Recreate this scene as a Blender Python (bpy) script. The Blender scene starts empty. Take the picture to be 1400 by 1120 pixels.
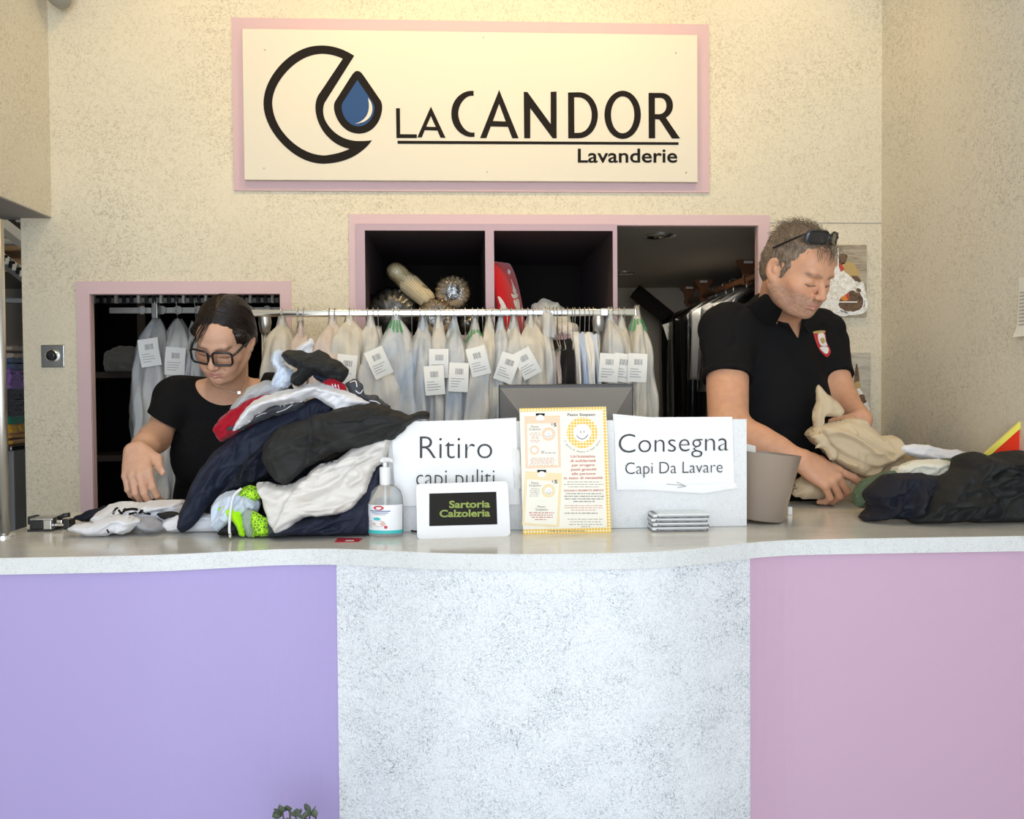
import bpy, bmesh, math, random
import numpy as np
from math import sin, cos, pi, radians, sqrt, atan2, exp
from mathutils import Matrix, Vector

# ------------------------------------------------------------------ camera
FPX = 1250.0
CAM = np.array([0.0, 0.0, 1.36])
PSI, PIT, ROLL = radians(3.2), radians(1.42), radians(-0.43)
SC = bpy.context.scene
cam_data = bpy.data.cameras.new('camera')
cam = bpy.data.objects.new('camera', cam_data)
SC.collection.objects.link(cam)
cam_data.sensor_fit = 'HORIZONTAL'
cam_data.sensor_width = 36.0
cam_data.lens = 36.0 * FPX / 1400.0
cam_data.clip_start = 0.05
RM = Matrix.Rotation(-PSI, 3, 'Z') @ Matrix.Rotation(pi / 2 - PIT, 3, 'X') @ Matrix.Rotation(ROLL, 3, 'Z')
cam.matrix_world = Matrix.Translation(Vector(CAM)) @ RM.to_4x4()
SC.camera = cam

# ------------------------------------------------------------------ light and exposure
SC.view_settings.view_transform = 'Standard'
SC.view_settings.look = 'None'
SC.view_settings.gamma = 1.0
SC.view_settings.exposure = 0.0
SC.view_settings.use_curve_mapping = False
W = bpy.data.worlds.new('world')
SC.world = W
W.use_nodes = True
W.node_tree.nodes['Background'].inputs[0].default_value = (0.62, 0.76, 1.0, 1)
W.node_tree.nodes['Background'].inputs[1].default_value = 1.6

def area_light(name, loc, target, size, energy, color, size_y=None):
    d = bpy.data.lights.new(name, 'AREA')
    d.energy = energy
    d.color = color
    d.shape = 'RECTANGLE'
    d.size = size
    d.size_y = size_y or size
    o = bpy.data.objects.new(name, d)
    SC.collection.objects.link(o)
    o.location = loc
    o.rotation_euler = (Vector(target) - Vector(loc)).to_track_quat('-Z', 'Y').to_euler()
    return o

# daylight through the open shop front behind the viewer
area_light("shopfront_daylight", (-0.1, -3.4, 1.7), (0.1, 3.0, 1.3), 3.6, 146, (0.90, 0.95, 1.0), 2.8)
# high midday sun: it lights the floor just inside the open front and bounces up on to the counter
sun_d = bpy.data.lights.new('sun', 'SUN'); sun_d.energy = 7.0; sun_d.angle = radians(0.6); sun_d.color = (1.0, 0.97, 0.92)
sun = bpy.data.objects.new('sun', sun_d); SC.collection.objects.link(sun)
sun.rotation_euler = Vector((-0.10, 0.56, -0.82)).to_track_quat('-Z', 'Y').to_euler()
# warm lamps in the shop's ceiling
def spot_light(name, loc, target, energy, color, angle=110, blend=0.7, r=0.08):
    d = bpy.data.lights.new(name, 'SPOT')
    d.energy = energy
    d.color = color
    d.spot_size = radians(angle)
    d.spot_blend = blend
    d.shadow_soft_size = r
    o = bpy.data.objects.new(name, d)
    SC.collection.objects.link(o)
    o.location = loc
    o.rotation_euler = (Vector(target) - Vector(loc)).to_track_quat('-Z', 'Y').to_euler()
    return o
WARM = (1.0, 0.69, 0.29)
spot_light('ceiling_lamp_light', (-0.75, 2.55, 3.12), (-0.75, 3.3, 2.0), 16, WARM)
spot_light('ceiling_lamp_light', (0.10, 2.55, 3.12), (0.10, 3.3, 2.0), 30, WARM)
spot_light('ceiling_lamp_light', (0.95, 2.55, 3.12), (0.95, 3.3, 2.0), 17, WARM)
# added fill spot that brightens the beams in the far left passage
spot_light('passage_fill_light', (-2.25, 3.7, 2.66), (-2.2, 4.7, 2.05), 14, (1.0, 0.9, 0.72), 95, 0.5)
# unseen fill added so the store room behind the wall shows dimly
area_light('store_room_fill_light', (0.9, 4.3, 1.90), (0.9, 4.6, 0.0), 0.5, 4.0, (1.0, 0.88, 0.7))

# ------------------------------------------------------------------ geometry helpers
def ray(px, py):
    return np.array(RM @ Vector(((px - 700) / FPX, -(py - 560) / FPX, -1.0)))
def PY(px, py, Y):
    d = ray(px, py)
    return CAM + d * (Y / d[1])
def PZ(px, py, Z):
    d = ray(px, py)
    return CAM + d * ((Z - CAM[2]) / d[2])

def origin_of(o):
    v = np.zeros(3)
    while o is not None:
        v = v + np.array(o.location)
        o = o.parent
    return v

def tag(o, label=None, cat=None, group=None, kind=None):
    if label: o['label'] = label
    if cat: o['category'] = cat
    if group: o['group'] = group
    if kind: o['kind'] = kind
    return o

def thing(name, loc, label, cat, group=None):
    o = bpy.data.objects.new(name, None)
    SC.collection.objects.link(o)
    o.location = tuple(float(c) for c in loc)
    o.empty_display_size = 0.05
    return tag(o, label, cat, group)

def mk(name, V, Fc, mat, parent=None, smooth=True, base=None, angle=None):
    """one mesh object; V in world coordinates; base = its own origin when top-level"""
    V = np.asarray(V, dtype=float).reshape(-1, 3)
    o0 = origin_of(parent) if parent is not None else (np.array(base, float) if base is not None else
         np.array([(V[:, 0].min() + V[:, 0].max()) / 2, (V[:, 1].min() + V[:, 1].max()) / 2, V[:, 2].min()]))
    me = bpy.data.meshes.new(name)
    me.from_pydata((V - o0).tolist(), [], [tuple(int(i) for i in f) for f in Fc])
    me.validate()
    me.update()
    if smooth:
        me.polygons.foreach_set('use_smooth', [True] * len(me.polygons))
    mats = mat if isinstance(mat, (list, tuple)) else [mat]
    for m in mats: me.materials.append(m)
    o = bpy.data.objects.new(name, me)
    SC.collection.objects.link(o)
    if parent is not None: o.parent = parent
    else: o.location = tuple(o0)
    if smooth and angle:
        b = bmesh.new(); b.from_mesh(me)
        for e in b.edges:
            if len(e.link_faces) == 2 and e.calc_face_angle(0) > radians(angle): e.smooth = False
        b.to_mesh(me); b.free()
    return o

class MB:
    """collects boxes, tubes, lathes ... into one mesh"""
    def __init__(s): s.V = []; s.F = []; s.n = 0
    def add(s, V, F):
        V = np.asarray(V, float).reshape(-1, 3)
        s.V.append(V); s.F += [tuple(int(i) + s.n for i in f) for f in F]; s.n += len(V)
        return s
    def box(s, lo, hi, bev=0.0, M=None):
        b = bmesh.new()
        bmesh.ops.create_cube(b, size=1)
        lo = np.array(lo, float); hi = np.array(hi, float)
        for v in b.verts:
            v.co = Vector((lo + hi) / 2 + np.array(v.co) * (hi - lo))
        if bev > 0:
            bmesh.ops.bevel(b, geom=list(b.edges), offset=bev, segments=3, affect='EDGES', profile=0.5)
        V = np.array([v.co[:] for v in b.verts])
        b.verts.index_update()
        F = [[v.index for v in f.verts] for f in b.faces]
        b.free()
        if M is not None: V = xf(V, M)
        return s.add(V, F)
    def tube(s, pts, r, n=8, cap=True, closed=False):
        P = np.asarray(pts, float)
        m = len(P)
        R = np.full(m, r) if np.isscalar(r) else np.asarray(r, float)
        T = np.zeros_like(P)
        T[1:-1] = P[2:] - P[:-2]; T[0] = P[1] - P[0]; T[-1] = P[-1] - P[-2]
        if closed: T[0] = T[-1] = P[1] - P[-2]
        T /= np.maximum(np.linalg.norm(T, axis=1, keepdims=True), 1e-9)
        up = np.array([0, 0, 1.0]) if abs(T[0][2]) < 0.9 else np.array([1.0, 0, 0])
        a = np.cross(T[0], up); a /= np.linalg.norm(a)
        V = []
        for i in range(m):
            a = a - T[i] * np.dot(a, T[i]); a /= max(np.linalg.norm(a), 1e-9)
            b = np.cross(T[i], a)
            for k in range(n):
                t = 2 * pi * k / n
                V.append(P[i] + R[i] * (a * cos(t) + b * sin(t)))
        F = []
        for i in range(m - 1):
            for k in range(n):
                k2 = (k + 1) % n
                F.append((i * n + k, i * n + k2, (i + 1) * n + k2, (i + 1) * n + k))
        if cap:
            F.append(tuple(range(n))[::-1]); F.append(tuple((m - 1) * n + k for k in range(n)))
        return s.add(V, F)
    def lathe(s, prof, c=(0, 0, 0), n=40, M=None):
        V = []
        for (r, z) in prof:
            for k in range(n):
                t = 2 * pi * k / n
                V.append((r * cos(t), r * sin(t), z))
        F = []
        for i in range(len(prof) - 1):
            for k in range(n):
                k2 = (k + 1) % n
                F.append((i * n + k, i * n + k2, (i + 1) * n + k2, (i + 1) * n + k))
        F.append(tuple(range(n))[::-1]); F.append(tuple((len(prof) - 1) * n + k for k in range(n)))
        V = np.array(V)
        if M is not None: V = xf(V, M)
        return s.add(V + np.array(c), F)
    def grid(s, A, flip=False, cu=False):
        """A: (m,n,3) array; cu closes the second index"""
        m, n = A.shape[:2]
        F = []
        for i in range(m - 1):
            for k in range(n if cu else n - 1):
                k2 = (k + 1) % n
                f = (i * n + k, i * n + k2, (i + 1) * n + k2, (i + 1) * n + k)
                F.append(f[::-1] if flip else f)
        return s.add(A.reshape(-1, 3), F)
    def prism(s, pts2, y0, y1, to3):
        """extruded polygon; to3(u, v, w) -> xyz"""
        n = len(pts2)
        V = [to3(u, v, y0) for u, v in pts2] + [to3(u, v, y1) for u, v in pts2]
        F = [tuple(range(n))[::-1], tuple(range(n, 2 * n))]
        for i in range(n):
            j = (i + 1) % n
            F.append((i, j, n + j, n + i))
        return s.add(V, F)
    def build(s, name, mat, parent=None, smooth=False, base=None, angle=None):
        return mk(name, np.concatenate(s.V), s.F, mat, parent, smooth, base, angle)

def xf(V, M):
    M = np.array(M)
    return np.asarray(V) @ M[:3, :3].T + M[:3, 3]

def dup(root, **kw):
    def cp(o, par):
        c = o.copy(); SC.collection.objects.link(c)
        if par is not None: c.parent = par
        for ch in list(o.children): cp(ch, c)
        return c
    return cp(root, None)

# ------------------------------------------------------------------ numpy noise
def _hash(ix, iy, iz, seed):
    h = (ix * 374761393 + iy * 668265263 + iz * 2147483647 + seed * 1442695041) & 0xffffffff
    h = ((h ^ (h >> 13)) * 1274126177) & 0xffffffff
    h = (h ^ (h >> 16)) & 0xffffffff
    return h / 4294967295.0 * 2 - 1
def vnoise(x, y, z=0.0, seed=0):
    x, y, z = np.broadcast_arrays(np.asarray(x, float), np.asarray(y, float), np.asarray(z, float))
    xi, yi, zi = np.floor(x).astype(np.int64), np.floor(y).astype(np.int64), np.floor(z).astype(np.int64)
    fx, fy, fz = x - xi, y - yi, z - zi
    fx = fx * fx * fx * (fx * (fx * 6 - 15) + 10); fy = fy * fy * fy * (fy * (fy * 6 - 15) + 10); fz = fz * fz * fz * (fz * (fz * 6 - 15) + 10)
    r = 0
    for a in (0, 1):
        for b in (0, 1):
            for c in (0, 1):
                r = r + _hash(xi + a, yi + b, zi + c, seed) * (fx if a else 1 - fx) * (fy if b else 1 - fy) * (fz if c else 1 - fz)
    return r

# ------------------------------------------------------------------ materials
MATS = {}
def pbsdf(name, col, rough=0.6, metal=0.0, spec=0.5, trans=0.0, alpha=1.0, sheen=0.0, coat=0.0, bump=None, sss=0.0, ior=None):
    m = bpy.data.materials.new(name)
    m.use_nodes = True
    nt = m.node_tree
    b = nt.nodes['Principled BSDF']
    b.inputs['Base Color'].default_value = (*col, 1)
    b.inputs['Roughness'].default_value = rough
    b.inputs['Metallic'].default_value = metal
    b.inputs['Specular IOR Level'].default_value = spec
    b.inputs['Transmission Weight'].default_value = trans
    b.inputs['Alpha'].default_value = alpha
    b.inputs['Sheen Weight'].default_value = sheen
    b.inputs['Coat Weight'].default_value = coat
    if ior: b.inputs['IOR'].default_value = ior
    if sss:
        b.inputs['Subsurface Weight'].default_value = sss
        b.inputs['Subsurface Radius'].default_value = (0.012, 0.005, 0.003)
        b.inputs['Subsurface Scale'].default_value = 1.0
    if bump: add_bump(m, *bump)
    MATS[name] = m
    return m
def N(nt, typ, **kw):
    n = nt.nodes.new(typ)
    for k, v in kw.items():
        if k in n.inputs: n.inputs[k].default_value = v
        else: setattr(n, k, v)
    return n
def coords(nt, scale=(1, 1, 1)):
    g = N(nt, 'ShaderNodeNewGeometry')
    mp = N(nt, 'ShaderNodeMapping')
    mp.inputs['Scale'].default_value = scale
    nt.links.new(g.outputs['Position'], mp.inputs['Vector'])
    return mp.outputs['Vector']
def ocoords(nt, scale=(1, 1, 1)):
    g = N(nt, 'ShaderNodeTexCoord')
    mp = N(nt, 'ShaderNodeMapping')
    mp.inputs['Scale'].default_value = scale
    nt.links.new(g.outputs['Object'], mp.inputs['Vector'])
    return mp.outputs['Vector']
def add_bump(m, scale, strength, dist=0.002, stretch=(1, 1, 1), detail=3):
    nt = m.node_tree
    n = N(nt, 'ShaderNodeTexNoise', Scale=scale, Detail=detail)
    nt.links.new(coords(nt, stretch), n.inputs['Vector'])
    b = N(nt, 'ShaderNodeBump', Strength=strength, Distance=dist)
    nt.links.new(n.outputs['Fac'], b.inputs['Height'])
    nt.links.new(b.outputs['Normal'], nt.nodes['Principled BSDF'].inputs['Normal'])
def ramp(nt, fac, stops):
    r = N(nt, 'ShaderNodeValToRGB')
    el = r.color_ramp.elements
    while len(el) > 1: el.remove(el[0])
    el[0].position, el[0].color = stops[0][0], (*stops[0][1], 1)
    for p, c in stops[1:]:
        e = el.new(p); e.color = (*c, 1)
    nt.links.new(fac, r.inputs['Fac'])
    return r.outputs['Color']
def mixc(nt, fac, a, b, mode='MIX'):
    n = N(nt, 'ShaderNodeMix', data_type='RGBA', blend_type=mode)
    for s, v in ((0, fac), (6, a), (7, b)):
        if hasattr(v, 'is_output'): nt.links.new(v, n.inputs[s])
        elif s == 0: n.inputs[0].default_value = v
        else: n.inputs[s].default_value = (*v, 1)
    return n.outputs[2]
def mathn(nt, op, a, b=0.5):
    n = N(nt, 'ShaderNodeMath', operation=op)
    for i, v in enumerate((a, b)):
        if hasattr(v, 'is_output'): nt.links.new(v, n.inputs[i])
        else: n.inputs[i].default_value = v
    return n.outputs[0]

def wallpaper(name, base, fleck, mask_lo=0.35, amount=0.75):
    """sponge-flecked plaster wallpaper"""
    m = pbsdf(name, base, 0.85, spec=0.2)
    nt = m.node_tree
    v = coords(nt)
    n1 = N(nt, 'ShaderNodeTexNoise', Scale=78, Detail=5, Roughness=0.66, Distortion=1.7)
    n2 = N(nt, 'ShaderNodeTexNoise', Scale=3.0, Detail=4, Roughness=0.65)
    n3 = N(nt, 'ShaderNodeTexNoise', Scale=1.6, Detail=2)
    for n in (n1, n2, n3): nt.links.new(v, n.inputs['Vector'])
    n4 = N(nt, 'ShaderNodeTexNoise', Scale=210, Detail=3, Roughness=0.6)
    nt.links.new(v, n4.inputs['Vector'])
    fl = mathn(nt, 'MULTIPLY', ramp(nt, n1.outputs['Fac'], [(0.48, (0, 0, 0)), (0.60, (1, 1, 1))]), ramp(nt, n4.outputs['Fac'], [(0.38, (0.25, 0.25, 0.25)), (0.56, (1, 1, 1))]))
    mk_ = ramp(nt, n2.outputs['Fac'], [(mask_lo, (0.12, 0.12, 0.12)), (0.72, (1, 1, 1))])
    f = mathn(nt, 'MULTIPLY', mathn(nt, 'MULTIPLY', fl, mk_), amount)
    tone = ramp(nt, n3.outputs['Fac'], [(0.3, tuple(c * 0.93 for c in base)), (0.7, base)])
    col = mixc(nt, f, tone, fleck)
    nt.links.new(col, nt.nodes['Principled BSDF'].inputs['Base Color'])
    b = N(nt, 'ShaderNodeBump', Strength=0.25, Distance=0.001)
    nt.links.new(n1.outputs['Fac'], b.inputs['Height'])
    nt.links.new(b.outputs['Normal'], nt.nodes['Principled BSDF'].inputs['Normal'])
    return m
def fibre(name, base, line, scale=26, rough=0.3, amount=0.75, stretch=(1, 1, 1), streak=None):
    """laminate with fine grey hair-like fibres"""
    m = pbsdf(name, base, rough, spec=0.5)
    nt = m.node_tree
    v = coords(nt, stretch)
    tot = None
    for i, (sc, w) in enumerate(((scale, 0.02), (scale * 1.9, 0.032), (scale * 3.3, 0.045))):
        n = N(nt, 'ShaderNodeTexNoise', Scale=sc, Detail=2, Roughness=0.5, Distortion=2.8)
        nt.links.new(v, n.inputs['Vector'])
        d = mathn(nt, 'ABSOLUTE', mathn(nt, 'SUBTRACT', n.outputs['Fac'], 0.5))
        l = ramp(nt, d, [(0.0, (1, 1, 1)), (w, (0, 0, 0))])
        tot = l if tot is None else mathn(nt, 'ADD', mathn(nt, 'MULTIPLY', tot, 0.85), mathn(nt, 'MULTIPLY', l, 0.6))
    mn = N(nt, 'ShaderNodeTexNoise', Scale=scale * 0.35, Detail=3)
    nt.links.new(v, mn.inputs['Vector'])
    mk_ = ramp(nt, mn.outputs['Fac'], [(0.35, (0.5, 0.5, 0.5)), (0.65, (1, 1, 1))])
    f = mathn(nt, 'MULTIPLY', mathn(nt, 'MULTIPLY', tot, mk_), amount)
    f = mathn(nt, 'MINIMUM', f, 1.0)
    col = mixc(nt, f, base, line)
    if streak:
        sn = N(nt, 'ShaderNodeTexNoise', Scale=9, Detail=5, Roughness=0.7)
        nt.links.new(coords(nt, (0.8, 1.5, 1)), sn.inputs['Vector'])
        col = mixc(nt, ramp(nt, sn.outputs['Fac'], [(0.35, (0, 0, 0)), (0.7, (0.8, 0.8, 0.8))]), col, streak)
    nt.links.new(col, nt.nodes['Principled BSDF'].inputs['Base Color'])
    return m

def cloth(name, col, rough=0.9, sheen=0.3, weave=900, strength=0.25):
    m = pbsdf(name, col, rough, spec=0.15, sheen=sheen)
    add_bump(m, weave, strength, 0.0008, detail=2)
    return m

pbsdf('pink_trim', (0.66, 0.475, 0.485), 0.6)
pbsdf('mauve_board', (0.50, 0.36, 0.41), 0.55)
wallpaper('wall_cream', (0.76, 0.69, 0.525), (0.42, 0.365, 0.26), 0.24, 0.95)
wallpaper('wall_tan', (0.80, 0.745, 0.61), (0.44, 0.39, 0.30), 0.22, 1.0)
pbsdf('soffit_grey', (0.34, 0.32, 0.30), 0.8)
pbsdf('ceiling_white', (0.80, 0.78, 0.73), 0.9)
pbsdf('floor_tile', (0.58, 0.57, 0.55), 0.5)
pbsdf('dark_wall', (0.02, 0.018, 0.016), 0.9, spec=0.05)  # near-black colour stands in for shade on the store room walls
pbsdf('shade_black', (0.006, 0.005, 0.005), 0.95, spec=0.0)  # shade put into the colour, for the dark behind the left opening
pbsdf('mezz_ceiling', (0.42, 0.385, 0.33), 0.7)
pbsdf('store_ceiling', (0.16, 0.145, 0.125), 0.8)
pbsdf('lilac_paint', (0.37, 0.31, 0.58), 0.5, bump=(220, 0.06, 0.001))
pbsdf('pink_lilac_paint', (0.52, 0.35, 0.475), 0.5, bump=(220, 0.06, 0.001))
fibre('panel_fibre', (0.75, 0.785, 0.82), (0.10, 0.13, 0.17), 34, 0.30, 1.0)
MATS['panel_fibre'].node_tree.nodes['Principled BSDF'].inputs['Specular IOR Level'].default_value = 0.65
fibre('edge_fibre', (0.68, 0.70, 0.70), (0.36, 0.38, 0.38), 42, 0.35, 0.9)
fibre('upstand_fibre', (0.78, 0.79, 0.79), (0.50, 0.52, 0.53), 30, 0.4, 0.6)
fibre('worktop_marble', (0.72, 0.70, 0.64), (0.42, 0.41, 0.37), 26, 0.15, 0.6, (0.9, 1.2, 1), (0.82, 0.80, 0.74))
pbsdf('sign_cream', (0.70, 0.65, 0.525), 0.55, bump=(60, 0.05, 0.001))
pbsdf('sign_pink', (0.60, 0.42, 0.435), 0.6)
pbsdf('ink', (0.014, 0.011, 0.009), 0.7, spec=0.12)
pbsdf('sign_blue', (0.025, 0.075, 0.20), 0.6, spec=0.2)
pbsdf('chrome', (0.75, 0.75, 0.74), 0.16, metal=1.0)
pbsdf('steel', (0.55, 0.55, 0.53), 0.32, metal=1.0)
pbsdf('black_plastic', (0.018, 0.018, 0.02), 0.35)
pbsdf('white_plastic', (0.82, 0.82, 0.82), 0.35)
pbsdf('paper', (0.86, 0.86, 0.84), 0.75, spec=0.2)
M = MATS

# ------------------------------------------------------------------ the setting
YW = 3.3                     # face of the back wall
XR = 1.552                   # right wall
XS = -1.424                  # side face of the boxed-in upper left wall
ZT = 1.0                     # counter top
def struct(mb, name, mat, smooth=False):
    return tag(mb.build(name, mat, None, smooth), kind='structure')
struct(MB().box((-3.2, -1.6, -0.05), (2.2, 6.6, 0.0)), 'floor', M['floor_tile'])
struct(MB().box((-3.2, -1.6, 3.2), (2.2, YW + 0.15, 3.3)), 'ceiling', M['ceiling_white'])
struct(MB().box((XR, -1.6, 0), (XR + 0.12, YW + 0.15, 3.2)), 'wall_right', M['wall_tan'])
# back wall with two openings
o1 = (PY(123, 402, YW)[0], PY(383, 402, YW)[0], PY(250, 402, YW)[2])
o2 = (PY(497, 309, YW)[0], PY(1036, 307, YW)[0], PY(760, 308, YW)[2])
XE = PY(28, 300, YW)[0]      # free end of the back wall on the left
wb = MB()
WT = 0.03
def wbox(x0, x1, z0, z1): wb.box((x0, YW, z0), (x1, YW + WT, z1))
wbox(XE, o1[0], 0, 3.2); wbox(o1[0], o1[1], o1[2], 3.2); wbox(o1[1], o2[0], 0, 3.2)
wbox(o2[0], o2[1], o2[2], 3.2); wbox(o2[1], XR, 0, 3.2)
wbox(o1[0], o1[1], 0, 0.5); wbox(o2[0], o2[1], 0, 0.5)
struct(wb, 'wall_back', M['wall_cream'])
zs = PY(70, 297, YW)[2]
struct(MB().box((-3.2, 0.6, zs), (XS, YW + WT, 3.2)), 'wall_left', [M['wall_tan']])
struct(MB().box((-3.2, 0.6, zs - 0.004), (XS - 0.001, YW + WT, zs)), 'trim_1', M['soffit_grey'])
# painted pink borders round the two openings
def frame(name, x0, x1, z1, ix0, ix1, iz1, zb):
    b = MB()
    y0, y1 = YW - 0.006, YW
    b.box((x0, y0, iz1), (x1, y1, z1)); b.box((x0, y0, zb), (ix0, y1, iz1)); b.box((ix1, y0, zb), (x1, y1, iz1))
    # reveals inside the opening
    b.box((ix0 - 0.002, y1, zb), (ix0 + 0.001, YW + WT + .001, iz1)); b.box((ix1 - 0.001, y1, zb), (ix1 + 0.002, YW + WT + .001, iz1))
    b.box((ix0 + 0.001, y1, iz1 - 0.001), (ix1 - 0.001, YW + WT + .001, iz1 + 0.002))
    return struct(b, name, M['pink_trim'])
a = PY(105, 385, YW); b_ = PY(398, 385, YW)
frame('trim_2', a[0], b_[0], a[2], *o1, 0.5)
a = PY(477, 293, YW); b_ = PY(1052, 291, YW)
frame('trim_3', a[0], b_[0], a[2], *o2, 0.5)
# fine panel joint right of the big opening
zj = PY(1130, 305, YW)[2]
struct(MB().box((b_[0], YW - 0.002, zj - 0.0012), (XR, YW + 0.001, zj + 0.0012)), 'trim_4', M['soffit_grey'])
# store room behind
zc = o2[2] + 0.012
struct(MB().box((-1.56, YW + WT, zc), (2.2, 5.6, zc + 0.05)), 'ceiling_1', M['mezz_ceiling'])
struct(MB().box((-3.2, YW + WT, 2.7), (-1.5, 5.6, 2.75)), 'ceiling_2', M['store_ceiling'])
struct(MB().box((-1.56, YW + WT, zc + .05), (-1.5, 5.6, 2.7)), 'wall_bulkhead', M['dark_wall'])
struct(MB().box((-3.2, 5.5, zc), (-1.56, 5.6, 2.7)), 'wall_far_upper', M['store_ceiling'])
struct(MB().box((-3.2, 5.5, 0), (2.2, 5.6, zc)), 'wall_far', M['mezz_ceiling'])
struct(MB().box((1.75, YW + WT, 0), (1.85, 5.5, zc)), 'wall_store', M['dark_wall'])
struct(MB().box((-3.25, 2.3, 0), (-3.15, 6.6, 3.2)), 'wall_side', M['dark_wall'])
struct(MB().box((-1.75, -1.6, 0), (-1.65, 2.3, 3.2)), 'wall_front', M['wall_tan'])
struct(MB().box((-3.2, 2.2, 0), (-1.75, 2.3, zs)), 'wall_light_block', M['dark_wall'])  # unseen wall added to block front light from the passage
struct(MB().box((-2.35, 5.15, 0), (-0.5, 5.17, zc)), 'shade_panel', M['shade_black'])  # black sheet added to paint the darkness seen through the left opening

# ------------------------------------------------------------------ counter
CT = thing('reception_counter', (0.1, 2.3, 0), 'long reception counter with grey stone-look top, lilac sides and bulging white speckled centre', 'counter')
XL, CB = -1.15, 2.76
FX = [(-1.15, 2.018), (-0.99, 2.016), (-0.68, 2.02), (-0.5, 2.05), (-0.40, 2.066), (-0.28, 2.058), (-0.17, 2.025), (-0.05, 1.985), (0.10, 1.957), (0.25, 1.948),
      (0.40, 1.953), (0.52, 1.985), (0.645, 2.04), (0.72, 2.064), (0.80, 2.074), (1.0, 2.075), (1.3, 2.073), (XR - 0.002, 2.073)]
def catmull(P, n=8, closed=False):
    P = [np.array(p, float) for p in P]
    L = len(P); out = []
    rng = range(L if closed else L - 1)
    for i in rng:
        if closed: p0, p1, p2, p3 = P[(i - 1) % L], P[i], P[(i + 1) % L], P[(i + 2) % L]
        else: p0, p1, p2, p3 = P[max(i - 1, 0)], P[i], P[i + 1], P[min(i + 2, L - 1)]
        for k in range(n):
            t = k / n
            out.append(0.5 * (2 * p1 + (p2 - p0) * t + (2 * p0 - 5 * p1 + 4 * p2 - p3) * t * t + (3 * p1 - p0 - 3 * p2 + p3) * t ** 3))
    if not closed: out.append(P[-1])
    return np.array(out)
fr = catmull(FX, 6)
TH = 0.036
poly = [tuple(p) for p in fr] + [(XR - 0.002, CB), (XL, CB)]
MB().prism(poly, ZT - TH, ZT - 0.0008, lambda u, v, w: (u, v, w)).build('worktop_edge', M['edge_fibre'], CT)
inset = [(x, y + 0.0012) for x, y in fr] + [(XR - 0.003, CB - 0.001), (XL + 0.001, CB - 0.001)]
MB().prism(inset, ZT - 0.0012, ZT, lambda u, v, w: (u, v, w)).build('worktop', M['worktop_marble'], CT)
def front_panel(name, x0, x1, mat, off=0.012):
    xs = np.linspace(x0, x1, 40)
    ys = np.interp(xs, fr[:, 0], fr[:, 1]) + off
    pl = [(x, y) for x, y in zip(xs, ys)] + [(x, y + 0.02) for x, y in zip(xs[::-1], ys[::-1])]
    return MB().prism(pl, 0.0, ZT - TH - 0.0005, lambda u, v, w: (u, v, w)).build(name, mat, CT)
xa, xb = PZ(460, 771, ZT - TH)[0], PZ(1018, 758, ZT - TH)[0]
front_panel('side_panel', XL, xa, M['lilac_paint'], 0.016)['label'] = 'lilac left front panel'
front_panel('centre_panel', xa, xb, M['panel_fibre'], 0.012)['label'] = 'white front panel with grey fibres'
front_panel('side_panel', xb, XR - 0.004, M['pink_lilac_paint'], 0.016)['label'] = 'pinkish lilac right front panel'
MB().box((XL, 2.05, 0), (XL + 0.02, CB - 0.02, ZT - TH - 0.0005)).build('end_panel', M['lilac_paint'], CT)
# ------------------------------------------------------------------ lettering
def text_geo(items):
    """items: (string, x, y, size, align, weight, xscale) -> V (n,2), faces"""
    V = []; F = []; n = 0
    for (s, x, y, size, al, wt, xs) in items:
        cu = bpy.data.curves.new('t', 'FONT')
        cu.body = s; cu.size = size; cu.align_x = al; cu.offset = wt * size; cu.resolution_u = 4
        o = bpy.data.objects.new('t', cu)
        SC.collection.objects.link(o)
        bpy.context.view_layer.update()
        me = bpy.data.meshes.new_from_object(o.evaluated_get(bpy.context.evaluated_depsgraph_get()))
        for v in me.vertices: V.append((v.co.x * xs + x, v.co.y + y))
        for p in me.polygons: F.append(tuple(i + n for i in p.vertices))
        n += len(me.vertices)
        bpy.data.objects.remove(o); bpy.data.curves.remove(cu); bpy.data.meshes.remove(me)
    return np.array(V), F
def text_width(s, size, wt=0):
    V, _ = text_geo([(s, 0, 0, size, 'LEFT', wt, 1)])
    return V[:, 0].max() - V[:, 0].min()
def fit_text(s, x0, x1, y, size, wt=0.0):
    V, _ = text_geo([(s, 0, 0, size, 'LEFT', wt, 1)])
    k = (x1 - x0) / (V[:, 0].max() - V[:, 0].min())
    return (s, x0 - V[:, 0].min() * k, y, size, 'LEFT', wt, k)
def letters(name, items, to3, mat, parent, label=None):
    V, F = text_geo(items)
    o = mk(name, np.array([to3(u, v) for u, v in V]), F, mat, parent, False)
    if label: o['label'] = label
    return o
def flat_poly(polys, to3):
    """fill 2-D outlines, each a list of loops (outer first, holes after)"""
    mb = MB()
    for loops in polys:
        b = bmesh.new()
        es = []
        for lp in loops:
            vs = [b.verts.new((p[0], p[1], 0)) for p in lp]
            for i in range(len(vs)): es.append(b.edges.new((vs[i], vs[(i + 1) % len(vs)])))
        bmesh.ops.triangle_fill(b, use_beauty=True, use_dissolve=False, edges=es)
        b.verts.index_update()
        V = np.array([to3(v.co.x, v.co.y) for v in b.verts])
        mb.add(V, [[v.index for v in f.verts] for f in b.faces])
        b.free()
    return mb

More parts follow.
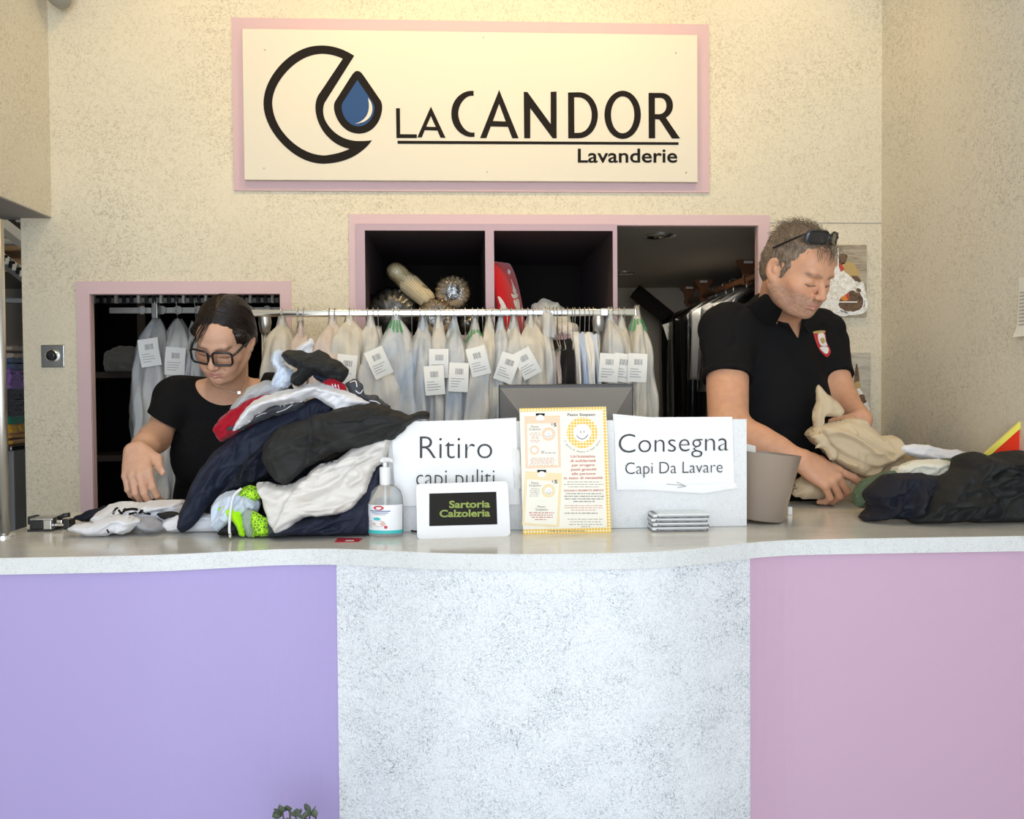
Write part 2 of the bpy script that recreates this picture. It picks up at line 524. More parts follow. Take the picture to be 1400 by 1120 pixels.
# ------------------------------------------------------------------ shop sign
SG = thing('shop_sign', (0.06, YW, 2.06), 'wide cream shop sign with drop logo on pink backing board', 'sign')
a, b_ = PY(317, 25, YW), PY(969, 264, YW)
MB().box((a[0], YW - 0.008, b_[2]), (b_[0], YW, a[2])).build('backing_board', M['sign_pink'], SG)
YS = YW - 0.028
c0, c1 = PY(331, 39, YS), PY(954, 249, YS)
MB().box((c0[0], YS, c1[2]), (c1[0], YW - 0.008, c0[2]), 0.0015).build('sign_face', M['sign_cream'], SG)
def sg(px, py): return tuple(PY(px, py, YS - 0.0012))
def sgz(P): return [(340 + x / 5.6, 40 + y / 5.6) for x, y in P]     # logo traced at 5.6x
def sgt(P): return [(530 + x / 3.3333, 100 + y / 3.3333) for x, y in P]
def circ(cx, cy, r, a0, a1, n=60):
    return [(cx + r * cos(radians(t)), cy + r * sin(radians(t))) for t in np.linspace(a0, a1, n)]
def bez(*P, n=14):
    P = [np.array(p, float) for p in P]
    out = []
    for t in np.linspace(0, 1, n):
        Q = P
        while len(Q) > 1: Q = [Q[i] * (1 - t) + Q[i + 1] * t for i in range(len(Q) - 1)]
        out.append(tuple(Q[0]))
    return out
# crescent outline (outer circle, inner lip) and its opening
outer = [(808, 203)] + bez((808, 203), (690, 125), (560, 124)) [1:] + bez((560, 124), (330, 120), (190, 310), (113, 420), (113, 575), n=24)[1:] \
    + bez((113, 575), (120, 780), (290, 930), (400, 1030), (580, 1030), n=24)[1:] + bez((580, 1030), (820, 1020), (945, 850))[1:] \
    + bez((945, 850), (880, 858), (820, 855))[1:] + bez((820, 855), (690, 845), (615, 765), (540, 680), (580, 565), n=20)[1:]
hole = [(720, 226)] + bez((720, 226), (640, 187), (555, 188))[1:] + bez((555, 188), (380, 195), (265, 330), (180, 440), (180, 570), n=24)[1:] \
    + bez((180, 570), (190, 760), (320, 870), (430, 965), (583, 966), n=24)[1:] + bez((583, 966), (690, 955), (772, 916))[1:] \
    + bez((772, 916), (640, 890), (575, 810), (500, 720), (500, 620), (500, 540), (545, 488), n=24)[1:]
drop = [(805, 332)] + bez((805, 332), (830, 306), (862, 332))[1:] + [(885, 362), (1010, 545)] + bez((1010, 545), (1035, 590), (1022, 650), (1000, 790), (850, 800), n=18)[1:] \
    + bez((850, 800), (700, 800), (655, 660), (640, 600), (660, 555), n=18)[1:] + [(790, 350)]
dhole = [(832, 388), (950, 560)] + bez((950, 560), (975, 600), (965, 640), (940, 740), (838, 744), n=16)[1:] + bez((838, 744), (730, 735), (706, 620), (706, 590), (720, 560), n=16)[1:]
shine = [(914, 524)] + bez((914, 524), (960, 580), (960, 630), (940, 720), (815, 722), n=16)[1:] + bez((815, 722), (910, 700), (922, 630), (928, 590), (914, 530), n=14)[1:-1]
S3 = lambda u, v: sg(u, v)
lg = flat_poly([[sgz(outer), sgz(hole)], [sgz(drop), sgz(dhole)]], S3)
lg.build('logo_outline', M['ink'], SG)
flat_poly([[sgz(dhole)]], S3).build('logo_drop', M['sign_blue'], SG)
flat_poly([[sgz(shine)]], lambda u, v: tuple(PY(u, v, YS - 0.0022))).build('logo_glint', M['sign_cream'], SG)
def ell(cx, cy, rx, ry, n=48): return [(cx + rx * cos(2 * pi * i / n), cy + ry * sin(2 * pi * i / n)) for i in range(n)]
name_polys = [
    [[(38, 160), (56, 160), (57, 278), (133, 279), (133, 296), (40, 296)]],
    [[(197, 152), (264, 295), (241, 295), (227, 262), (169, 260), (156, 293), (135, 293)], [(197, 196), (176, 244), (219, 245)]],
    [[(392, 81)] + bez((392, 81), (350, 76), (322, 100), (290, 125), (290, 185), n=14)[1:] + bez((290, 185), (290, 245), (325, 275), (355, 297), (396, 290), n=14)[1:]
        + [(396, 270)] + bez((396, 270), (360, 278), (340, 245), (322, 220), (322, 185), n=14)[1:] + bez((322, 185), (322, 145), (345, 118), (365, 98), (392, 104), n=14)[1:]],
    [[(508, 76), (597, 297), (568, 297), (548, 245), (470, 243), (450, 296), (421, 296)], [(508, 140), (480, 218), (538, 220)]],
    [[(620, 85), (637, 86), (743, 232), (743, 85), (770, 84), (770, 297), (752, 297), (650, 160), (650, 297), (622, 297)]],
    [[(822, 88), (870, 87)] + bez((870, 87), (940, 86), (962, 150), (972, 190), (962, 235), (940, 297), (868, 297), n=26)[1:] + [(823, 297)],
     [(850, 110), (868, 110)] + bez((868, 110), (915, 110), (932, 155), (942, 190), (932, 230), (915, 272), (868, 272), n=26)[1:] + [(851, 272)]],
    [ell(1071, 190, 83, 110), ell(1071, 190, 53, 84)],
    [[(1189, 90), (1245, 90)] + bez((1245, 90), (1300, 90), (1308, 140), (1308, 180), (1268, 203), n=18)[1:] + [(1333, 298), (1296, 298), (1238, 211), (1219, 210), (1219, 297), (1190, 297)],
     [(1218, 113), (1240, 113)] + bez((1240, 113), (1272, 112), (1276, 146), (1276, 180), (1240, 187), n=16)[1:] + [(1218, 187)]],
    [[(45, 308), (1326, 315), (1326, 327), (45, 322)]],
]
flat_poly([[sgt(l) for l in lp] for lp in name_polys], S3).build('logo_lettering', M['ink'], SG)
letters('subtitle_lettering', [fit_text('Lavanderie', 790, 926, -222, 27, 0.016)], lambda u, v: sg(u, -v), M['ink'], SG)
for (px, py) in ((362, 68), (661, 51), (924, 72), (361, 230), (666, 235), (938, 236)):
    p = PY(px, py, YS)
    MB().lathe([(0.0035, 0), (0.003, 0.0015), (0.001, 0.002)], n=12, M=Matrix.Translation(p) @ Matrix.Rotation(pi / 2, 4, 'X')).build('screw', M['steel'], SG, True)
# ------------------------------------------------------------------ implicit-surface modeller
class Sdf:
    def __init__(s, lo, hi, h):
        s.lo = np.array(lo, float); s.h = h
        s.n = np.ceil((np.array(hi) - s.lo) / h).astype(int) + 1
        s.v = np.full(tuple(s.n), 0.5, np.float32)
    def _sl(s, lo, hi):
        a = np.clip(np.floor((np.array(lo) - s.lo) / s.h).astype(int), 0, s.n)
        b = np.clip(np.ceil((np.array(hi) - s.lo) / s.h).astype(int) + 1, 0, s.n)
        if np.any(b <= a): return None
        sl = tuple(slice(i, j) for i, j in zip(a, b))
        ax = [(s.lo[i] + s.h * np.arange(a[i], b[i])).astype(np.float32) for i in range(3)]
        return sl, ax[0][:, None, None], ax[1][None, :, None], ax[2][None, None, :]
    def put(s, fn, lo, hi, k=0.01, op='u'):
        m = k + 4 * s.h
        r = s._sl(np.array(lo) - m, np.array(hi) + m)
        if r is None: return s
        sl, X, Y, Z = r
        d = fn(X, Y, Z).astype(np.float32)
        a = s.v[sl]
        if op == 'u':
            w = np.maximum(k - np.abs(a - d), 0)
            s.v[sl] = np.minimum(a, d) - (w * w / (4 * k) if k > 0 else 0)
        elif op == 's':
            d = -d
            w = np.maximum(k - np.abs(a - d), 0)
            s.v[sl] = np.maximum(a, d) + (w * w / (4 * k) if k > 0 else 0)
        return s
    def cone(s, a, b, ra, rb, k=0.01, op='u'):
        a = np.array(a, float); b = np.array(b, float)
        ba = b - a; L = max(float(ba @ ba), 1e-12); R = max(ra, rb)
        def f(X, Y, Z):
            px, py, pz = X - a[0], Y - a[1], Z - a[2]
            t = np.clip((px * ba[0] + py * ba[1] + pz * ba[2]) / L, 0, 1)
            return np.sqrt((px - t * ba[0]) ** 2 + (py - t * ba[1]) ** 2 + (pz - t * ba[2]) ** 2) - (ra + (rb - ra) * t)
        return s.put(f, np.minimum(a, b) - R, np.maximum(a, b) + R, k, op)
    def chain(s, P, R, k=0.01, op='u'):
        for i in range(len(P) - 1): s.cone(P[i], P[i + 1], R[i], R[i + 1], k, op)
        return s
    def ell(s, c, r, k=0.01, rot=None, op='u'):
        c = np.array(c, float); r = np.array(r, float)
        Q = np.eye(3) if rot is None else np.array(rot)
        def f(X, Y, Z):
            px, py, pz = X - c[0], Y - c[1], Z - c[2]
            q = [Q[0, i] * px + Q[1, i] * py + Q[2, i] * pz for i in range(3)]
            k0 = np.sqrt(sum((q[i] / r[i]) ** 2 for i in range(3)))
            k1 = np.sqrt(sum((q[i] / r[i] ** 2) ** 2 for i in range(3)))
            return k0 * (k0 - 1) / np.maximum(k1, 1e-6)
        ext = np.sqrt(((Q * r) ** 2).sum(1))
        return s.put(f, c - ext, c + ext, k, op)
    def half(s, p, n, op='s'):
        """cut away the side the normal points to"""
        p = np.array(p, float); n = np.array(n, float); n /= np.linalg.norm(n)
        X = (s.lo[0] + s.h * np.arange(s.n[0]))[:, None, None]; Y = (s.lo[1] + s.h * np.arange(s.n[1]))[None, :, None]; Z = (s.lo[2] + s.h * np.arange(s.n[2]))[None, None, :]
        d = ((X - p[0]) * n[0] + (Y - p[1]) * n[1] + (Z - p[2]) * n[2]).astype(np.float32)
        s.v = np.maximum(s.v, d)
        return s
    def displace(s, fn):
        X = (s.lo[0] + s.h * np.arange(s.n[0]))[:, None, None]; Y = (s.lo[1] + s.h * np.arange(s.n[1]))[None, :, None]; Z = (s.lo[2] + s.h * np.arange(s.n[2]))[None, None, :]
        idx = np.nonzero(np.abs(s.v) < 0.03)
        s.v[idx] += fn(X[idx[0], 0, 0], Y[0, idx[1], 0], Z[0, 0, idx[2]]).astype(np.float32)
        return s
    def mesh(s):
        v = s.v; ins = v < 0
        nx, ny, nz = v.shape
        c = [ins[i:nx - 1 + i, j:ny - 1 + j, k:nz - 1 + k] for i in (0, 1) for j in (0, 1) for k in (0, 1)]
        al = c[0].copy(); an = c[0].copy()
        for q in c[1:]: al &= q; an |= q
        act = an & ~al
        I = np.argwhere(act)
        idm = np.full(act.shape, -1, np.int32); idm[act] = np.arange(len(I))
        acc = np.zeros((len(I), 3)); cnt = np.zeros(len(I))
        off = np.array([(i, j, k) for i in (0, 1) for j in (0, 1) for k in (0, 1)])
        val = np.stack([v[I[:, 0] + o[0], I[:, 1] + o[1], I[:, 2] + o[2]] for o in off], 1).astype(float)
        for a in range(8):
            for b in range(a + 1, 8):
                if abs(off[a] - off[b]).sum() != 1: continue
                va, vb = val[:, a], val[:, b]
                m = (va < 0) != (vb < 0)
                t = va[m] / (va[m] - vb[m])
                acc[m] += off[a] + (off[b] - off[a]) * t[:, None]; cnt[m] += 1
        V = s.lo + (I + acc / cnt[:, None]) * s.h
        Fs = []
        for ax in range(3):
            u, w = [(1, 2), (2, 0), (0, 1)][ax]
            sl0 = [slice(1, -1)] * 3; sl0[ax] = slice(0, -1)
            sl1 = [slice(1, -1)] * 3; sl1[ax] = slice(1, None)
            A = ins[tuple(sl0)]; B = ins[tuple(sl1)]
            E = np.argwhere(A != B)
            g = E.copy()
            for d in range(3):
                if d != ax: g[:, d] += 1
            fl = A[E[:, 0], E[:, 1], E[:, 2]]
            def at(du, dw):
                q = g.copy(); q[:, u] += du; q[:, w] += dw
                return idm[q[:, 0], q[:, 1], q[:, 2]]
            quad = np.stack([at(-1, -1), at(0, -1), at(0, 0), at(-1, 0)], 1)
            quad[~fl] = quad[~fl][:, ::-1]
            Fs.append(quad)
        Fq = np.concatenate(Fs)
        return V, Fq[(Fq >= 0).all(1)]

def flat_cone(sd, a, b, ra, rb, k, nrm=None):
    """tapered tube with a flat far end (a sleeve)"""
    a = np.array(a, float); b = np.array(b, float); ba = b - a; L = np.linalg.norm(ba); d = ba / L; R = max(ra, rb)
    def f(X, Y, Z):
        px, py, pz = X - a[0], Y - a[1], Z - a[2]
        q = px * d[0] + py * d[1] + pz * d[2]
        t = np.maximum(q / L, 0)
        tc = np.minimum(t, 1.2)
        dd = np.sqrt((px - tc * ba[0]) ** 2 + (py - tc * ba[1]) ** 2 + (pz - tc * ba[2]) ** 2) - (ra + (rb - ra) * tc)
        if nrm is None: return np.maximum(dd, q - L)
        m = np.array(nrm, float) / np.linalg.norm(nrm)
        return np.maximum(dd, (X - b[0]) * m[0] + (Y - b[1]) * m[1] + (Z - b[2]) * m[2])
    sd.put(f, np.minimum(a, b) - R, np.maximum(a, b) + R, k)

def vcol(o, C):
    at = o.data.color_attributes.new('tone', 'FLOAT_COLOR', 'POINT')
    a = np.ones((len(C), 4), np.float32); a[:, :3] = C
    at.data.foreach_set('color', a.ravel())

def mk_sdf(name, sd, mat, parent, colfn=None):
    V, Fq = sd.mesh()
    o0 = origin_of(parent)
    me = bpy.data.meshes.new(name)
    me.vertices.add(len(V)); me.vertices.foreach_set('co', (V - o0).astype(np.float32).ravel())
    me.loops.add(len(Fq) * 4); me.loops.foreach_set('vertex_index', Fq.astype(np.int32).ravel())
    me.polygons.add(len(Fq)); me.polygons.foreach_set('loop_start', np.arange(0, len(Fq) * 4, 4, dtype=np.int32))
    me.polygons.foreach_set('use_smooth', [True] * len(Fq))
    me.update(calc_edges=True); me.validate()
    for m in (mat if isinstance(mat, (list, tuple)) else [mat]): me.materials.append(m)
    o = bpy.data.objects.new(name, me)
    SC.collection.objects.link(o)
    o.parent = parent
    if colfn is not None: vcol(o, colfn(V))
    return o

def skin_mat(name, rough=0.5):
    m = pbsdf(name, (0.6, 0.4, 0.3), rough, spec=0.35, sss=0.12)
    nt = m.node_tree
    a = N(nt, 'ShaderNodeAttribute', attribute_name='tone')
    n = N(nt, 'ShaderNodeTexNoise', Scale=45, Detail=4)
    nt.links.new(coords(nt), n.inputs['Vector'])
    mot = ramp(nt, n.outputs['Fac'], [(0.3, (0.93, 0.90, 0.90)), (0.7, (1.04, 1.02, 1.0))])
    nt.links.new(mixc(nt, 1.0, a.outputs['Color'], mot, 'MULTIPLY'), nt.nodes['Principled BSDF'].inputs['Base Color'])
    b = N(nt, 'ShaderNodeBump', Strength=0.12, Distance=0.001)
    n2 = N(nt, 'ShaderNodeTexNoise', Scale=420, Detail=2)
    nt.links.new(coords(nt), n2.inputs['Vector'])
    nt.links.new(n2.outputs['Fac'], b.inputs['Height'])
    nt.links.new(b.outputs['Normal'], nt.nodes['Principled BSDF'].inputs['Normal'])
    return m
skin_mat('skin')

def rot3(yaw, pitch, roll=0):
    return np.array(Matrix.Rotation(radians(yaw), 3, 'Z') @ Matrix.Rotation(radians(pitch), 3, 'X') @ Matrix.Rotation(radians(roll), 3, 'Y'))

class Head:
    """head in its own frame: face to -y, z up, origin between the ears"""
    def __init__(s, c, R, sc): s.c = np.array(c, float); s.R = np.array(R); s.s = sc
    def w(s, p): return s.c + s.R @ (np.array(p, float) * s.s)
    def l(s, P): return ((P - s.c) @ s.R) / s.s
    def cone(s, sd, a, b, ra, rb, k=0.01, op='u'): sd.cone(s.w(a), s.w(b), ra * s.s, rb * s.s, k * s.s, op)
    def ell(s, sd, c, r, k=0.01, op='u', rot=None):
        sd.ell(s.w(c), np.array(r) * s.s, k * s.s, s.R if rot is None else s.R @ rot, op)

def build_head(sd, H, wide=1.0, nose=1.0, jaw=1.0, lips=1.0):
    e, c = H.ell, H.cone
    e(sd, (0, .014, .036), (.075 * wide, .096, .088), .01)
    e(sd, (0, -.028, -.030), (.060 * wide, .062, .078), .045)
    e(sd, (0, -.060, .045), (.052 * wide, .030, .036), .03)
    for x in (-1, 1):
        c(sd, (x * .056 * jaw, .010, -.045), (x * .030 * jaw, -.062, -.088), .017, .016, .03)
        e(sd, (x * .044 * wide, -.060, -.022), (.023, .022, .019), .03)
        e(sd, (x * .030, -.072, -.052), (.022, .018, .022), .025)
    e(sd, (0, -.080, -.093), (.023 * jaw, .017, .017), .022)
    c(sd, (-.034, -.087, .021), (.034, -.087, .021), .0095, .0095, .016)
    for x in (-1, 1):
        e(sd, (x * .032, -.098, .002), (.020, .015, .0135), .010, 's')
        e(sd, (x * .032, -.0785, .001), (.0165, .0125, .0115), .004)
        c(sd, (x * .018, -.0895, -.006), (x * .046, -.081, -.004), .0016, .0014, .004)
    # nose
    c(sd, (0, -.090, .012), (0, -.108 * (0.5 + 0.5 * nose), -.018), .0075, .0085 * nose, .014)
    c(sd, (0, -.108 * (0.5 + 0.5 * nose), -.018), (0, -.1165 * (0.4 + 0.6 * nose), -.032), .0085 * nose, .0115 * nose, .010)
    for x in (-1, 1):
        e(sd, (x * .0125 * nose, -.1045, -.0365), (.0085 * nose, .0115, .0078), .006)
        e(sd, (x * .0065, -.111, -.0445), (.0036, .0055, .004), .003, 's')
    # mouth
    e(sd, (0, -.084, -.064), (.030, .017, .019), .016)
    c(sd, (-.021, -.093, -.0650), (-.004, -.1022, -.0605), .0030, .0046 * lips, .005); c(sd, (.021, -.093, -.0650), (.004, -.1022, -.0605), .0030, .0046 * lips, .005)
    c(sd, (-.019, -.093, -.0670), (0, -.1005, -.0715), .0032, .0058 * lips, .006); c(sd, (.019, -.093, -.0670), (0, -.1005, -.0715), .0032, .0058 * lips, .006)
    c(sd, (-.024, -.0965, -.0662), (0, -.1070, -.0660), .0012, .0018, .003, 's'); c(sd, (.024, -.0965, -.0662), (0, -.1070, -.0660), .0012, .0018, .003, 's')
    for x in (-1, 1):
        c(sd, (x * .0175 * nose, -.1035, -.037), (x * .034, -.086, -.060), .0016, .0010, .007, 's')
        c(sd, (x * .020, -.0945, -.0125), (x * .040, -.083, -.0165), .0010, .0008, .006, 's')
    c(sd, (-.014, -.0975, -.0790), (.014, -.0975, -.0790), .0016, .0016, .008, 's')
    # ears
    for x in (-1, 1):
        rt = np.array(Matrix.Rotation(x * radians(-22), 3, 'Z') @ Matrix.Rotation(radians(-12), 3, 'X'))
        e(sd, (x * .0775 * wide, .016, -.004), (.0075, .021, .033), .006, 'u', rt)
        e(sd, (x * .0815 * wide, .013, .002), (.0055, .0125, .019), .004, 's', rt)
        e(sd, (x * .0775 * wide, .010, -.004), (.006, .007, .010), .004, 'u', rt)
        e(sd, (x * .0770 * wide, .008, -.030), (.006, .010, .010), .006, 'u', rt)

def smooth(e0, e1, x):
    t = np.clip((x - e0) / (e1 - e0), 0, 1)
    return t * t * (3 - 2 * t)
def blob(P, c, r):
    return np.exp(-(((P - np.array(c)) / np.array(r)) ** 2).sum(1))
def tone(C, w, col): return C * (1 - w[:, None]) + np.array(col) * w[:, None]

def hand(sd, wrist, fdir, ndir, s=1.0, right=True, curl=None, spread=None, thumb=None, nails=None):
    """fdir: where the fingers point; ndir: back of the hand; the thumb side follows from right/left"""
    f = np.array(fdir, float); f /= np.linalg.norm(f)
    n = np.array(ndir, float); n -= f * (n @ f); n /= np.linalg.norm(n)
    t = np.cross(f, n) * (-1 if right else 1)         # towards the thumb
    w0 = np.array(wrist, float)
    def P(a, b, c): return w0 + s * (t * a + f * b + n * c)
    kn = [(.029, .088, .0), (.008, .093, .003), (-.013, .088, .001), (-.032, .078, -.004)]
    for i, k in enumerate(kn):
        b = (.015 - .010 * i, .005, 0)
        sd.cone(P(*b), P(*k), .0155 * s, (.0118, .0118, .0112, .0102)[i] * s, .014 * s)
    sd.ell(P(.0, .045, -.006), np.array((.035, .042, .013)) * s, .015 * s, np.stack([t, f, n], 1))
    sd.ell(P(.026, .035, -.010), np.array((.017, .030, .014)) * s, .012 * s, np.stack([t, f, n], 1))
    L = [(.044, .027, .020), (.049, .031, .021), (.045, .029, .021), (.035, .021, .019)]
    RR = [(.0106, .0095, .0086, .0068), (.0108, .0097, .0088, .0070), (.0102, .0092, .0083, .0066), (.0092, .0082, .0074, .0060)]
    curl = curl or [(25, 30, 20)] * 4
    spread = spread or (8, 2, -4, -11)
    for i in range(4):
        p = P(*kn[i]); a = 0
        sp = radians(spread[i])
        base = f * cos(sp) + t * sin(sp)
        pts = [p]
        for j in range(3):
            a += radians(curl[i][j])
            d = base * cos(a) - n * sin(a)
            p = p + d * L[i][j] * s
            pts.append(p)
        for j in range(3):
            sd.cone(pts[j], pts[j + 1], RR[i][j] * s, RR[i][j + 1] * s, .0055 * s if j == 0 else .0035 * s)
        if nails is not None: nails.append((pts[3] - d * .004 * s, base * sin(a) + n * cos(a), d))
    th = thumb or [(.030, .024, -.012), (.052, .050, -.020), (.060, .080, -.026), (.060, .105, -.028)]
    TP = [P(*q) for q in th]
    for j, (ra, rb) in enumerate(((.0165, .0125), (.0125, .0105), (.0105, .0078))):
        sd.cone(TP[j], TP[j + 1], ra * s, rb * s, .010 * s if j == 0 else .004 * s)
    if nails is not None:
        d = TP[3] - TP[2]; d /= np.linalg.norm(d)
        nn = n * .7 + t * .7; nn -= d * (nn @ d); nn /= np.linalg.norm(nn)
        nails.append((TP[3] - d * .003 * s, nn, d))
    return P

def strands(name, roots_dirs, mat, parent, r=0.0009, n=3):
    mb = MB()
    for P in roots_dirs:
        m = len(P)
        R = r * np.sqrt(np.linspace(1, 0.08, m))
        mb.tube(P, R, n, cap=False)
    return mb.build(name, mat, parent, True)

def hair_mat(name, c1, c2, scale=300):
    m = pbsdf(name, c1, 0.42, spec=0.4)
    nt = m.node_tree
    n = N(nt, 'ShaderNodeTexNoise', Scale=scale, Detail=3)
    nt.links.new(coords(nt, (1, 1, 0.15)), n.inputs['Vector'])
    nt.links.new(ramp(nt, n.outputs['Fac'], [(0.35, c1), (0.65, c2)]), nt.nodes['Principled BSDF'].inputs['Base Color'])
    return m
hair_mat('hair_dark', (0.007, 0.004, 0.0035), (0.022, 0.012, 0.009))
hair_mat('hair_grey', (0.10, 0.072, 0.050), (0.27, 0.205, 0.15))
cloth('black_jersey', (0.007, 0.007, 0.008), 0.9, 0.0)
cloth('black_pique', (0.008, 0.008, 0.009), 0.9, 0.0, 1400, 0.4)
cloth('dark_trousers', (0.02, 0.022, 0.03))
pbsdf('glasses_black', (0.012, 0.012, 0.015), 0.2)
pbsdf('lens_dark', (0.010, 0.010, 0.012), 0.05, spec=0.8)
def glass_mat(name, tint, mixf, rough=0.02):
    m = bpy.data.materials.new(name); m.use_nodes = True
    nt = m.node_tree; nt.nodes.remove(nt.nodes['Principled BSDF'])
    tr = N(nt, 'ShaderNodeBsdfTransparent', Color=(*tint, 1)); gl = N(nt, 'ShaderNodeBsdfGlossy', Roughness=rough)
    fr_ = N(nt, 'ShaderNodeFresnel', IOR=1.45)
    f = mathn(nt, 'ADD', mathn(nt, 'MULTIPLY', fr_.outputs[0], 0.9), mixf)
    mx = N(nt, 'ShaderNodeMixShader'); nt.links.new(f, mx.inputs[0])
    nt.links.new(tr.outputs[0], mx.inputs[1]); nt.links.new(gl.outputs[0], mx.inputs[2])
    nt.links.new(mx.outputs[0], nt.nodes['Material Output'].inputs['Surface'])
    MATS[name] = m
    return m
glass_mat('clear_lens', (0.97, 0.97, 0.97), 0.0)

def skin_tone(V, base, H, nails, beard=0.0, lip=(0.50, 0.22, 0.19), brow=(0.10, 0.07, 0.05)):
    C = np.tile(np.array(base, float), (len(V), 1))
    Q = H.l(V)
    near = (np.abs(Q) < 0.2).all(1)
    C = tone(C, near * 0.35 * np.clip(blob(Q, (.045, -.065, -.03), (.025, .03, .022)) + blob(Q, (-.045, -.065, -.03), (.025, .03, .022)) + blob(Q, (0, -.118, -.033), (.016, .016, .013)), 0, 1), np.array(base) * np.array((.95, .68, .62)))
    if beard:
        w = smooth(-.030, -.052, Q[:, 2]) * smooth(-.005, -.03, Q[:, 1]) + smooth(-.02, -.05, Q[:, 2]) * smooth(.028, .0, Q[:, 1]) * smooth(.03, .05, np.abs(Q[:, 0]))
        w = np.clip(w, 0, 1) * smooth(-.135, -.105, Q[:, 2])
        w *= 0.75 + 0.5 * vnoise(Q[:, 0] * 260, Q[:, 1] * 260, Q[:, 2] * 260, 3)
        C = tone(C, near * np.clip(w * beard, 0, 1), (0.27, 0.20, 0.165))
    lp = np.abs(Q[:, 0]) < 0.024
    wl_ = blob(Q, (0, -.103, -.0660), (.022, .016, .0085)) * lp
    C = tone(C, near * np.clip(wl_ * 1.3, 0, .85), lip)
    for x in (-1, 1):
        for u in np.linspace(0, 1, 9):
            bx = x * (.014 + .036 * u); bz = .019 + .007 * sin(u * pi * .8) - .003 * u
            C = tone(C, near * np.clip(.6 * blob(Q, (bx, -.094 + .014 * u, bz), (.0055, .014, .0040)), 0, 1), brow)
            ex = x * (.017 + .030 * u); ez = -.0075 - .0035 * sin(u * pi)
            C = tone(C, near * np.clip(.8 * blob(Q, (ex, -.092 + .006 * u, ez), (.004, .010, .0018)), 0, 1), (0.05, 0.03, 0.03))
    if nails:
        for (c, nn, d) in nails:
            q = V - c
            b = np.cross(nn, d)
            w = np.exp(-((q @ d) / .007) ** 4 - ((q @ b) / .0055) ** 4) * ((q @ nn) > 0.002)
            C = tone(C, w * .7, (0.78, 0.55, 0.50))
    return C
from mathutils.bvhtree import BVHTree
# ------------------------------------------------------------------ the woman
WP = thing('person', (PY(300, 600, 2.93)[0], 2.93, 0), 'person with dark tied hair and black glasses in scoop-neck black tee sorting clothes', 'person')
HW = Head(PY(307, 464, 2.745), rot3(-11, 32, 8), .97)
sd = Sdf((-1.02, 2.40, 0.86), (-0.34, 3.10, 1.70), 0.0026)
wn = []
nb = PY(312, 535, 2.90)                                   # base of the neck
sR, sL = PY(240, 545, 2.89), PY(374, 540, 2.93)           # shoulders (viewer's left, right)
eR, wR = PY(213, 600, 2.76), PY(186, 619, 2.545)
def w_torso(sd, g, k=.05):
    m = (sR + sL) / 2
    sd.ell(m + np.array((.0, .02, -.13)), (.165 + g, .105 + g, .19 + g), k)
    sd.ell(m + np.array((-.01, .02, -.33)), (.150 + g, .105 + g, .17 + g), k)
    sd.ell(m + np.array((-.01, .03, -.50)), (.175 + g, .12 + g, .16 + g), k)
    sd.cone(sR + (.03, 0, -.01), sL + (-.03, 0, -.01), .058 + g, .058 + g, k)
    for x in (-.068, .068): sd.ell(m + np.array((x, -.075, -.185)), (.07 + g, .055 + g, .07 + g), .05)
w_torso(sd, 0)
sd.cone(nb + (0, .01, -.03), HW.w((0, .028, -.06)), .058, .052, .03)
sd.cone(nb + (-.01, -.02, -.01), HW.w((0, -.015, -.07)), .042, .036, .03)
sd.chain([sR, eR, wR], [.047, .037, .027], .03)
sd.chain([sR + (0.02, 0, .01), sR], [.05, .05], .03)
sd.cone(eR + (0, -.03, .005), eR * .45 + wR * .55, .035, .033, .03)
eL = PY(398, 625, 2.86); wL = PY(415, 690, 2.62)
sd.chain([sL, eL, wL], [.050, .040, .028], .03)
hand(sd, wR + (0, .0, .012), (.24, -.62, -.74), (-.16, -.74, .64), 1.03, True,
     [(20, 44, 28), (24, 44, 28), (28, 44, 28), (32, 42, 26)], (3, 0, -3, -7),
     [(.026, .022, -.010), (.050, .044, -.014), (.052, .074, -.014), (.062, .098, -.010)], wn)
hand(sd, wL, (.3, -.7, -.5), (0, -.4, .9), 1.0, False, None, None, None, wn)
build_head(sd, HW, 0.97, 0.98, 0.95, 1.0)
mk_sdf('body', sd, M['skin'], WP, lambda V: skin_tone(V, (0.64, 0.385, 0.265), HW, wn, 0, (0.50, 0.22, 0.19), (0.07, 0.04, 0.03)))
# black tee
sd = Sdf((-1.02, 2.55, 0.80), (-0.34, 3.12, 1.46), 0.0032)
w_torso(sd, .011)
sd.cone(sR + (.03, 0, 0), sR, .066, .064, .03)
flat_cone(sd, sR, sR * .42 + eR * .58, .064, .057, .03, (-.50, -.12, -.86))
sd.cone(sL + (-.03, 0, 0), sL, .064, .064, .03)
flat_cone(sd, sL, sL * .4 + eL * .6, .064, .058, .03)
sd.displace(lambda x, y, z: .0035 * (1 - np.abs(vnoise(x * 9 + z * 6, y * 6, z * 16 - x * 9, 5)) * 2))
# scoop neck
nk = PY(304, 498, 2.80)
sd.ell(nk, (.122, .25, .128), .006, rot3(0, 15), 's')
mk_sdf('tee_shirt', sd, M['black_jersey'], WP)
# trousers and shoes
sd = Sdf((-1.05, 2.72, 0.0), (-0.45, 3.12, 1.02), 0.008)
hx = WP.location.x
sd.ell((hx, 2.95, .92), (.175, .115, .14), .05)
for x in (-.09, .09): sd.chain([(hx + x, 2.95, .86), (hx + x, 2.95, .5), (hx + x, 2.97, .07)], [.09, .065, .05], .04)
mk_sdf('trousers', sd, M['dark_trousers'], WP)
for x in (-.09, .09):
    s2 = Sdf((hx + x - .08, 2.68, -.02), (hx + x + .08, 3.1, .14), .006)
    s2.cone((hx + x, 3.02, .045), (hx + x, 2.84, .038), .043, .038, .02).half((0, 0, 0.0), (0, 0, -1))
    mk_sdf('shoe', s2, M['black_plastic'], WP)
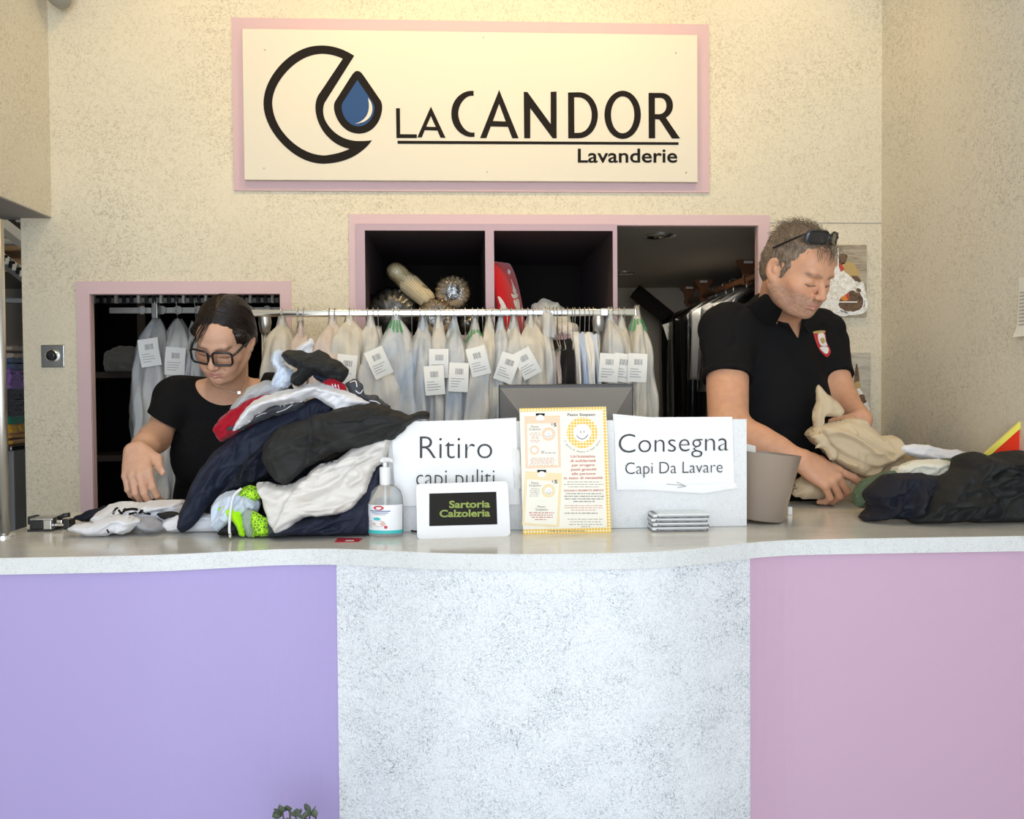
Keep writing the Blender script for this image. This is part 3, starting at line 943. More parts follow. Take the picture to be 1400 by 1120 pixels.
# hair: smooth cap parted in the middle, gathered behind the ears
sd = Sdf(HW.c - .2, HW.c + .2, 0.0026)
HW.ell(sd, (0, .018, .040), (.083, .102, .092), .01)
HW.ell(sd, (0, .050, -.010), (.078, .072, .075), .03)
for x in (-1, 1): HW.cone(sd, (x * .068, -.040, .045), (x * .071, .030, -.012), .013, .016, .025)
HW.ell(sd, (0, .105, -.035), (.040, .035, .05), .03)
HW.cone(sd, (0, -.075, .125), (0, .06, .140), .002, .002, .014, 's')
HW.ell(sd, (0, -.108, -.014), (.0675, .062, .058), .008, 's')
HW.cone(sd, (0, -.118, .010), (0, -.090, .086), .056, .010, .012, 's')
HW.ell(sd, (0, -.06, -.085), (.085, .085, .075), .008, 's')
for x in (-1, 1): HW.ell(sd, (x * .088, .006, -.022), (.02, .026, .034), .008, 's')
def hair_groove(x, y, z):
    Q = HW.l(np.stack([x, y, z], 1))
    a = np.arctan2(Q[:, 1] + .12, np.abs(Q[:, 0]) + .02)
    return .0016 * vnoise(a * 26, Q[:, 2] * 5, np.sign(Q[:, 0]) * 7, 9) + .0008 * vnoise(a * 70, Q[:, 2] * 6, np.sign(Q[:, 0]) * 7, 4)
sd.displace(hair_groove)
hw = mk_sdf('hair', sd, M['hair_dark'], WP)
rnd = random.Random(4)
SP = []
wt = BVHTree.FromPolygons([v.co[:] for v in hw.data.vertices], [p.vertices[:] for p in hw.data.polygons]); wo = origin_of(hw)
for i in range(420):
    x = -1 if i % 2 else 1
    y0 = rnd.uniform(-.085, .085); e = rnd.uniform(.5, 1.15); P = []
    for t in np.linspace(0, 1, 12):
        th = .05 + t * pi * .5 * e
        q = np.array((x * sin(th) * .2, (y0 + .06 * t * t) * 1.3, .03 + .2 * cos(th)))
        o_ = HW.w((0, q[1] * .6, .03)); d = HW.w(q) - o_; d /= np.linalg.norm(d)
        h = wt.ray_cast(Vector(o_ + d * .25 - wo), Vector(-d))
        if h[0] is None: break
        hp = np.array(h[0]) + wo
        if P and np.linalg.norm(hp - P[-1]) > .03: break
        P.append(hp + d * .0006)
    if len(P) > 4: SP.append(P)
for i in range(14):                                       # loose fringe on the forehead
    a = HW.w((-.004 - .0015 * i, -.072 + .003 * (i % 4), .098 + .003 * (i % 5))); b = HW.w((-.022 - .0025 * i, -.103, .055)); c = HW.w((-.040 - .002 * i + rnd.uniform(-.004, .004), -.100, .020 + rnd.uniform(-.006, .02)))
    SP.append(bez(a, b, c, n=8))
strands('hair_strand', SP, M['hair_dark'], hw, 0.0011)
# glasses
GL = thing('eyeglasses', HW.w((0, -.11, .0)), 'black rectangular eyeglasses worn on the nose of the person sorting clothes', 'glasses')
def rrect(w, h, r, n=6):
    out = []
    for cx, cy, a0 in ((w - r, h - r, 0), (-w + r, h - r, 90), (-w + r, -h + r, 180), (w - r, -h + r, 270)):
        for t in np.linspace(a0, a0 + 90, n): out.append((cx + r * cos(radians(t)), cy + r * sin(radians(t))))
    return out
def glasses(H, root, ctr, hw_, hh, r, gap, mat, lens, y0, tilt=0.0, temple_end=(.079, .02, .012), rr=.0023, wrap=.010):
    fb = MB()
    for x in (-1, 1):
        cx = x * (hw_ + gap)
        loop = [H.w((ctr[0] + cx + u, y0 + wrap * ((cx + u) / .06) ** 2 - tilt * v, ctr[2] + v)) for u, v in rrect(hw_, hh, r)]
        fb.tube(loop + [loop[0]], rr * H.s, 8, cap=False, closed=True)
        o = MB().add(loop, [tuple(range(len(loop)))]).build('lens', lens, root, False)
    fb.tube([H.w((ctr[0] - gap, y0, ctr[2] + hh * .35)), H.w((ctr[0], y0 - .002, ctr[2] + hh * .5)), H.w((ctr[0] + gap, y0, ctr[2] + hh * .35))], rr * H.s, 8)
    fb.build('frame', mat, root, True)
    for x in (-1, 1):
        ex = x * (2 * hw_ + gap)
        P = [H.w((ex, y0 + wrap * (ex / .06) ** 2, ctr[2] + hh * .5)), H.w((x * (abs(ex) + .008), y0 + .02, ctr[2] + hh * .5)), H.w((x * temple_end[0], (y0 + temple_end[1]) / 2, (ctr[2] + hh * .5 + temple_end[2]) / 2 + .002)), H.w((x * temple_end[0], temple_end[1], temple_end[2]))]
        MB().tube(bez(*P, n=14), rr * H.s * 1.05, 8).build('temple', mat, root, True)
glasses(HW, GL, (0, 0, -.002), .0275, .0215, .011, .0070, M['glasses_black'], M['clear_lens'], -.113, .0, rr=.0034)
# necklace with a small pendant
NL = thing('necklace', nb + (0, -.06, -.05), 'thin silver necklace with small pendant at the neckline of the black tee', 'necklace')
pn = [PY(286, 516, 2.80), PY(290, 526, 2.795), PY(300, 531, 2.775), PY(327, 537, 2.775), PY(335, 522, 2.80), PY(338, 505, 2.83)]
MB().tube(catmull(pn, 6), .0007, 6).build('chain', M['steel'], NL, True)
MB().box(pn[3] + (-.006, -.003, -.006), pn[3] + (.006, .001, .006), .002).build('pendant', M['chrome'], NL)
# ------------------------------------------------------------------ the man
MP = thing('person', (PY(1065, 600, 2.95)[0], 2.95, 0), 'person with sunglasses pushed up in short grey-brown hair and black polo shirt handling beige trousers', 'person')
HM = Head(PY(1090, 371, 2.745), rot3(29, 28, -1), 1.07)
sd = Sdf((0.50, 2.36, 0.86), (1.36, 3.28, 1.90), 0.0027)
mn = []
RB = rot3(27, 0)
mR, mL = PY(993, 452, 2.90), PY(1122, 458, 3.06)
mC = (mR + mL) / 2
nbm = PY(1060, 428, 2.95)
eRm, wRm = PY(996, 588, 2.74), PY(1095, 629, 2.63)
eLm, wLm = PY(1152, 548, 2.92), PY(1178, 572, 2.76)
def m_torso(sd, g, k=.06):
    def e(c, r): sd.ell(mC + RB @ np.array(c), np.array(r) + g, k, RB)
    e((0, .01, -.10), (.185, .125, .19)); e((0, -.02, -.27), (.175, .145, .20)); e((0, -.02, -.47), (.170, .150, .20))
    sd.cone(mR + (.02, .01, -.01), mL + (-.03, -.01, -.01), .072 + g, .072 + g, k)
    sd.cone(nbm + (-.01, .03, -.04), (mR + mC) / 2 + (0, .01, 0), .055 + g, .06 + g, k)
    sd.cone(nbm + (.01, .03, -.04), (mL + mC) / 2 + (0, .01, 0), .055 + g, .06 + g, k)
m_torso(sd, 0)
sd.cone(nbm + (0, .02, -.04), HM.w((0, .03, -.05)), .066, .064, .04)
sd.cone(nbm + (.03, -.04, -.03), HM.w((0, -.025, -.075)), .045, .04, .05)
sd.chain([mR, eRm, eRm * .35 + wRm * .65, wRm], [.066, .051, .038, .031], .03)
sd.cone(mR * .5 + eRm * .5, eRm, .058, .054, .03)
sd.cone(eRm, eRm * .6 + wRm * .4, .050, .050, .03)
sd.chain([mL, eLm, wLm], [.062, .046, .031], .03)
hand(sd, wRm, (.82, -.28, -.50), (.16, -.80, .58), 1.2, True,
     [(8, 16, 12), (38, 52, 30), (42, 54, 30), (44, 52, 30)], (15, 2, -3, -8),
     [(.028, .022, -.012), (.050, .045, -.022), (.058, .072, -.034), (.056, .096, -.044)], mn)
hand(sd, wLm + (0.0, 0, 0.0), (-.50, -.62, -.60), (.35, -.45, .60), 1.05, False,
     [(35, 45, 30), (40, 45, 30), (40, 45, 30), (40, 45, 30)], (6, 1, -4, -9),
     [(.028, .022, -.012), (.052, .040, -.012), (.068, .064, -.008), (.082, .086, -.002)], mn)
build_head(sd, HM, 1.04, 1.0, 1.10, .85)
mbody = mk_sdf('body', sd, M['skin'], MP, lambda V: skin_tone(V, (0.66, 0.36, 0.225), HM, mn, .62, (0.50, 0.23, 0.19), (0.16, 0.11, 0.08)))
# polo shirt
sd = Sdf((0.48, 2.60, 0.82), (1.34, 3.28, 1.72), 0.0034)
m_torso(sd, .013)
sd.cone(mR + (.02, 0, 0), mR, .082, .082, .035)
flat_cone(sd, mR, mR * .5 + eRm * .5, .082, .076, .035)
sd.cone(mL + (-.02, 0, 0), mL, .080, .078, .035)
flat_cone(sd, mL, mL * .32 + eLm * .68, .078, .066, .035)
sd.displace(lambda x, y, z: .0045 * (1 - np.abs(vnoise(x * 8 + z * 5, y * 6, z * 11 - x * 8, 15)) * 2))
nd = HM.w((0, .03, -.05)) - nbm; nd /= np.linalg.norm(nd)
flat_cone(sd, nbm + (0, .02, -.07), nbm + (0, .012, 0) + nd * .070, .098, .079, .03)
nf = HM.w((0, -.025, -.075)); n0 = nbm + (.03, -.04, -.035)
flat_cone(sd, n0, n0 * .45 + nf * .55, .060, .055, .02)
vt = PY(1091, 463, 2.80); va, vb_ = PY(1064, 424, 2.84), PY(1096, 428, 2.86)
RMi = np.array(RM)
def v_neck(X, Y, Z):
    d = [X - CAM[0], Y - CAM[1], Z - CAM[2]]
    cx = sum(RMi[i, 0] * d[i] for i in range(3)); cy = sum(RMi[i, 1] * d[i] for i in range(3)); cz = -sum(RMi[i, 2] * d[i] for i in range(3))
    u = 700 + FPX * cx / cz; v = 560 - FPX * cy / cz
    T = [(1063, 418), (1100, 418), (1091.5, 464)]
    m = None
    for i in range(3):
        (x0, y0), (x1, y1) = T[i], T[(i + 1) % 3]
        n = np.hypot(x1 - x0, y1 - y0)
        e = ((u - x0) * (y1 - y0) - (v - y0) * (x1 - x0)) / n
        m = e if m is None else np.maximum(m, e)
    return np.maximum(m * 2.8 / FPX, Y - 2.955)
sd.put(v_neck, (1.0, 2.6, 1.4), (1.2, 2.96, 1.75), .002, 's')
ms = mk_sdf('polo_shirt', sd, M['black_pique'], MP)
def ribbon3(name, P, Q, mat, parent, th=.004, n=8):
    """strip between two edge curves, with thickness"""
    P = catmull(P, n); Q = catmull(Q, n)
    rows = [P * (1 - t) + Q * t for t in np.linspace(0, 1, 5)]
    A = np.array(rows)
    t1 = np.gradient(A, axis=0); t2 = np.gradient(A, axis=1)
    nn = np.cross(t1, t2); nn /= np.maximum(np.linalg.norm(nn, axis=2, keepdims=True), 1e-9)
    B = A + nn * th
    ring = np.concatenate([A, B[::-1]], 0)
    mb = MB().grid(np.swapaxes(ring, 0, 1), cu=True)
    m = ring.shape[0]; k = ring.shape[1]
    mb.F.append(tuple(range(m))); mb.F.append(tuple(range((k - 1) * m, k * m))[::-1])
    return mb.build(name, mat, parent, True, angle=50)
# sleeve hems
def hem(a, b, f, r, name='sleeve_hem'):
    a = np.array(a); b = np.array(b); d = (b - a) / np.linalg.norm(b - a); c = a * (1 - f) + b * f
    u = np.cross(d, (0, 1, 0)); u /= np.linalg.norm(u); w = np.cross(d, u)
    mb = MB()
    A = np.array([[c + d * s_ + (u * cos(t) + w * sin(t)) * (r + e_) for t in np.linspace(0, 2 * pi, 40, endpoint=False)] for s_, e_ in ((-.022, .000), (-.021, .0022), (-.002, .0022), (0, .001), (0, -.006), (-.01, -.008))])
    mb.grid(A, cu=True).build(name, M['black_pique'], ms, True)
hem(mR, eRm, .505, .0775)
# badge on the chest (generic shield)
pbsdf('badge_red', (0.55, 0.03, 0.03), 0.6); pbsdf('badge_white', (0.82, 0.80, 0.76), 0.6); pbsdf('badge_gold', (0.55, 0.40, 0.14), 0.6)
def surf_tree(o):
    return BVHTree.FromPolygons([v.co[:] for v in o.data.vertices], [p.vertices[:] for p in o.data.polygons]), origin_of(o)
btree, b0 = surf_tree(ms)
def onto(px, py, off=.002):
    d = ray(px, py); d = d / np.linalg.norm(d)
    h = btree.ray_cast(Vector(CAM - b0), Vector(d))
    if h[0] is None: return PY(px, py, 2.85)
    return np.array(h[0]) + b0 + np.array(h[1]) * 0 - d * off
# collar: lies round the neck, front points folded on to the chest
ztree, z0 = surf_tree(mbody)
def onto2(px, py, off):
    d = ray(px, py); d = d / np.linalg.norm(d)
    best = None
    for T, o_ in ((btree, b0), (ztree, z0)):
        h = T.ray_cast(Vector(CAM - o_), Vector(d))
        if h[0] is not None and (best is None or h[3] < best[0]): best = (h[3], np.array(h[0]) + o_)
    return (best[1] if best else PY(px, py, 2.9)) - d * off
cin = [onto2(1069, 424, .006), onto2(1058, 415, .007), onto2(1046, 402, .007), nbm + nd * .045 + (-.078, .02, 0), nbm + nd * .05 + (0, .09, .0), nbm + nd * .045 + (.075, .02, 0), PY(1117, 424, 2.95), onto2(1098, 445, .004)]
cout = [onto2(1060, 446, .005), onto2(1042, 440, .006), onto2(1022, 419, .007), nbm + (-.105, .03, .0), nbm + (0, .13, .005), nbm + (.105, .02, 0), PY(1131, 432, 2.96), onto2(1106, 456, .006)]
ribbon3('collar', cin, cout, M['black_pique'], ms, .004)
def patch(name, outline, mat, off, step=1.6, parent=None):
    """embroidered patch following the shirt"""
    P = np.array(outline, float)
    x0, y0 = P.min(0); x1, y1 = P.max(0)
    mb = MB()
    def inside(x, y):
        c = False
        for i in range(len(P)):
            (xa_, ya_), (xb_, yb_) = P[i], P[i - 1]
            if (ya_ > y) != (yb_ > y) and x < (xb_ - xa_) * (y - ya_) / (yb_ - ya_) + xa_: c = not c
        return c
    c = P.mean(0)
    rings = [[onto(*(c + (p - c) * t), off) for p in catmull(P, 3, True)] for t in (0.02, .25, .5, .75, 1.0)]
    rings.append([onto(*(c + (p - c) * 1.0), off - .003) for p in catmull(P, 3, True)])
    mb.grid(np.array(rings), cu=True)
    return mb.build(name, mat, parent, True)
bd = patch('badge', [(1113, 454), (1127, 453), (1130, 468), (1136, 480), (1132, 488), (1128, 487), (1120, 478), (1115, 466)], M['badge_red'], .0022, parent=ms)
patch('badge_field', [(1119, 456), (1126.5, 456), (1129, 466), (1131, 473), (1123, 473), (1119, 465)], M['badge_white'], .003, parent=bd)
patch('badge_field', [(1121, 475), (1131.5, 474.5), (1133, 480), (1130, 484), (1125, 481)], M['badge_white'], .003, parent=bd)
patch('badge_emblem', [(1121.5, 463), (1126, 462), (1128, 467), (1125, 470), (1122, 467)], M['badge_gold'], .0038, parent=bd)
patch('badge_band', [(1113, 453), (1127, 452), (1127, 455), (1113, 456)], M['badge_gold'], .003, parent=bd)
# trousers, belt line and shoes
sd = Sdf((0.70, 2.70, 0.0), (1.30, 3.28, 1.02), 0.008)
mx, my = MP.location.x, 2.97
sd.ell((mx, my, .90), (.19, .14, .14), .05)
for x in (-.1, .1): sd.chain([(mx + x, my, .84), (mx + x, my, .5), (mx + x, my + .01, .07)], [.10, .075, .058], .04)
mk_sdf('trousers', sd, M['dark_trousers'], MP)
for x in (-.1, .1):
    s2 = Sdf((mx + x - .09, my - .28, -.02), (mx + x + .09, my + .14, .15), .006)
    s2.cone((mx + x, my + .03, .05), (mx + x, my - .18, .042), .05, .042, .02).half((0, 0, 0.0), (0, 0, -1))
    mk_sdf('shoe', s2, M['black_plastic'], MP)
# hair
sd = Sdf(HM.c - .2, HM.c + .2, 0.0028)
HM.ell(sd, (0, .018, .040), (.0805, .101, .092), .01)
HM.ell(sd, (0, .045, -.010), (.073, .070, .068), .03)
for x in (-1, 1): HM.cone(sd, (x * .073, -.022, .02), (x * .071, -.014, -.014), .008, .005, .012)
HM.ell(sd, (0, -.108, .010), (.064, .062, .072), .010, 's')
for x in (-1, 1): HM.ell(sd, (x * .052, -.094, .048), (.030, .052, .042), .010, 's')
HM.ell(sd, (0, -.075, -.090), (.09, .085, .080), .008, 's')
for x in (-1, 1): HM.ell(sd, (x * .090, .018, -.024), (.018, .019, .034), .006, 's')
sd.displace(lambda x, y, z: .0022 * vnoise(x * 90, y * 90, z * 60, 21))
hm = mk_sdf('hair', sd, M['hair_grey'], MP)
rnd = random.Random(8)
SP = []
ht, h0 = surf_tree(hm)
nv = len(hm.data.vertices)
hv = np.array([v.co[:] for v in hm.data.vertices]) + h0
hn = np.array([v.normal[:] for v in hm.data.vertices])
HQ = HM.l(hv)
for i in range(2600):
    j = rnd.randrange(nv)
    q = HQ[j]
    nl = hn[j] @ HM.R
    if (nl[2] < -.2): continue
    top = smooth(.05, .10, q[2])
    ln = (.008 + .024 * top) * rnd.uniform(.6, 1.25)
    flow = np.array((.25 * q[0] / .08 + rnd.uniform(-.5, .5), .55 + rnd.uniform(-.5, .5) - 1.0 * smooth(-.02, -.08, q[1]) * top, -.9 + 1.2 * top + rnd.uniform(-.3, .3)))
    d0 = nl * (.06 + .10 * top) + flow * .8
    d0 /= np.linalg.norm(d0)
    cv = np.array((rnd.uniform(-1, 1), rnd.uniform(-1, 1), rnd.uniform(-1, .3))) * 1.0 * top
    P = []
    p = q.copy()
    for t in range(7):
        P.append(HM.w(p))
        dd = d0 + cv * (t / 6) * 1.6 - nl * .8 * (t / 6)
        p = p + dd / np.linalg.norm(dd) * ln / 6
    SP.append(P)
# a few long curls falling over the forehead
for i in range(46):
    a = np.array((rnd.uniform(-.045, .045), -.070 + rnd.uniform(-.008, .006), .098 + rnd.uniform(-.012, .008)))
    P = []
    ph = rnd.uniform(0, 6.28)
    for t in np.linspace(0, 1, 10):
        P.append(HM.w(a + np.array((.010 * sin(ph + 5 * t) * t - .012 * t, -.030 * t + .005 * cos(ph + 5 * t) * t, .010 * t - .042 * t * t))))
    SP.append(P)
strands('hair_strand', SP, M['hair_grey'], hm, 0.0008)
# sunglasses pushed up
SGL = thing('sunglasses', HM.w((0, -.08, .11)), 'dark wraparound sunglasses pushed up on the grey-brown hair', 'sunglasses')
HS = Head(HM.w((0, .020, .078)), HM.R @ np.array(Matrix.Rotation(radians(-22), 3, 'X')), HM.s)
glasses(HS, SGL, (0, 0, .010), .029, .0165, .012, .006, M['glasses_black'], M['lens_dark'], -.094, .15, (.083, .03, -.018), rr=.0030, wrap=.026)
# ------------------------------------------------------------------ the garment rail and what hangs on it
def bag_mat(name, col, blue, alpha=0.0):
    m = bpy.data.materials.new(name); m.use_nodes = True
    nt = m.node_tree
    b = nt.nodes['Principled BSDF']
    b.inputs['Roughness'].default_value = 0.38; b.inputs['Specular IOR Level'].default_value = 0.35
    n = N(nt, 'ShaderNodeTexNoise', Scale=5.0, Detail=4, Roughness=0.6, Distortion=0.6)
    nt.links.new(coords(nt, (2.6, 2.6, 0.7)), n.inputs['Vector'])
    nt.links.new(ramp(nt, n.outputs['Fac'], [(0.36, blue), (0.60, col)]), b.inputs['Base Color'])
    n2 = N(nt, 'ShaderNodeTexNoise', Scale=26, Detail=4, Roughness=0.6, Distortion=1.2)
    nt.links.new(coords(nt, (1.6, 1.6, 0.55)), n2.inputs['Vector'])
    bp = N(nt, 'ShaderNodeBump', Strength=0.55, Distance=0.006)
    nt.links.new(n2.outputs['Fac'], bp.inputs['Height']); nt.links.new(bp.outputs['Normal'], b.inputs['Normal'])
    tl = N(nt, 'ShaderNodeBsdfTranslucent'); tl.inputs['Color'].default_value = (*col, 1)
    mx = N(nt, 'ShaderNodeMixShader'); mx.inputs[0].default_value = 0.22
    nt.links.new(b.outputs[0], mx.inputs[1]); nt.links.new(tl.outputs[0], mx.inputs[2])
    nt.links.new(mx.outputs[0], nt.nodes['Material Output'].inputs['Surface'])
    MATS[name] = m
bag_mat('bag_white', (0.74, 0.73, 0.69), (0.56, 0.59, 0.62))
bag_mat('bag_blue', (0.66, 0.70, 0.74), (0.44, 0.52, 0.62))
bag_mat('bag_cream', (0.76, 0.73, 0.64), (0.62, 0.61, 0.57))
bag_mat('bag_peach', (0.74, 0.66, 0.60), (0.62, 0.50, 0.46))
cloth('shirt_pale_blue', (0.42, 0.52, 0.70)); cloth('shirt_white', (0.72, 0.72, 0.70)); cloth('shirt_sky', (0.55, 0.63, 0.76)); cloth('cloth_black', (0.010, 0.010, 0.011), 0.9, 0.05)
pbsdf('ticket_paper', (0.84, 0.84, 0.80), 0.7); pbsdf('ticket_ink', (0.30, 0.30, 0.30), 0.7); pbsdf('print_green', (0.05, 0.30, 0.12), 0.6)
pbsdf('wire', (0.62, 0.62, 0.60), 0.3, metal=1.0)

YR = 3.06
zr = PY(600, 428, YR)[2]
RK = thing('garment_rack', (0.05, YR, 0), 'chrome clothes rail on posts in front of the wall, full of bagged garments', 'clothes rack', None)
xl, xr = PY(330, 428, YR)[0], PY(869, 428, YR)[0]
mb = MB().box((xl, YR - .011, zr - .012), (xr, YR + .011, zr + .012), .006)
mb.build('rail', M['chrome'], RK, True, angle=40)
MB().box((PY(820, 428, YR)[0], YR - .013, zr - .014), (PY(832, 428, YR)[0], YR + .013, zr + .014), .005).build('rail_joint', M['steel'], RK)
MB().box((xr - .006, YR - .013, zr - .014), (xr + .003, YR + .013, zr + .014), .004).build('rail_end', M['steel'], RK)
for px_ in (362, 818):
    x = PY(px_, 428, YR)[0]
    MB().lathe([(.019, -.012), (.021, -.03), (.016, -.062), (.014, -.064)], (x, YR, zr), 24).build('socket', M['steel'], RK, True, angle=40)
    MB().tube([(x, YR, zr - .05), (x, YR, .06)], .0125, 16).build('post', M['chrome'], RK, True)
    MB().box((x - .02, YR - .12, .05), (x + .02, YR + .2, .08), .006).build('foot', M['steel'], RK)
    for dy in (-.10, .17): MB().lathe([(.026, -.012), (.026, .012)], n=20, M=Matrix.Translation((x, YR + dy, .027)) @ Matrix.Rotation(pi / 2, 4, 'Y')).build('castor', M['black_plastic'], RK, True, angle=40)

def hook_pts(x, y, z, r=.016, stem=.05, ang=0.0):
    P = []
    for t in np.linspace(-150, 90, 12):
        P.append((x + cos(ang) * 0 + 0, y + r * cos(radians(t)) , z + .004 + r * sin(radians(t))))
    P = [(x, y + (r + .002) * cos(radians(t)), z + (r + .002) * sin(radians(t))) for t in np.linspace(-10, 200, 12)][::-1]
    P = [(x, y - .0, z - stem)] + [(x + ang * .0, y - .010, z - .026)] + P
    return P
def bag_mesh(x, w, d, ztop, zbot, seed, neck=.5, lean=0.0, n=56, rows=44, yaw=0.0):
    rs = random.Random(seed)
    ph = [rs.uniform(0, 6.28) for _ in range(6)]
    A = []
    for i in range(rows):
        t = i / (rows - 1)
        z = ztop + (zbot - ztop) * t ** 1.15
        u = (ztop - z)
        sh = 1 - exp(-(u / (.030 + .035 * neck)) ** 1.15)                # shoulders
        grow = min(1.0, u / .3)
        row = []
        for k in range(n):
            th = 2 * pi * k / n
            f = 1 + (.25 + .75 * grow) * (.13 * cos(3 * th + ph[0] + 2.6 * u) + .09 * cos(5 * th + ph[1] - 4 * u) + .075 * cos(9 * th + ph[2] + 4 * sin(5 * u + ph[3])) + .045 * cos(14 * th + ph[4] + 9 * u) + .05 * sin(40 * u + 3 * th + ph[5])) \
                + .09 * (1 - grow) * cos(4 * th + ph[5] + 30 * u)
            c, s_ = cos(th), sin(th)
            ex = abs(c) ** .8 * (1 if c > 0 else -1); ey = abs(s_) ** .8 * (1 if s_ > 0 else -1)
            wx = (.016 + (w - .016) * sh) * (1 + .10 * sin(4 * u + ph[2])) * (.92 + .30 * min(1, u / .35)); wy = (.012 + (d - .012) * sh) * (.95 + .1 * t)
            X_, Y_ = ex * wx * f, ey * wy * f
            row.append((x + X_ * cos(yaw) - Y_ * sin(yaw) + lean * u + .010 * sin(6 * u + ph[0]) * grow, YR + min(X_ * sin(yaw) + Y_ * cos(yaw), .21), z + .006 * cos(3 * th + ph[1]) * (1 - t)))
        A.append(row)
    return np.array(A)
def ticket(parent, px, py, y, w=.062, h=.092, rot=0.0, seed=0):
    c = PY(px, py, y)
    R_ = Matrix.Rotation(radians(rot), 3, 'Y')
    def T(u, v, o=0.0): return tuple(c + np.array(R_ @ Vector((u, -.006 * sin(3.0 * (v / h + .5)) - .010 * (u / w) ** 2 - o, v))))
    mb = MB()
    G = np.array([[T(u, v) for u in np.linspace(-w / 2, w / 2, 7)] for v in np.linspace(-h / 2, h / 2, 9)])
    G2 = np.array([[T(u, v, -.0008) for u in np.linspace(-w / 2, w / 2, 7)] for v in np.linspace(-h / 2, h / 2, 9)])
    mb.grid(G); mb.grid(G2, True)
    tk = mb.build('ticket', M['ticket_paper'], parent, True)
    rs = random.Random(seed)
    ib = MB()
    def bar(u0, v0, u1, v1):
        ib.grid(np.array([[T(u, v, .0008) for u in (u0, (u0 + u1) / 2, u1)] for v in (v0, v1)]))
    u = -w * .18
    while u < w * .22:
        q = rs.choice((.0010, .0018, .0026)); bar(u, h * .10, u + q, h * .30); u += q + rs.choice((.0012, .002))
    for i in range(4): bar(-w * .38, -h * (.06 + .09 * i), -w * .38 + w * rs.uniform(.35, .7), -h * (.06 + .09 * i) + .0018)
    ib.build('barcode', M['ticket_ink'], tk)
    return tk
BAGS = [  # px, half width px, top py, material, depth, bottom z, tickets, green, label
    (384, 24, 449, 'bag_cream', .15, .78, [], 0, 'cream garment bag at the left end of the rail, beside the rail post'),
    (410, 15, 462, 'bag_peach', .11, .80, [], 0, 'peach-tinted garment bag behind the top of the laundry pile'),
    (453, 24, 449, 'bag_peach', .15, .75, [], 0, 'pinkish garment bag hanging right of the black socks on the pile'),
    (477, 22, 446, 'bag_cream', .14, .75, [(474, 505, 6)], 0, 'cream ticketed garment bag hanging in front of the left cubby edge'),
    (506, 20, 450, 'bag_white', .12, .75, [], 0, 'plain white garment bag behind the bag with the tilted ticket'),
    (541, 27, 443, 'bag_blue', .13, .72, [], 1, 'pale blue garment bag with green print at its neck, under the left cubby'),
    (517, 29, 470, 'bag_white', .16, .70, [(518, 496, -24)], 0, 'white garment bag with a tilted ticket, left of the gap in the bags'),
    (578, 19, 453, 'bag_blue', .15, .70, [(594, 520, -4)], 0, 'bluish garment bag right of the gap, above the letters of the Ritiro sheet'),
    (599, 15, 453, 'bag_white', .13, .72, [(600, 497, 0)], 0, 'narrow white garment bag with upper ticket left of centre'),
    (621, 17, 454, 'bag_blue', .15, .70, [(627, 516, 3)], 0, 'pale blue garment bag with a low straight ticket'),
    (650, 20, 456, 'bag_white', .15, .70, [(654, 494, -14)], 1, 'white garment bag with green print and tilted ticket under cubby divider'),
    (669, 13, 452, 'bag_cream', .12, .72, [], 0, 'thin cream garment bag right of the green printed one'),
    (685, 12, 455, 'bag_blue', .13, .72, [], 0, 'bluish garment bag above the left corner of the monitor'),
    (703, 19, 452, 'bag_white', .15, .72, [(693, 503, 20)], 0, 'white garment bag with slanted ticket behind the monitor'),
    (726, 20, 449, 'bag_cream', .14, .72, [(720, 497, -28)], 0, 'cream garment bag with strongly tilted ticket behind the monitor'),
    (747, 12, 456, 'bag_white', .12, .74, [], 0, 'narrow white garment bag beside the empty wire hangers'),
    (836, 18, 444, 'bag_white', .14, .70, [(832, 503, 4)], 0, 'white garment bag with wide ticket right of the striped shirts'),
    (851, 10, 452, 'bag_cream', .12, .72, [(851, 503, 8)], 0, 'slim cream garment bag second from the right end'),
    (872, 17, 441, 'bag_cream', .14, .68, [(871, 503, 3)], 1, 'long cream garment bag with green tip at the right end of the rail'),
]
rnd = random.Random(3)
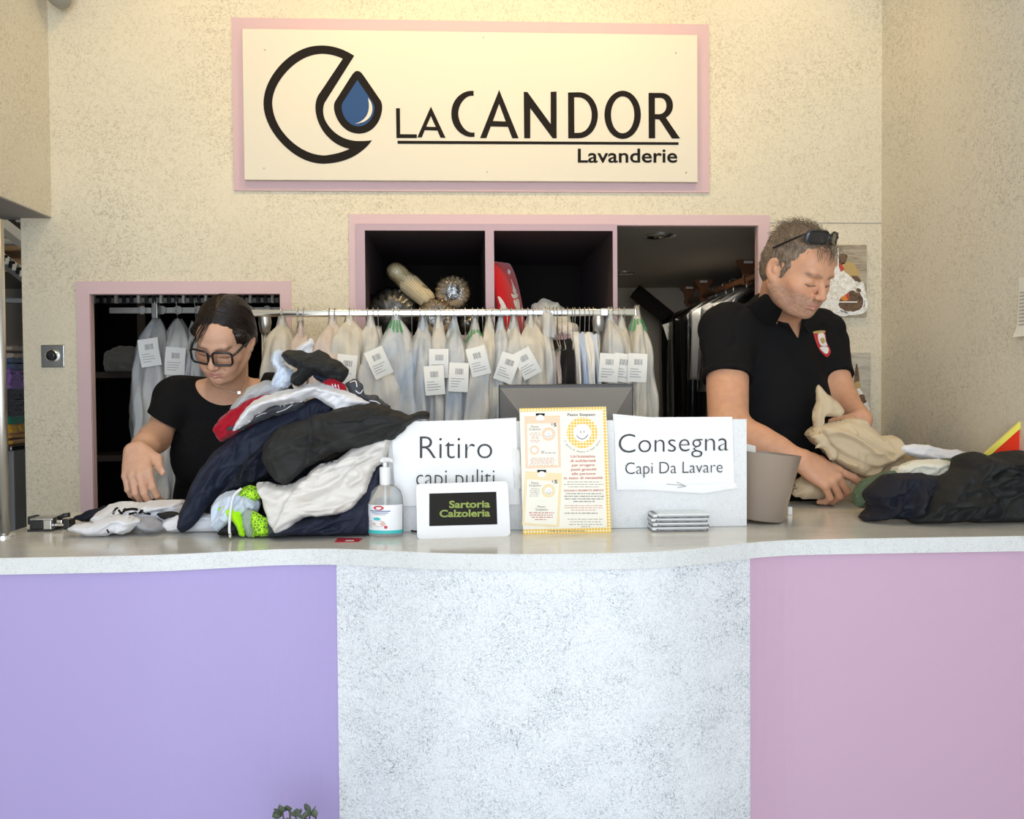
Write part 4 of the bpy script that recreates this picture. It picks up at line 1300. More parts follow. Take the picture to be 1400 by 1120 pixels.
for i, (px_, hw_, ty, mt, dp, zb, tks, green, lab) in enumerate(BAGS):
    c = PY(px_, ty, YR - .02)
    w = hw_ / FPX * YR * 1.08
    t = thing('bagged_garment', (c[0], YR, zb), lab, 'garment bag', 'bagged garments on the front rail')
    front = YR - dp - .02
    A = bag_mesh(c[0], w, dp, c[2] + .012, zb, i * 7 + 1, rnd.uniform(.2, .9), rnd.uniform(-.03, .03))
    mb = MB().grid(A, True, cu=True)
    n_ = A.shape[1]; m_ = A.shape[0]
    mb.F.append(tuple(range(n_))); mb.F.append(tuple((m_ - 1) * n_ + k for k in range(n_))[::-1])
    bg = mb.build('bag', M[mt], t, True)
    # torn plastic peak round the hook
    pk = MB()
    q = np.array([[(c[0] + (.006 + .014 * j / 4 + .004 * sin(2.6 * k + i)) * cos(2 * pi * k / 18), YR + (.006 + .018 * j / 4) * sin(2 * pi * k / 18), c[2] + .055 - .016 * j + .008 * sin(2.1 * k + i) * (1 if j == 0 else 0)) for k in range(18)] for j in range(5)])
    pk.grid(q, True, cu=True)
    if green:
        pk.build('torn_top', M[mt], t, True)
        gp = MB()
        for g_ in range(5):
            a0 = 3.7 + .38 * g_
            gp.grid(np.array([[(c[0] + (.0205 + .006 * j) * 1.05 * cos(a_), YR + (.030 + .012 * j) * 1.05 * sin(a_), c[2] + .012 - .014 * j) for a_ in (a0, a0 + .10, a0 + .2)] for j in range(4)]))
        gp.build('green_print', M['print_green'], t, True)
    else: pk.build('torn_top', M[mt], t, True)
    for k in range(1 + (i % 3 > 0)):
        hx_ = c[0] + (k * .018 - .009 * (i % 3 > 0))
        MB().tube(hook_pts(hx_, YR, zr, .016, zr - c[2] - .02), .0013, 6).build('hook', M['wire'], t, True)
    for (tx, tyy, ro) in tks:
        # find how far out the bag's front reaches there
        p = PY(tx, tyy, front)
        dd = np.linalg.norm(A[:, :, [0, 2]] - p[[0, 2]], axis=2)
        near = A[dd < .035]
        yy = near[:, 1].min() if len(near) else front
        ticket(t, tx, tyy, yy - .008, rot=ro, seed=i)
# striped shirts hanging edge-on, a black garment and some bare wire hangers
SH = [(791, 'shirt_white', 'cream shirt hanging edge-on beside the black garment'), (798, 'shirt_pale_blue', 'leftmost of the two pale blue shirts hanging edge-on'),
      (805, 'shirt_white', 'left white shirt hanging edge-on between the blue shirts'), (811, 'shirt_white', 'right white shirt hanging edge-on between the blue shirts'), (817, 'shirt_sky', 'rightmost pale blue shirt hanging edge-on beside the rail post')]
for i, (px_, mt, lab) in enumerate(SH):
    c = PY(px_, 458, YR - .1)
    t = thing('shirt', (c[0], YR, .85), lab, 'shirt', 'edge-on shirts on the front rail')
    A = bag_mesh(c[0], .0085, .165, c[2] + .01, .80, 50 + i, 1.4, 0, 40, 30)
    mb = MB().grid(A, True, cu=True); n_ = 40
    mb.F.append(tuple(range(n_))); mb.F.append(tuple(29 * n_ + k for k in range(n_))[::-1])
    mb.build('shirt_body', M[mt], t, True)
    MB().tube(hook_pts(c[0], YR, zr, .016, zr - c[2]), .0012, 6).build('hook', M['wire'], t, True)
c = PY(776, 465, YR)
t = thing('dark_garment', (c[0], YR, .8), 'black garment hanging between the bare hangers and the striped shirts', 'garment')
A = bag_mesh(c[0], .030, .15, c[2], .78, 77, 1.0)
mb = MB().grid(A, True, cu=True); n_ = A.shape[1]
mb.F.append(tuple(range(n_))); mb.F.append(tuple(43 * n_ + k for k in range(n_))[::-1])
mb.build('garment_body', M['cloth_black'], t, True)
MB().tube(hook_pts(c[0], YR, zr, .016, zr - c[2]), .0012, 6).build('hook', M['wire'], t, True)
hw0 = None
for i, px_ in enumerate((563, 588, 612, 636, 660, 676, 693, 714, 734, 752, 757, 762, 768, 783)):
    c = PY(px_, 428, YR)
    if hw0 is None:
        hw0 = thing('wire_hanger', (c[0], YR, zr), 'thin wire hanger hooked on the rail between garment bags', 'hanger', 'bare wire hangers on the front rail')
        MB().tube(hook_pts(c[0], YR, zr, .016, .06), .0012, 6).build('hook', M['wire'], hw0, True)
        MB().tube([(c[0], YR, zr - .06), (c[0], YR - .12, zr - .12), (c[0], YR - .125, zr - .128), (c[0], YR + .125, zr - .128), (c[0], YR + .12, zr - .12), (c[0], YR, zr - .06)], .0012, 6).build('shoulder_wire', M['wire'], hw0, True)
    else:
        o = dup(hw0); o.location = (c[0], YR, zr); o.rotation_euler[2] = random.Random(i).uniform(-.25, .25); o.scale = (1, .6, 1) if i < 9 else (1, 1, 1)
# small pale bag high on the rail and a pink-white scrap hanging low
c = PY(750, 440, YR - .05)
t = thing('small_plastic_bag', (c[0], YR, c[2]), 'small crumpled white plastic bag tied high on the rail', 'bag')
A = bag_mesh(c[0], .028, .05, PY(748, 424, YR)[2], PY(748, 463, YR)[2], 91, .2, 0, 40, 24)
mb = MB().grid(A, True, cu=True); mb.F.append(tuple(range(40))); mb.F.append(tuple(23 * 40 + k for k in range(40))[::-1]); mb.build('bag', M['bag_white'], t, True)
c = PY(762, 497, YR)
t = thing('small_blouse', (c[0], YR, c[2]), 'small pinkish white top on a hanger above the monitor', 'garment')
A = bag_mesh(c[0], .017, .09, PY(762, 482, YR)[2], PY(762, 525, YR)[2], 93, .6, 0, 40, 24)
mb = MB().grid(A, True, cu=True); mb.F.append(tuple(range(40))); mb.F.append(tuple(23 * 40 + k for k in range(40))[::-1]); mb.build('garment_body', M['bag_peach'], t, True)
MB().tube([(c[0], YR, PY(762, 482, YR)[2]), (c[0], YR, zr - .02)] + hook_pts(c[0], YR, zr)[2:], .0012, 6).build('hook', M['wire'], t, True)

# ------------------------------------------------------------------ open cubby unit in the wide opening
xc0, xc1, xcm = PY(488, 309, YW)[0], PY(843, 309, YW)[0], PY(669, 309, YW)[0]
zt_, zb_ = o2[2] - .002, PY(745, 458, YW)[2]
CU = thing('cubby_shelf', (0.2, YW, zb_), 'pink-edged open cubby unit with two compartments in the wall opening', 'shelf')
Y0, Y1 = YW - .012, 4.22
xcl = o2[0] + .001
fx = PY(497, 309, YW)[0]
pbsdf('board_dark', (0.085, 0.060, 0.066), 0.6)
def board(x0, x1, z0, z1, name, y1=Y1):
    b = MB().box((x0, Y0 + .003, z0), (x1, y1, z1), .0005).build(name, M['board_dark'], CU)
    MB().box((x0, Y0, z0), (x1, Y0 + .003, z1)).build('edge_band', M['mauve_board'], b)
    return b
board(PY(487, 309, YW)[0], PY(499, 309, YW)[0], zb_ - .02, zt_ + .004, 'side_board')
board(PY(837, 309, YW)[0], xc1, zb_ - .02, zt_ + .004, 'side_board')
board(PY(663, 309, YW)[0], PY(675, 309, YW)[0], zb_, zt_ - .02, 'divider')
board(PY(499, 309, YW)[0], PY(837, 309, YW)[0], zt_ - .020, zt_ + .004, 'top_board')
board(PY(499, 309, YW)[0], PY(837, 309, YW)[0], zb_ - .018, zb_, 'bottom_board')
MB().box((PY(499, 309, YW)[0], Y1, zb_), (PY(837, 309, YW)[0], Y1 + .01, zt_)).build('shade_backing', M['dark_wall'], CU)  # near-black sheet over the open back paints the dark beyond
zs_ = zb_
def on_shelf(px, y): return PY(px, 450, y)[0]
glass_mat('clear_film', (0.90, 0.90, 0.88), 0.10, 0.18)
glass_mat('grey_film', (0.55, 0.55, 0.53), 0.10, 0.22)
def film_bump(m):
    nt = m.node_tree
    n = N(nt, 'ShaderNodeTexNoise', Scale=38, Detail=3, Distortion=1.5); nt.links.new(coords(nt), n.inputs['Vector'])
    b = N(nt, 'ShaderNodeBump', Strength=1.0, Distance=0.012); nt.links.new(n.outputs['Fac'], b.inputs['Height'])
    for q in nt.nodes:
        if q.bl_idname == 'ShaderNodeBsdfGlossy': nt.links.new(b.outputs['Normal'], q.inputs['Normal'])
film_bump(M['clear_film']); film_bump(M['grey_film'])
def weave(name, c1, c2, sc=170):
    m = pbsdf(name, c1, 0.7)
    nt = m.node_tree
    ck = N(nt, 'ShaderNodeTexChecker', Scale=sc); nt.links.new(coords(nt), ck.inputs['Vector'])
    nt.links.new(mixc(nt, ck.outputs['Fac'], c1, c2), nt.nodes['Principled BSDF'].inputs['Base Color'])
    return m
weave('straw', (0.62, 0.52, 0.33), (0.44, 0.35, 0.20)); weave('wicker', (0.34, 0.25, 0.15), (0.20, 0.14, 0.08))
def sdf_thing(name, lo, hi, h, fn, mat, label, cat, base=None, part=None, group=None):
    sd = Sdf(lo, hi, h); fn(sd)
    t = thing(name, base if base is not None else ((lo[0] + hi[0]) / 2, (lo[1] + hi[1]) / 2, lo[2]), label, cat, group)
    mk_sdf(part or name, sd, mat, t)
    return t
def crumple(a, f, seed): return lambda x, y, z: a * (1 - 2 * np.abs(vnoise(x * f + 3, y * f, z * f, seed))) + .5 * a * vnoise(x * f * 2.3, y * f * 2.3, z * f * 2.3, seed + 1)
# grey plastic-wrapped bundles
def bundle(px, py, r, y, name, mat, label, seed, inner=None, cat='bundle'):
    c = PY(px, py, y)
    c[2] = zs_ + r[2] * .86
    t = thing(name, (c[0], c[1], zs_), label, cat)
    sd = Sdf(c - np.array(r) * 1.3, c + np.array(r) * 1.3, .006)
    sd.ell(c, np.array(r) * .9, .01); sd.displace(crumple(.006, 18, seed)); sd.half((0, 0, zs_ + .002), (0, 0, -1))
    mk_sdf('contents', sd, inner or M['dark_felt'], t)
    sd = Sdf(c - np.array(r) * 1.4, c + np.array(r) * 1.4, .006)
    sd.ell(c, np.array(r), .01)
    def pleat(x, y, z):
        a = np.arctan2(z - (c[2] - .02), x - c[0]); rr = np.hypot(x - c[0], z - c[2])
        return .005 * np.sin(a * 22 + seed) * np.clip(rr / r[0], 0, 1) + .003 * vnoise(x * 40, y * 40, z * 40, seed)
    sd.displace(pleat); sd.half((0, 0, zs_ + .001), (0, 0, -1))
    mk_sdf('plastic_wrap', sd, mat, t)
    return t
cloth('dark_felt', (0.05, 0.05, 0.048)); cloth('grey_felt', (0.16, 0.16, 0.155))
bundle(538, 425, (.108, .085, .105), 3.47, 'wrapped_bundle', M['grey_film'], 'grey bundle in pleated clear plastic, left in the left cubby', 4, M['grey_felt'])
bundle(640, 438, (.060, .07, .055), 3.47, 'wrapped_bundle', M['grey_film'], 'small dark bundle in plastic against the cubby divider', 9)
# straw-coloured woven slipper-shaped roll, leaning on the bundle
a_, b2 = PY(542, 372, 3.44), PY(582, 408, 3.42)
t = sdf_thing('woven_roll', np.minimum(a_, b2) - .09, np.maximum(a_, b2) + .09, .004, lambda sd: (sd.cone(a_, b2, .036, .030, .02), sd.cone(a_ * .5 + b2 * .5, b2, .036, .03, .02), sd.displace(lambda x, y, z: .0012 * np.sin(x * 500) * np.sin(z * 500))), M['straw'], 'straw-coloured woven roll in clear wrap leaning on the grey bundle', 'roll')
sd = Sdf(np.minimum(a_, b2) - .09, np.maximum(a_, b2) + .09, .005); sd.cone(a_, b2, .040, .035, .02); sd.displace(crumple(.003, 30, 3)); mk_sdf('plastic_wrap', sd, M['clear_film'], t)
# wicker ring baskets in film
def torus_pts(c, R_, tilt, n=40):
    return [c + np.array(Matrix.Rotation(radians(tilt), 3, 'X') @ Vector((R_ * cos(q), 0, R_ * sin(q)))) for q in np.linspace(0, 2 * pi, n)]
for (px, py, R_, r_, y, lab) in ((619, 400, .045, .020, 3.42, 'upper brown wicker ring wrapped in clear plastic, in the left cubby'), (597, 438, .050, .020, 3.40, 'lower brown wicker ring standing on the cubby floor')):
    c = PY(px, py, y)
    if py > 420: c[2] = zs_ + R_ + r_
    t = thing('wicker_ring', c, lab, 'wicker ring')
    mb = MB(); mb.tube(torus_pts(c, R_, -12), r_, 14, cap=False, closed=True); mb.build('ring', M['wicker'], t, True)
    sd = Sdf(c - .10, c + .10, .005); sd.ell(c, (R_ + r_ + .006, .030, R_ + r_ + .006), .01)
    sd.displace(lambda x, y, z: .005 * np.sin(np.arctan2(z - c[2], x - c[0]) * 19) * np.clip(np.hypot(x - c[0], z - c[2]) / .06, 0, 1) + .003 * vnoise(x * 50, y * 50, z * 50, 3))
    mk_sdf('plastic_wrap', sd, M['clear_film'], t)
# red cushion with white pattern, standing against the divider
cloth('cushion_red', (0.62, 0.015, 0.02)); cloth('cushion_white', (0.80, 0.78, 0.76))
c = PY(694, 410, 3.44); hz = (PY(690, 358, 3.44)[2] - zs_) / 2
c[2] = zs_ + hz
Rc = np.array(Matrix.Rotation(radians(-11), 3, 'Y') @ Matrix.Rotation(radians(66), 3, 'Z'))
def cush(sd):
    def f(X, Y, Z):
        p = [X - c[0], Y - c[1], Z - c[2]]
        q = [Rc[0, i] * p[0] + Rc[1, i] * p[1] + Rc[2, i] * p[2] for i in range(3)]
        a = np.abs(q[0]) / .105; b = np.abs(q[2]) / hz
        th = .036 * np.sqrt(np.clip((1 - a ** 2.6) * (1 - b ** 2.6), 0, 1))
        out = np.maximum(a - 1, b - 1)
        return np.where(out > 0, out * .1, np.abs(q[1]) - th - .0)
    sd.put(f, c - .17, c + .17, .001)
cu = sdf_thing('cushion', c - .19, c + .19, .004, cush, M['cushion_red'], 'red cushion with white pattern standing by the cubby divider', 'cushion', (c[0], c[1], zs_))
ct_, cO = surf_tree(cu.children[0])
def on_c(px, py, off=.0015):
    d = ray(px, py); d /= np.linalg.norm(d)
    h = ct_.ray_cast(Vector(CAM - cO), Vector(d))
    return (np.array(h[0]) + cO if h[0] is not None else PY(px, py, 3.40)) - d * off
for P in ([(681, 405), (690, 415), (693, 426), (684, 421), (679, 424)], [(694, 372), (698, 371), (706, 398), (702, 400)], [(699, 402), (707, 401), (708, 406), (702, 408)], [(702, 411), (709, 409), (711, 424), (707, 425)]):
    q = catmull([on_c(*p) for p in P], 3, True)
    ctr = on_c(*np.mean(P, 0))
    MB().grid(np.array([[ctr + (p - ctr) * s_ for p in q] for s_ in (.02, .5, 1)]), cu=True).build('white_motif', M['cushion_white'], cu.children[0], True)
# pale folded cloths on the right cubby floor
def cloth_lump(name, px, py, r, y, mat, label, seed, zfloor, parent_cat='cloth', h=.004, k=.5, yaw=0):
    c = PY(px, py, y)
    c[2] = zfloor + r[2] * k
    def f(sd):
        sd.ell(c, np.array(r), .01, rot3(yaw, 0)); sd.ell(c + np.array((r[0] * .3, -r[1] * .2, -r[2] * .1)), np.array(r) * (.75, .8, .9), .02)
        sd.displace(crumple(.007, 22, seed)); sd.half((0, 0, zfloor + .001), (0, 0, -1))
    return sdf_thing(name, c - np.array(r) * 1.4 - .02, c + np.array(r) * 1.4 + .02, h, f, mat, label, parent_cat, (c[0], c[1], zfloor))
cloth('cloth_cream', (0.68, 0.66, 0.56)); cloth('cloth_white', (0.80, 0.80, 0.80))
cloth_lump('folded_cloth', 748, 425, (.085, .07, .098), 3.50, M['cloth_cream'], 'cream cloth heap lying in the right cubby', 31, zs_)
cloth_lump('folded_cloth', 775, 445, (.045, .06, .035), 3.40, M['cloth_white'], 'small white cloth in the right cubby corner beside the post', 33, zs_)

# ------------------------------------------------------------------ store room seen through the wide opening
def downlight(px, py, z, r, lab):
    c = PZ(px, py, z)
    t = thing('downlight', (c[0], c[1], z), lab, 'ceiling lamp')
    MB().lathe([(r * .62, -.001), (r * .66, -.006), (r * .9, -.010), (r, -.006), (r, 0)], (c[0], c[1], z), 32).build('trim_ring', M['chrome'], t, True, angle=40)
    MB().lathe([(r * .6, -.002), (r * .55, -.003), (r * .2, -.004)], (c[0], c[1], z), 24).build('lamp_glass', M['steel'], t, True)
downlight(903, 321, zc, .062, 'chrome recessed downlight, switched off, in the store ceiling')
downlight(853, 372, zc, .055, 'small far downlight in the store ceiling beside the cubby')
pbsdf('wood_brown', (0.20, 0.075, 0.025), 0.4)
RX = PY(1022, 352, 4.3)[0]
zrail = 1.865
SR = thing('wall_hung_rail', (RX, 4.5, zrail), 'dark wooden clothes rail on curved brackets running into the store room', 'clothes rail')
MB().tube([(RX, 3.5, zrail), (RX, 5.48, zrail)], .016, 12).build('rail', M['wood_brown'], SR, True)
for by in (4.3, 5.1, 5.42):
    o = []
    pr = [(-.055, zc), (.055, zc), (.048, zc - .014), (.026, zc - .045), (.022, zrail + .02), (.022, zrail - .02), (.010, zrail - .03), (-.010, zrail - .03), (-.022, zrail - .02), (-.022, zrail + .02), (-.026, zc - .045), (-.048, zc - .014)]
    k = MB().prism(pr, by - .012, by + .012, lambda u, v, w: (RX + u, w, v)).build('bracket', M['wood_brown'], SR)
    MB().box((RX - .022, by - .0135, zc - .016), (RX + .022, by - .012, zc - .004)).build('label_plate', M['ticket_paper'], k)
glass_mat('garment_film', (0.80, 0.80, 0.80), 0.05, 0.12); film_bump(M['garment_film'])
cloth('cloth_grey', (0.30, 0.30, 0.30))
def coat(y, dx, mat, label, seed, L=.98, sw=.215, film=True, open_col=None):
    rs = random.Random(seed)
    ph = [rs.uniform(0, 6.28) for _ in range(4)]
    x = RX + dx; zt2 = zrail - .075
    def shape(gr):
        A = []
        for i in range(36):
            t = i / 35; u = L * t ** 1.3
            z = zt2 - u
            w = .045 + (sw - .045) * min(1, u / .075) ** .62 if u < .075 else sw * (1 + .10 * (u - .075) + .04 * sin(5 * u + ph[0]))
            d = .025 + .045 * min(1, u / .10)
            A.append([(x + (w + gr) * (abs(cos(q)) ** .55) * (1 if cos(q) > 0 else -1), y + (d + gr) * sin(q) * (1 + .25 * sin(7 * q + ph[1] + 3 * u)) + .006 * sin(24 * cos(q) + ph[2]) * (-1 if sin(q) < 0 else 1) * min(1, u * 4), z + gr * (1 - t)) for q in np.linspace(0, 2 * pi, 48, endpoint=False)])
        A = np.array(A)
        mb = MB().grid(A, True, cu=True)
        mb.F.append(tuple(range(48))); mb.F.append(tuple(35 * 48 + k for k in range(48))[::-1])
        return mb
    t = thing('hanging_coat', (x, y, zt2 - L), label, 'garment', 'garments on the store room rail')
    shape(0).build('coat_body', mat, t, True)
    if film: shape(.012).build('plastic_cover', M['garment_film'], t, True)
    MB().tube([(x, y, zt2 - .01), (x, y, zrail + .0)] + [(x + .02 * cos(q) , y, zrail + .020 * sin(q)) for q in np.linspace(0, pi, 8)], .0016, 6).build('hook', M['wire'], t, True)
    return t
coat(5.15, 0, M['cloth_black'], 'black coat in clear plastic, furthest in on the store room rail', 1)
coat(4.98, .01, M['cloth_grey'], 'grey garment second furthest in on the store room rail', 2, .8)
coat(4.80, -.01, M['cloth_black'], 'long black coat third furthest in on the store room rail', 3)
coat(4.62, -.01, M['cloth_black'], 'long black coat just behind the pale garments on the store room rail', 4)
coat(4.46, -.02, M['cloth_white'], 'white garment furthest in among the pale ones on the store room rail', 5, .40)
coat(4.28, -.01, M['cloth_grey'], 'grey garment between white ones on the store room rail', 6, .46)
coat(4.08, 0, M['cloth_white'], 'white garment second nearest on the store room rail', 7, .44)
coat(3.84, .02, M['cloth_black'], 'black coat nearest the opening on the store room rail', 8, .9)
for k, (px, py, y) in enumerate(((917, 452, 5.04), (944, 440, 4.9))):
    t = thing('loose_ticket', PY(px, py, y), ['ticket pinned on the furthest black coat', 'cream ticket pinned between the black coats'][k], 'ticket')
    ticket(t, px, py, y, .07, .09, -18 if k == 0 else 8, k + 40)
# dark stair string beside the far wall
p0, p1 = PY(868, 398, 5.2), PY(915, 436, 5.2)
st = MB(); st.tube([p0, p1], .045, 4); tag(st.build('trim_5', M['dark_wall'], None), kind='structure')

# ------------------------------------------------------------------ store room seen through the left opening
YC = 3.72
CV = thing('overhead_conveyor', (-1.1, YC, 1.66), 'grey overhead garment conveyor with slotted hooks behind the left opening', 'conveyor')
za, zb2 = PY(200, 404, YC)[2], PY(200, 414, YC)[2]
pbsdf('conveyor_grey', (0.30, 0.30, 0.28), 0.45); pbsdf('conveyor_white', (0.75, 0.74, 0.68), 0.5)
MB().box((-2.0, YC - .01, zb2), (-.62, YC + .02, za - .01), .003).build('upper_rail', M['conveyor_grey'], CV)
zl0, zl1 = PY(200, 418, YC)[2], PY(200, 426, YC)[2]
MB().box((-1.42, YC + .08, zl1), (-.62, YC + .10, zl0), .002).build('lower_rail', M['conveyor_white'], CV)
rnd = random.Random(6)
for i in range(34):
    x = -1.62 + i * .029
    MB().box((x, YC - .03, zb2 - .004), (x + .011, YC - .01, zb2 + .022 + rnd.uniform(0, .012)), .002).build('hook_slot', M['black_plastic' if i % 3 else 'conveyor_white'], CV)
for i in range(9):
    x = -1.28 + i * .07 + rnd.uniform(-.01, .01)
    c = np.array((x, YC + .07, (zl0 + zl1) / 2))
    MB().tube([c + (.014 * cos(q), 0, .014 * sin(q)) for q in np.linspace(0, 2 * pi, 14)], .004, 6).build('carrier_ring', M['conveyor_white'], CV, True)
xp = PY(212, 420, YC + .03)[0]
MB().box((xp - .012, YC + .02, 0), (xp + .012, YC + .06, za), .003).build('post', M['steel'], CV)
for i, (px, py, hw_, lab, tk) in enumerate(((214, 437, 22, 'white garment bag with ticket, left of the two behind the left opening', (205, 482)), (243, 437, 22, 'x', (240, 494)), (268, 440, 16, 'pale garment bag half hidden by the dark-haired person', None))):
    if i == 1: lab = 'white garment bag with lower ticket beside the dark-haired person'
    yr0 = YR; YR = YC - .05
    c = PY(px, py, YR); w = hw_ / FPX * YR
    t = thing('bagged_garment', (c[0], YR, .72), lab, 'garment bag', 'bagged garments behind the left opening')
    A = bag_mesh(c[0], w, .14, c[2], .72, 300 + i, .8, -.03 * (i == 0), yaw=.3)
    mb = MB().grid(A, True, cu=True); n_ = A.shape[1]; m_ = A.shape[0]
    mb.F.append(tuple(range(n_))); mb.F.append(tuple((m_ - 1) * n_ + k for k in range(n_))[::-1])
    mb.build('bag', M['bag_white'], t, True)
    MB().tube(hook_pts(c[0], YR, zl0 + .01, .016, zl0 - c[2] + .02), .0014, 6).build('hook', M['wire'], t, True)
    if tk:
        p = PY(*tk, YR - .14)
        dd = np.linalg.norm(A[:, :, [0, 2]] - p[[0, 2]], axis=2); near = A[dd < .035]
        ticket(t, *tk, (near[:, 1].min() if len(near) else YR - .14) - .008, .075, .105, -8 if i == 0 else 4, 60 + i)
    YR = yr0
# dark shelving deep behind the left opening
DS = thing('dark_shelving', (-1.5, 4.9, 0), 'dark brown shelving in the gloom behind the left opening', 'shelf')
pbsdf('dark_wood', (0.035, 0.022, 0.015), 0.6)
for x in (-2.0, -1.62, -1.2): MB().box((x, 4.7, 0), (x + .04, 5.1, 1.9)).build('upright', M['dark_wood'], DS)
for z in (.5, 1.0, 1.42): MB().box((-2.0, 4.7, z), (-1.16, 5.1, z + .03)).build('shelf_board', M['dark_wood'], DS)
cloth_lump('dark_bundle', 172, 476, (.11, .08, .09), 4.72, M['grey_felt'], 'grey cloth bundle on the dark shelf behind the left opening', 71, 1.451)

# ------------------------------------------------------------------ far left: passage with conveyor beams and folded laundry
PB = thing('inclined_conveyor', (-1.95, 3.9, 1.8), 'white inclined conveyor beams seen through the far left passage', 'conveyor')
def beam(p, q, y, r, name, mat): MB().tube([PY(*p, y), PY(*q, y)], r, 4).build(name, mat, PB)
beam((-30, 282), (60, 352), 4.4, .034, 'beam', M['conveyor_white']); beam((-30, 330), (60, 398), 4.5, .030, 'beam', M['conveyor_white'])
for k in range(9):
    c = PY(-4 + k * 5, 345 + k * 4.2, 4.42)
    MB().box(c + (-.012, -.01, -.016), c + (.012, .01, .016), .003).build('hook_slot', M['conveyor_white' if k % 2 else 'black_plastic'], PB)
pbsdf('chipboard', (0.55, 0.36, 0.20), 0.7)
MB().box(PY(-30, 372, 4.9), PY(60, 318, 4.95) + (0, .02, 0)).build('chipboard_panel', M['chipboard'], PB)
MB().tube([PY(-30, 331, 4.8), PY(60, 331, 4.8)], .018, 10).build('crossbar', M['conveyor_white'], PB)
# folded laundry on a shelf trolley
TR = thing('laundry_trolley', (-1.95, 4.0, 0), 'grey trolley holding folded laundry in the far left passage', 'trolley')
zt3 = PY(15, 607, 4.0)[2]
MB().box((-2.25, 3.85, .1), (PY(18, 600, 3.85)[0], 4.15, zt3), .006).build('trolley_body', M['conveyor_grey'], TR)
MB().box((-2.27, 3.83, zt3 - .02), (PY(19, 600, 3.85)[0], 4.17, zt3 - .001), .004).build('tray', M['steel'], TR)
zc_ = zt3
LAUN = [((0.70, 0.36, 0.04), 14, 'yellow striped folded towel lowest on the laundry trolley', .045), ((0.75, 0.40, 0.03), 14, 'orange folded towel on the laundry trolley, under the green cloth', .04), ((0.02, 0.22, 0.12), 14, 'green folded cloth on the laundry trolley', .035),
        ((0.06, 0.06, 0.07), 12, 'black and white folded cloth on the laundry trolley', .11), ((0.33, 0.18, 0.50), 14, 'purple folded garment on the laundry trolley', .085), ((0.10, 0.14, 0.24), 18, 'blue folded jeans on the laundry trolley, second from top', .045), ((0.62, 0.48, 0.36), 18, 'beige folded cloth topmost on the laundry trolley', .05)]
for i, (cl, xr_, lab, hh) in enumerate(LAUN):
    xe = PY(xr_ + 2, 550, 3.85)[0]
    cm = cloth('laundry_%d' % i, cl)
    t = thing('folded_laundry', (xe - .15, 4.0, zc_), lab, 'folded cloth', 'folded laundry on the trolley')
    sd = Sdf((xe - .32, 3.84, zc_ - .01), (xe + .03, 4.16, zc_ + hh + .02), .007)
    for q in range(max(2, int(hh / .02))):
        zz = zc_ + .012 + q * (hh - .02) / max(1, int(hh / .02) - 1)
        sd.put(lambda X, Y, Z: np.sqrt(np.maximum(np.abs(X - (xe - .15)) - .13 + .006 * (q % 2), 0) ** 2 + np.maximum(np.abs(Y - 4.0) - .12, 0) ** 2 + (Z - zz) ** 2) - .011, (xe - .3, 3.86, zz - .012), (xe, 4.14, zz + .012), .004)
    sd.displace(crumple(.003, 24, i))
    mk_sdf('folds', sd, cm, t)
    zc_ += hh
pc = PZ(6, 734, ZT)
PO = thing('chrome_post', (pc[0], pc[1], ZT), 'chrome post standing on the far left end of the counter', 'post')
MB().tube([(pc[0], pc[1], ZT + .004), tuple(PY(-3, 300, pc[1]))], .0125, 20).build('tube', M['steel'], PO, True)
MB().lathe([(.026, 0), (.026, .005), (.014, .010)], (pc[0], pc[1], ZT), 28).build('base_flange', M['chrome'], PO, True, angle=40)
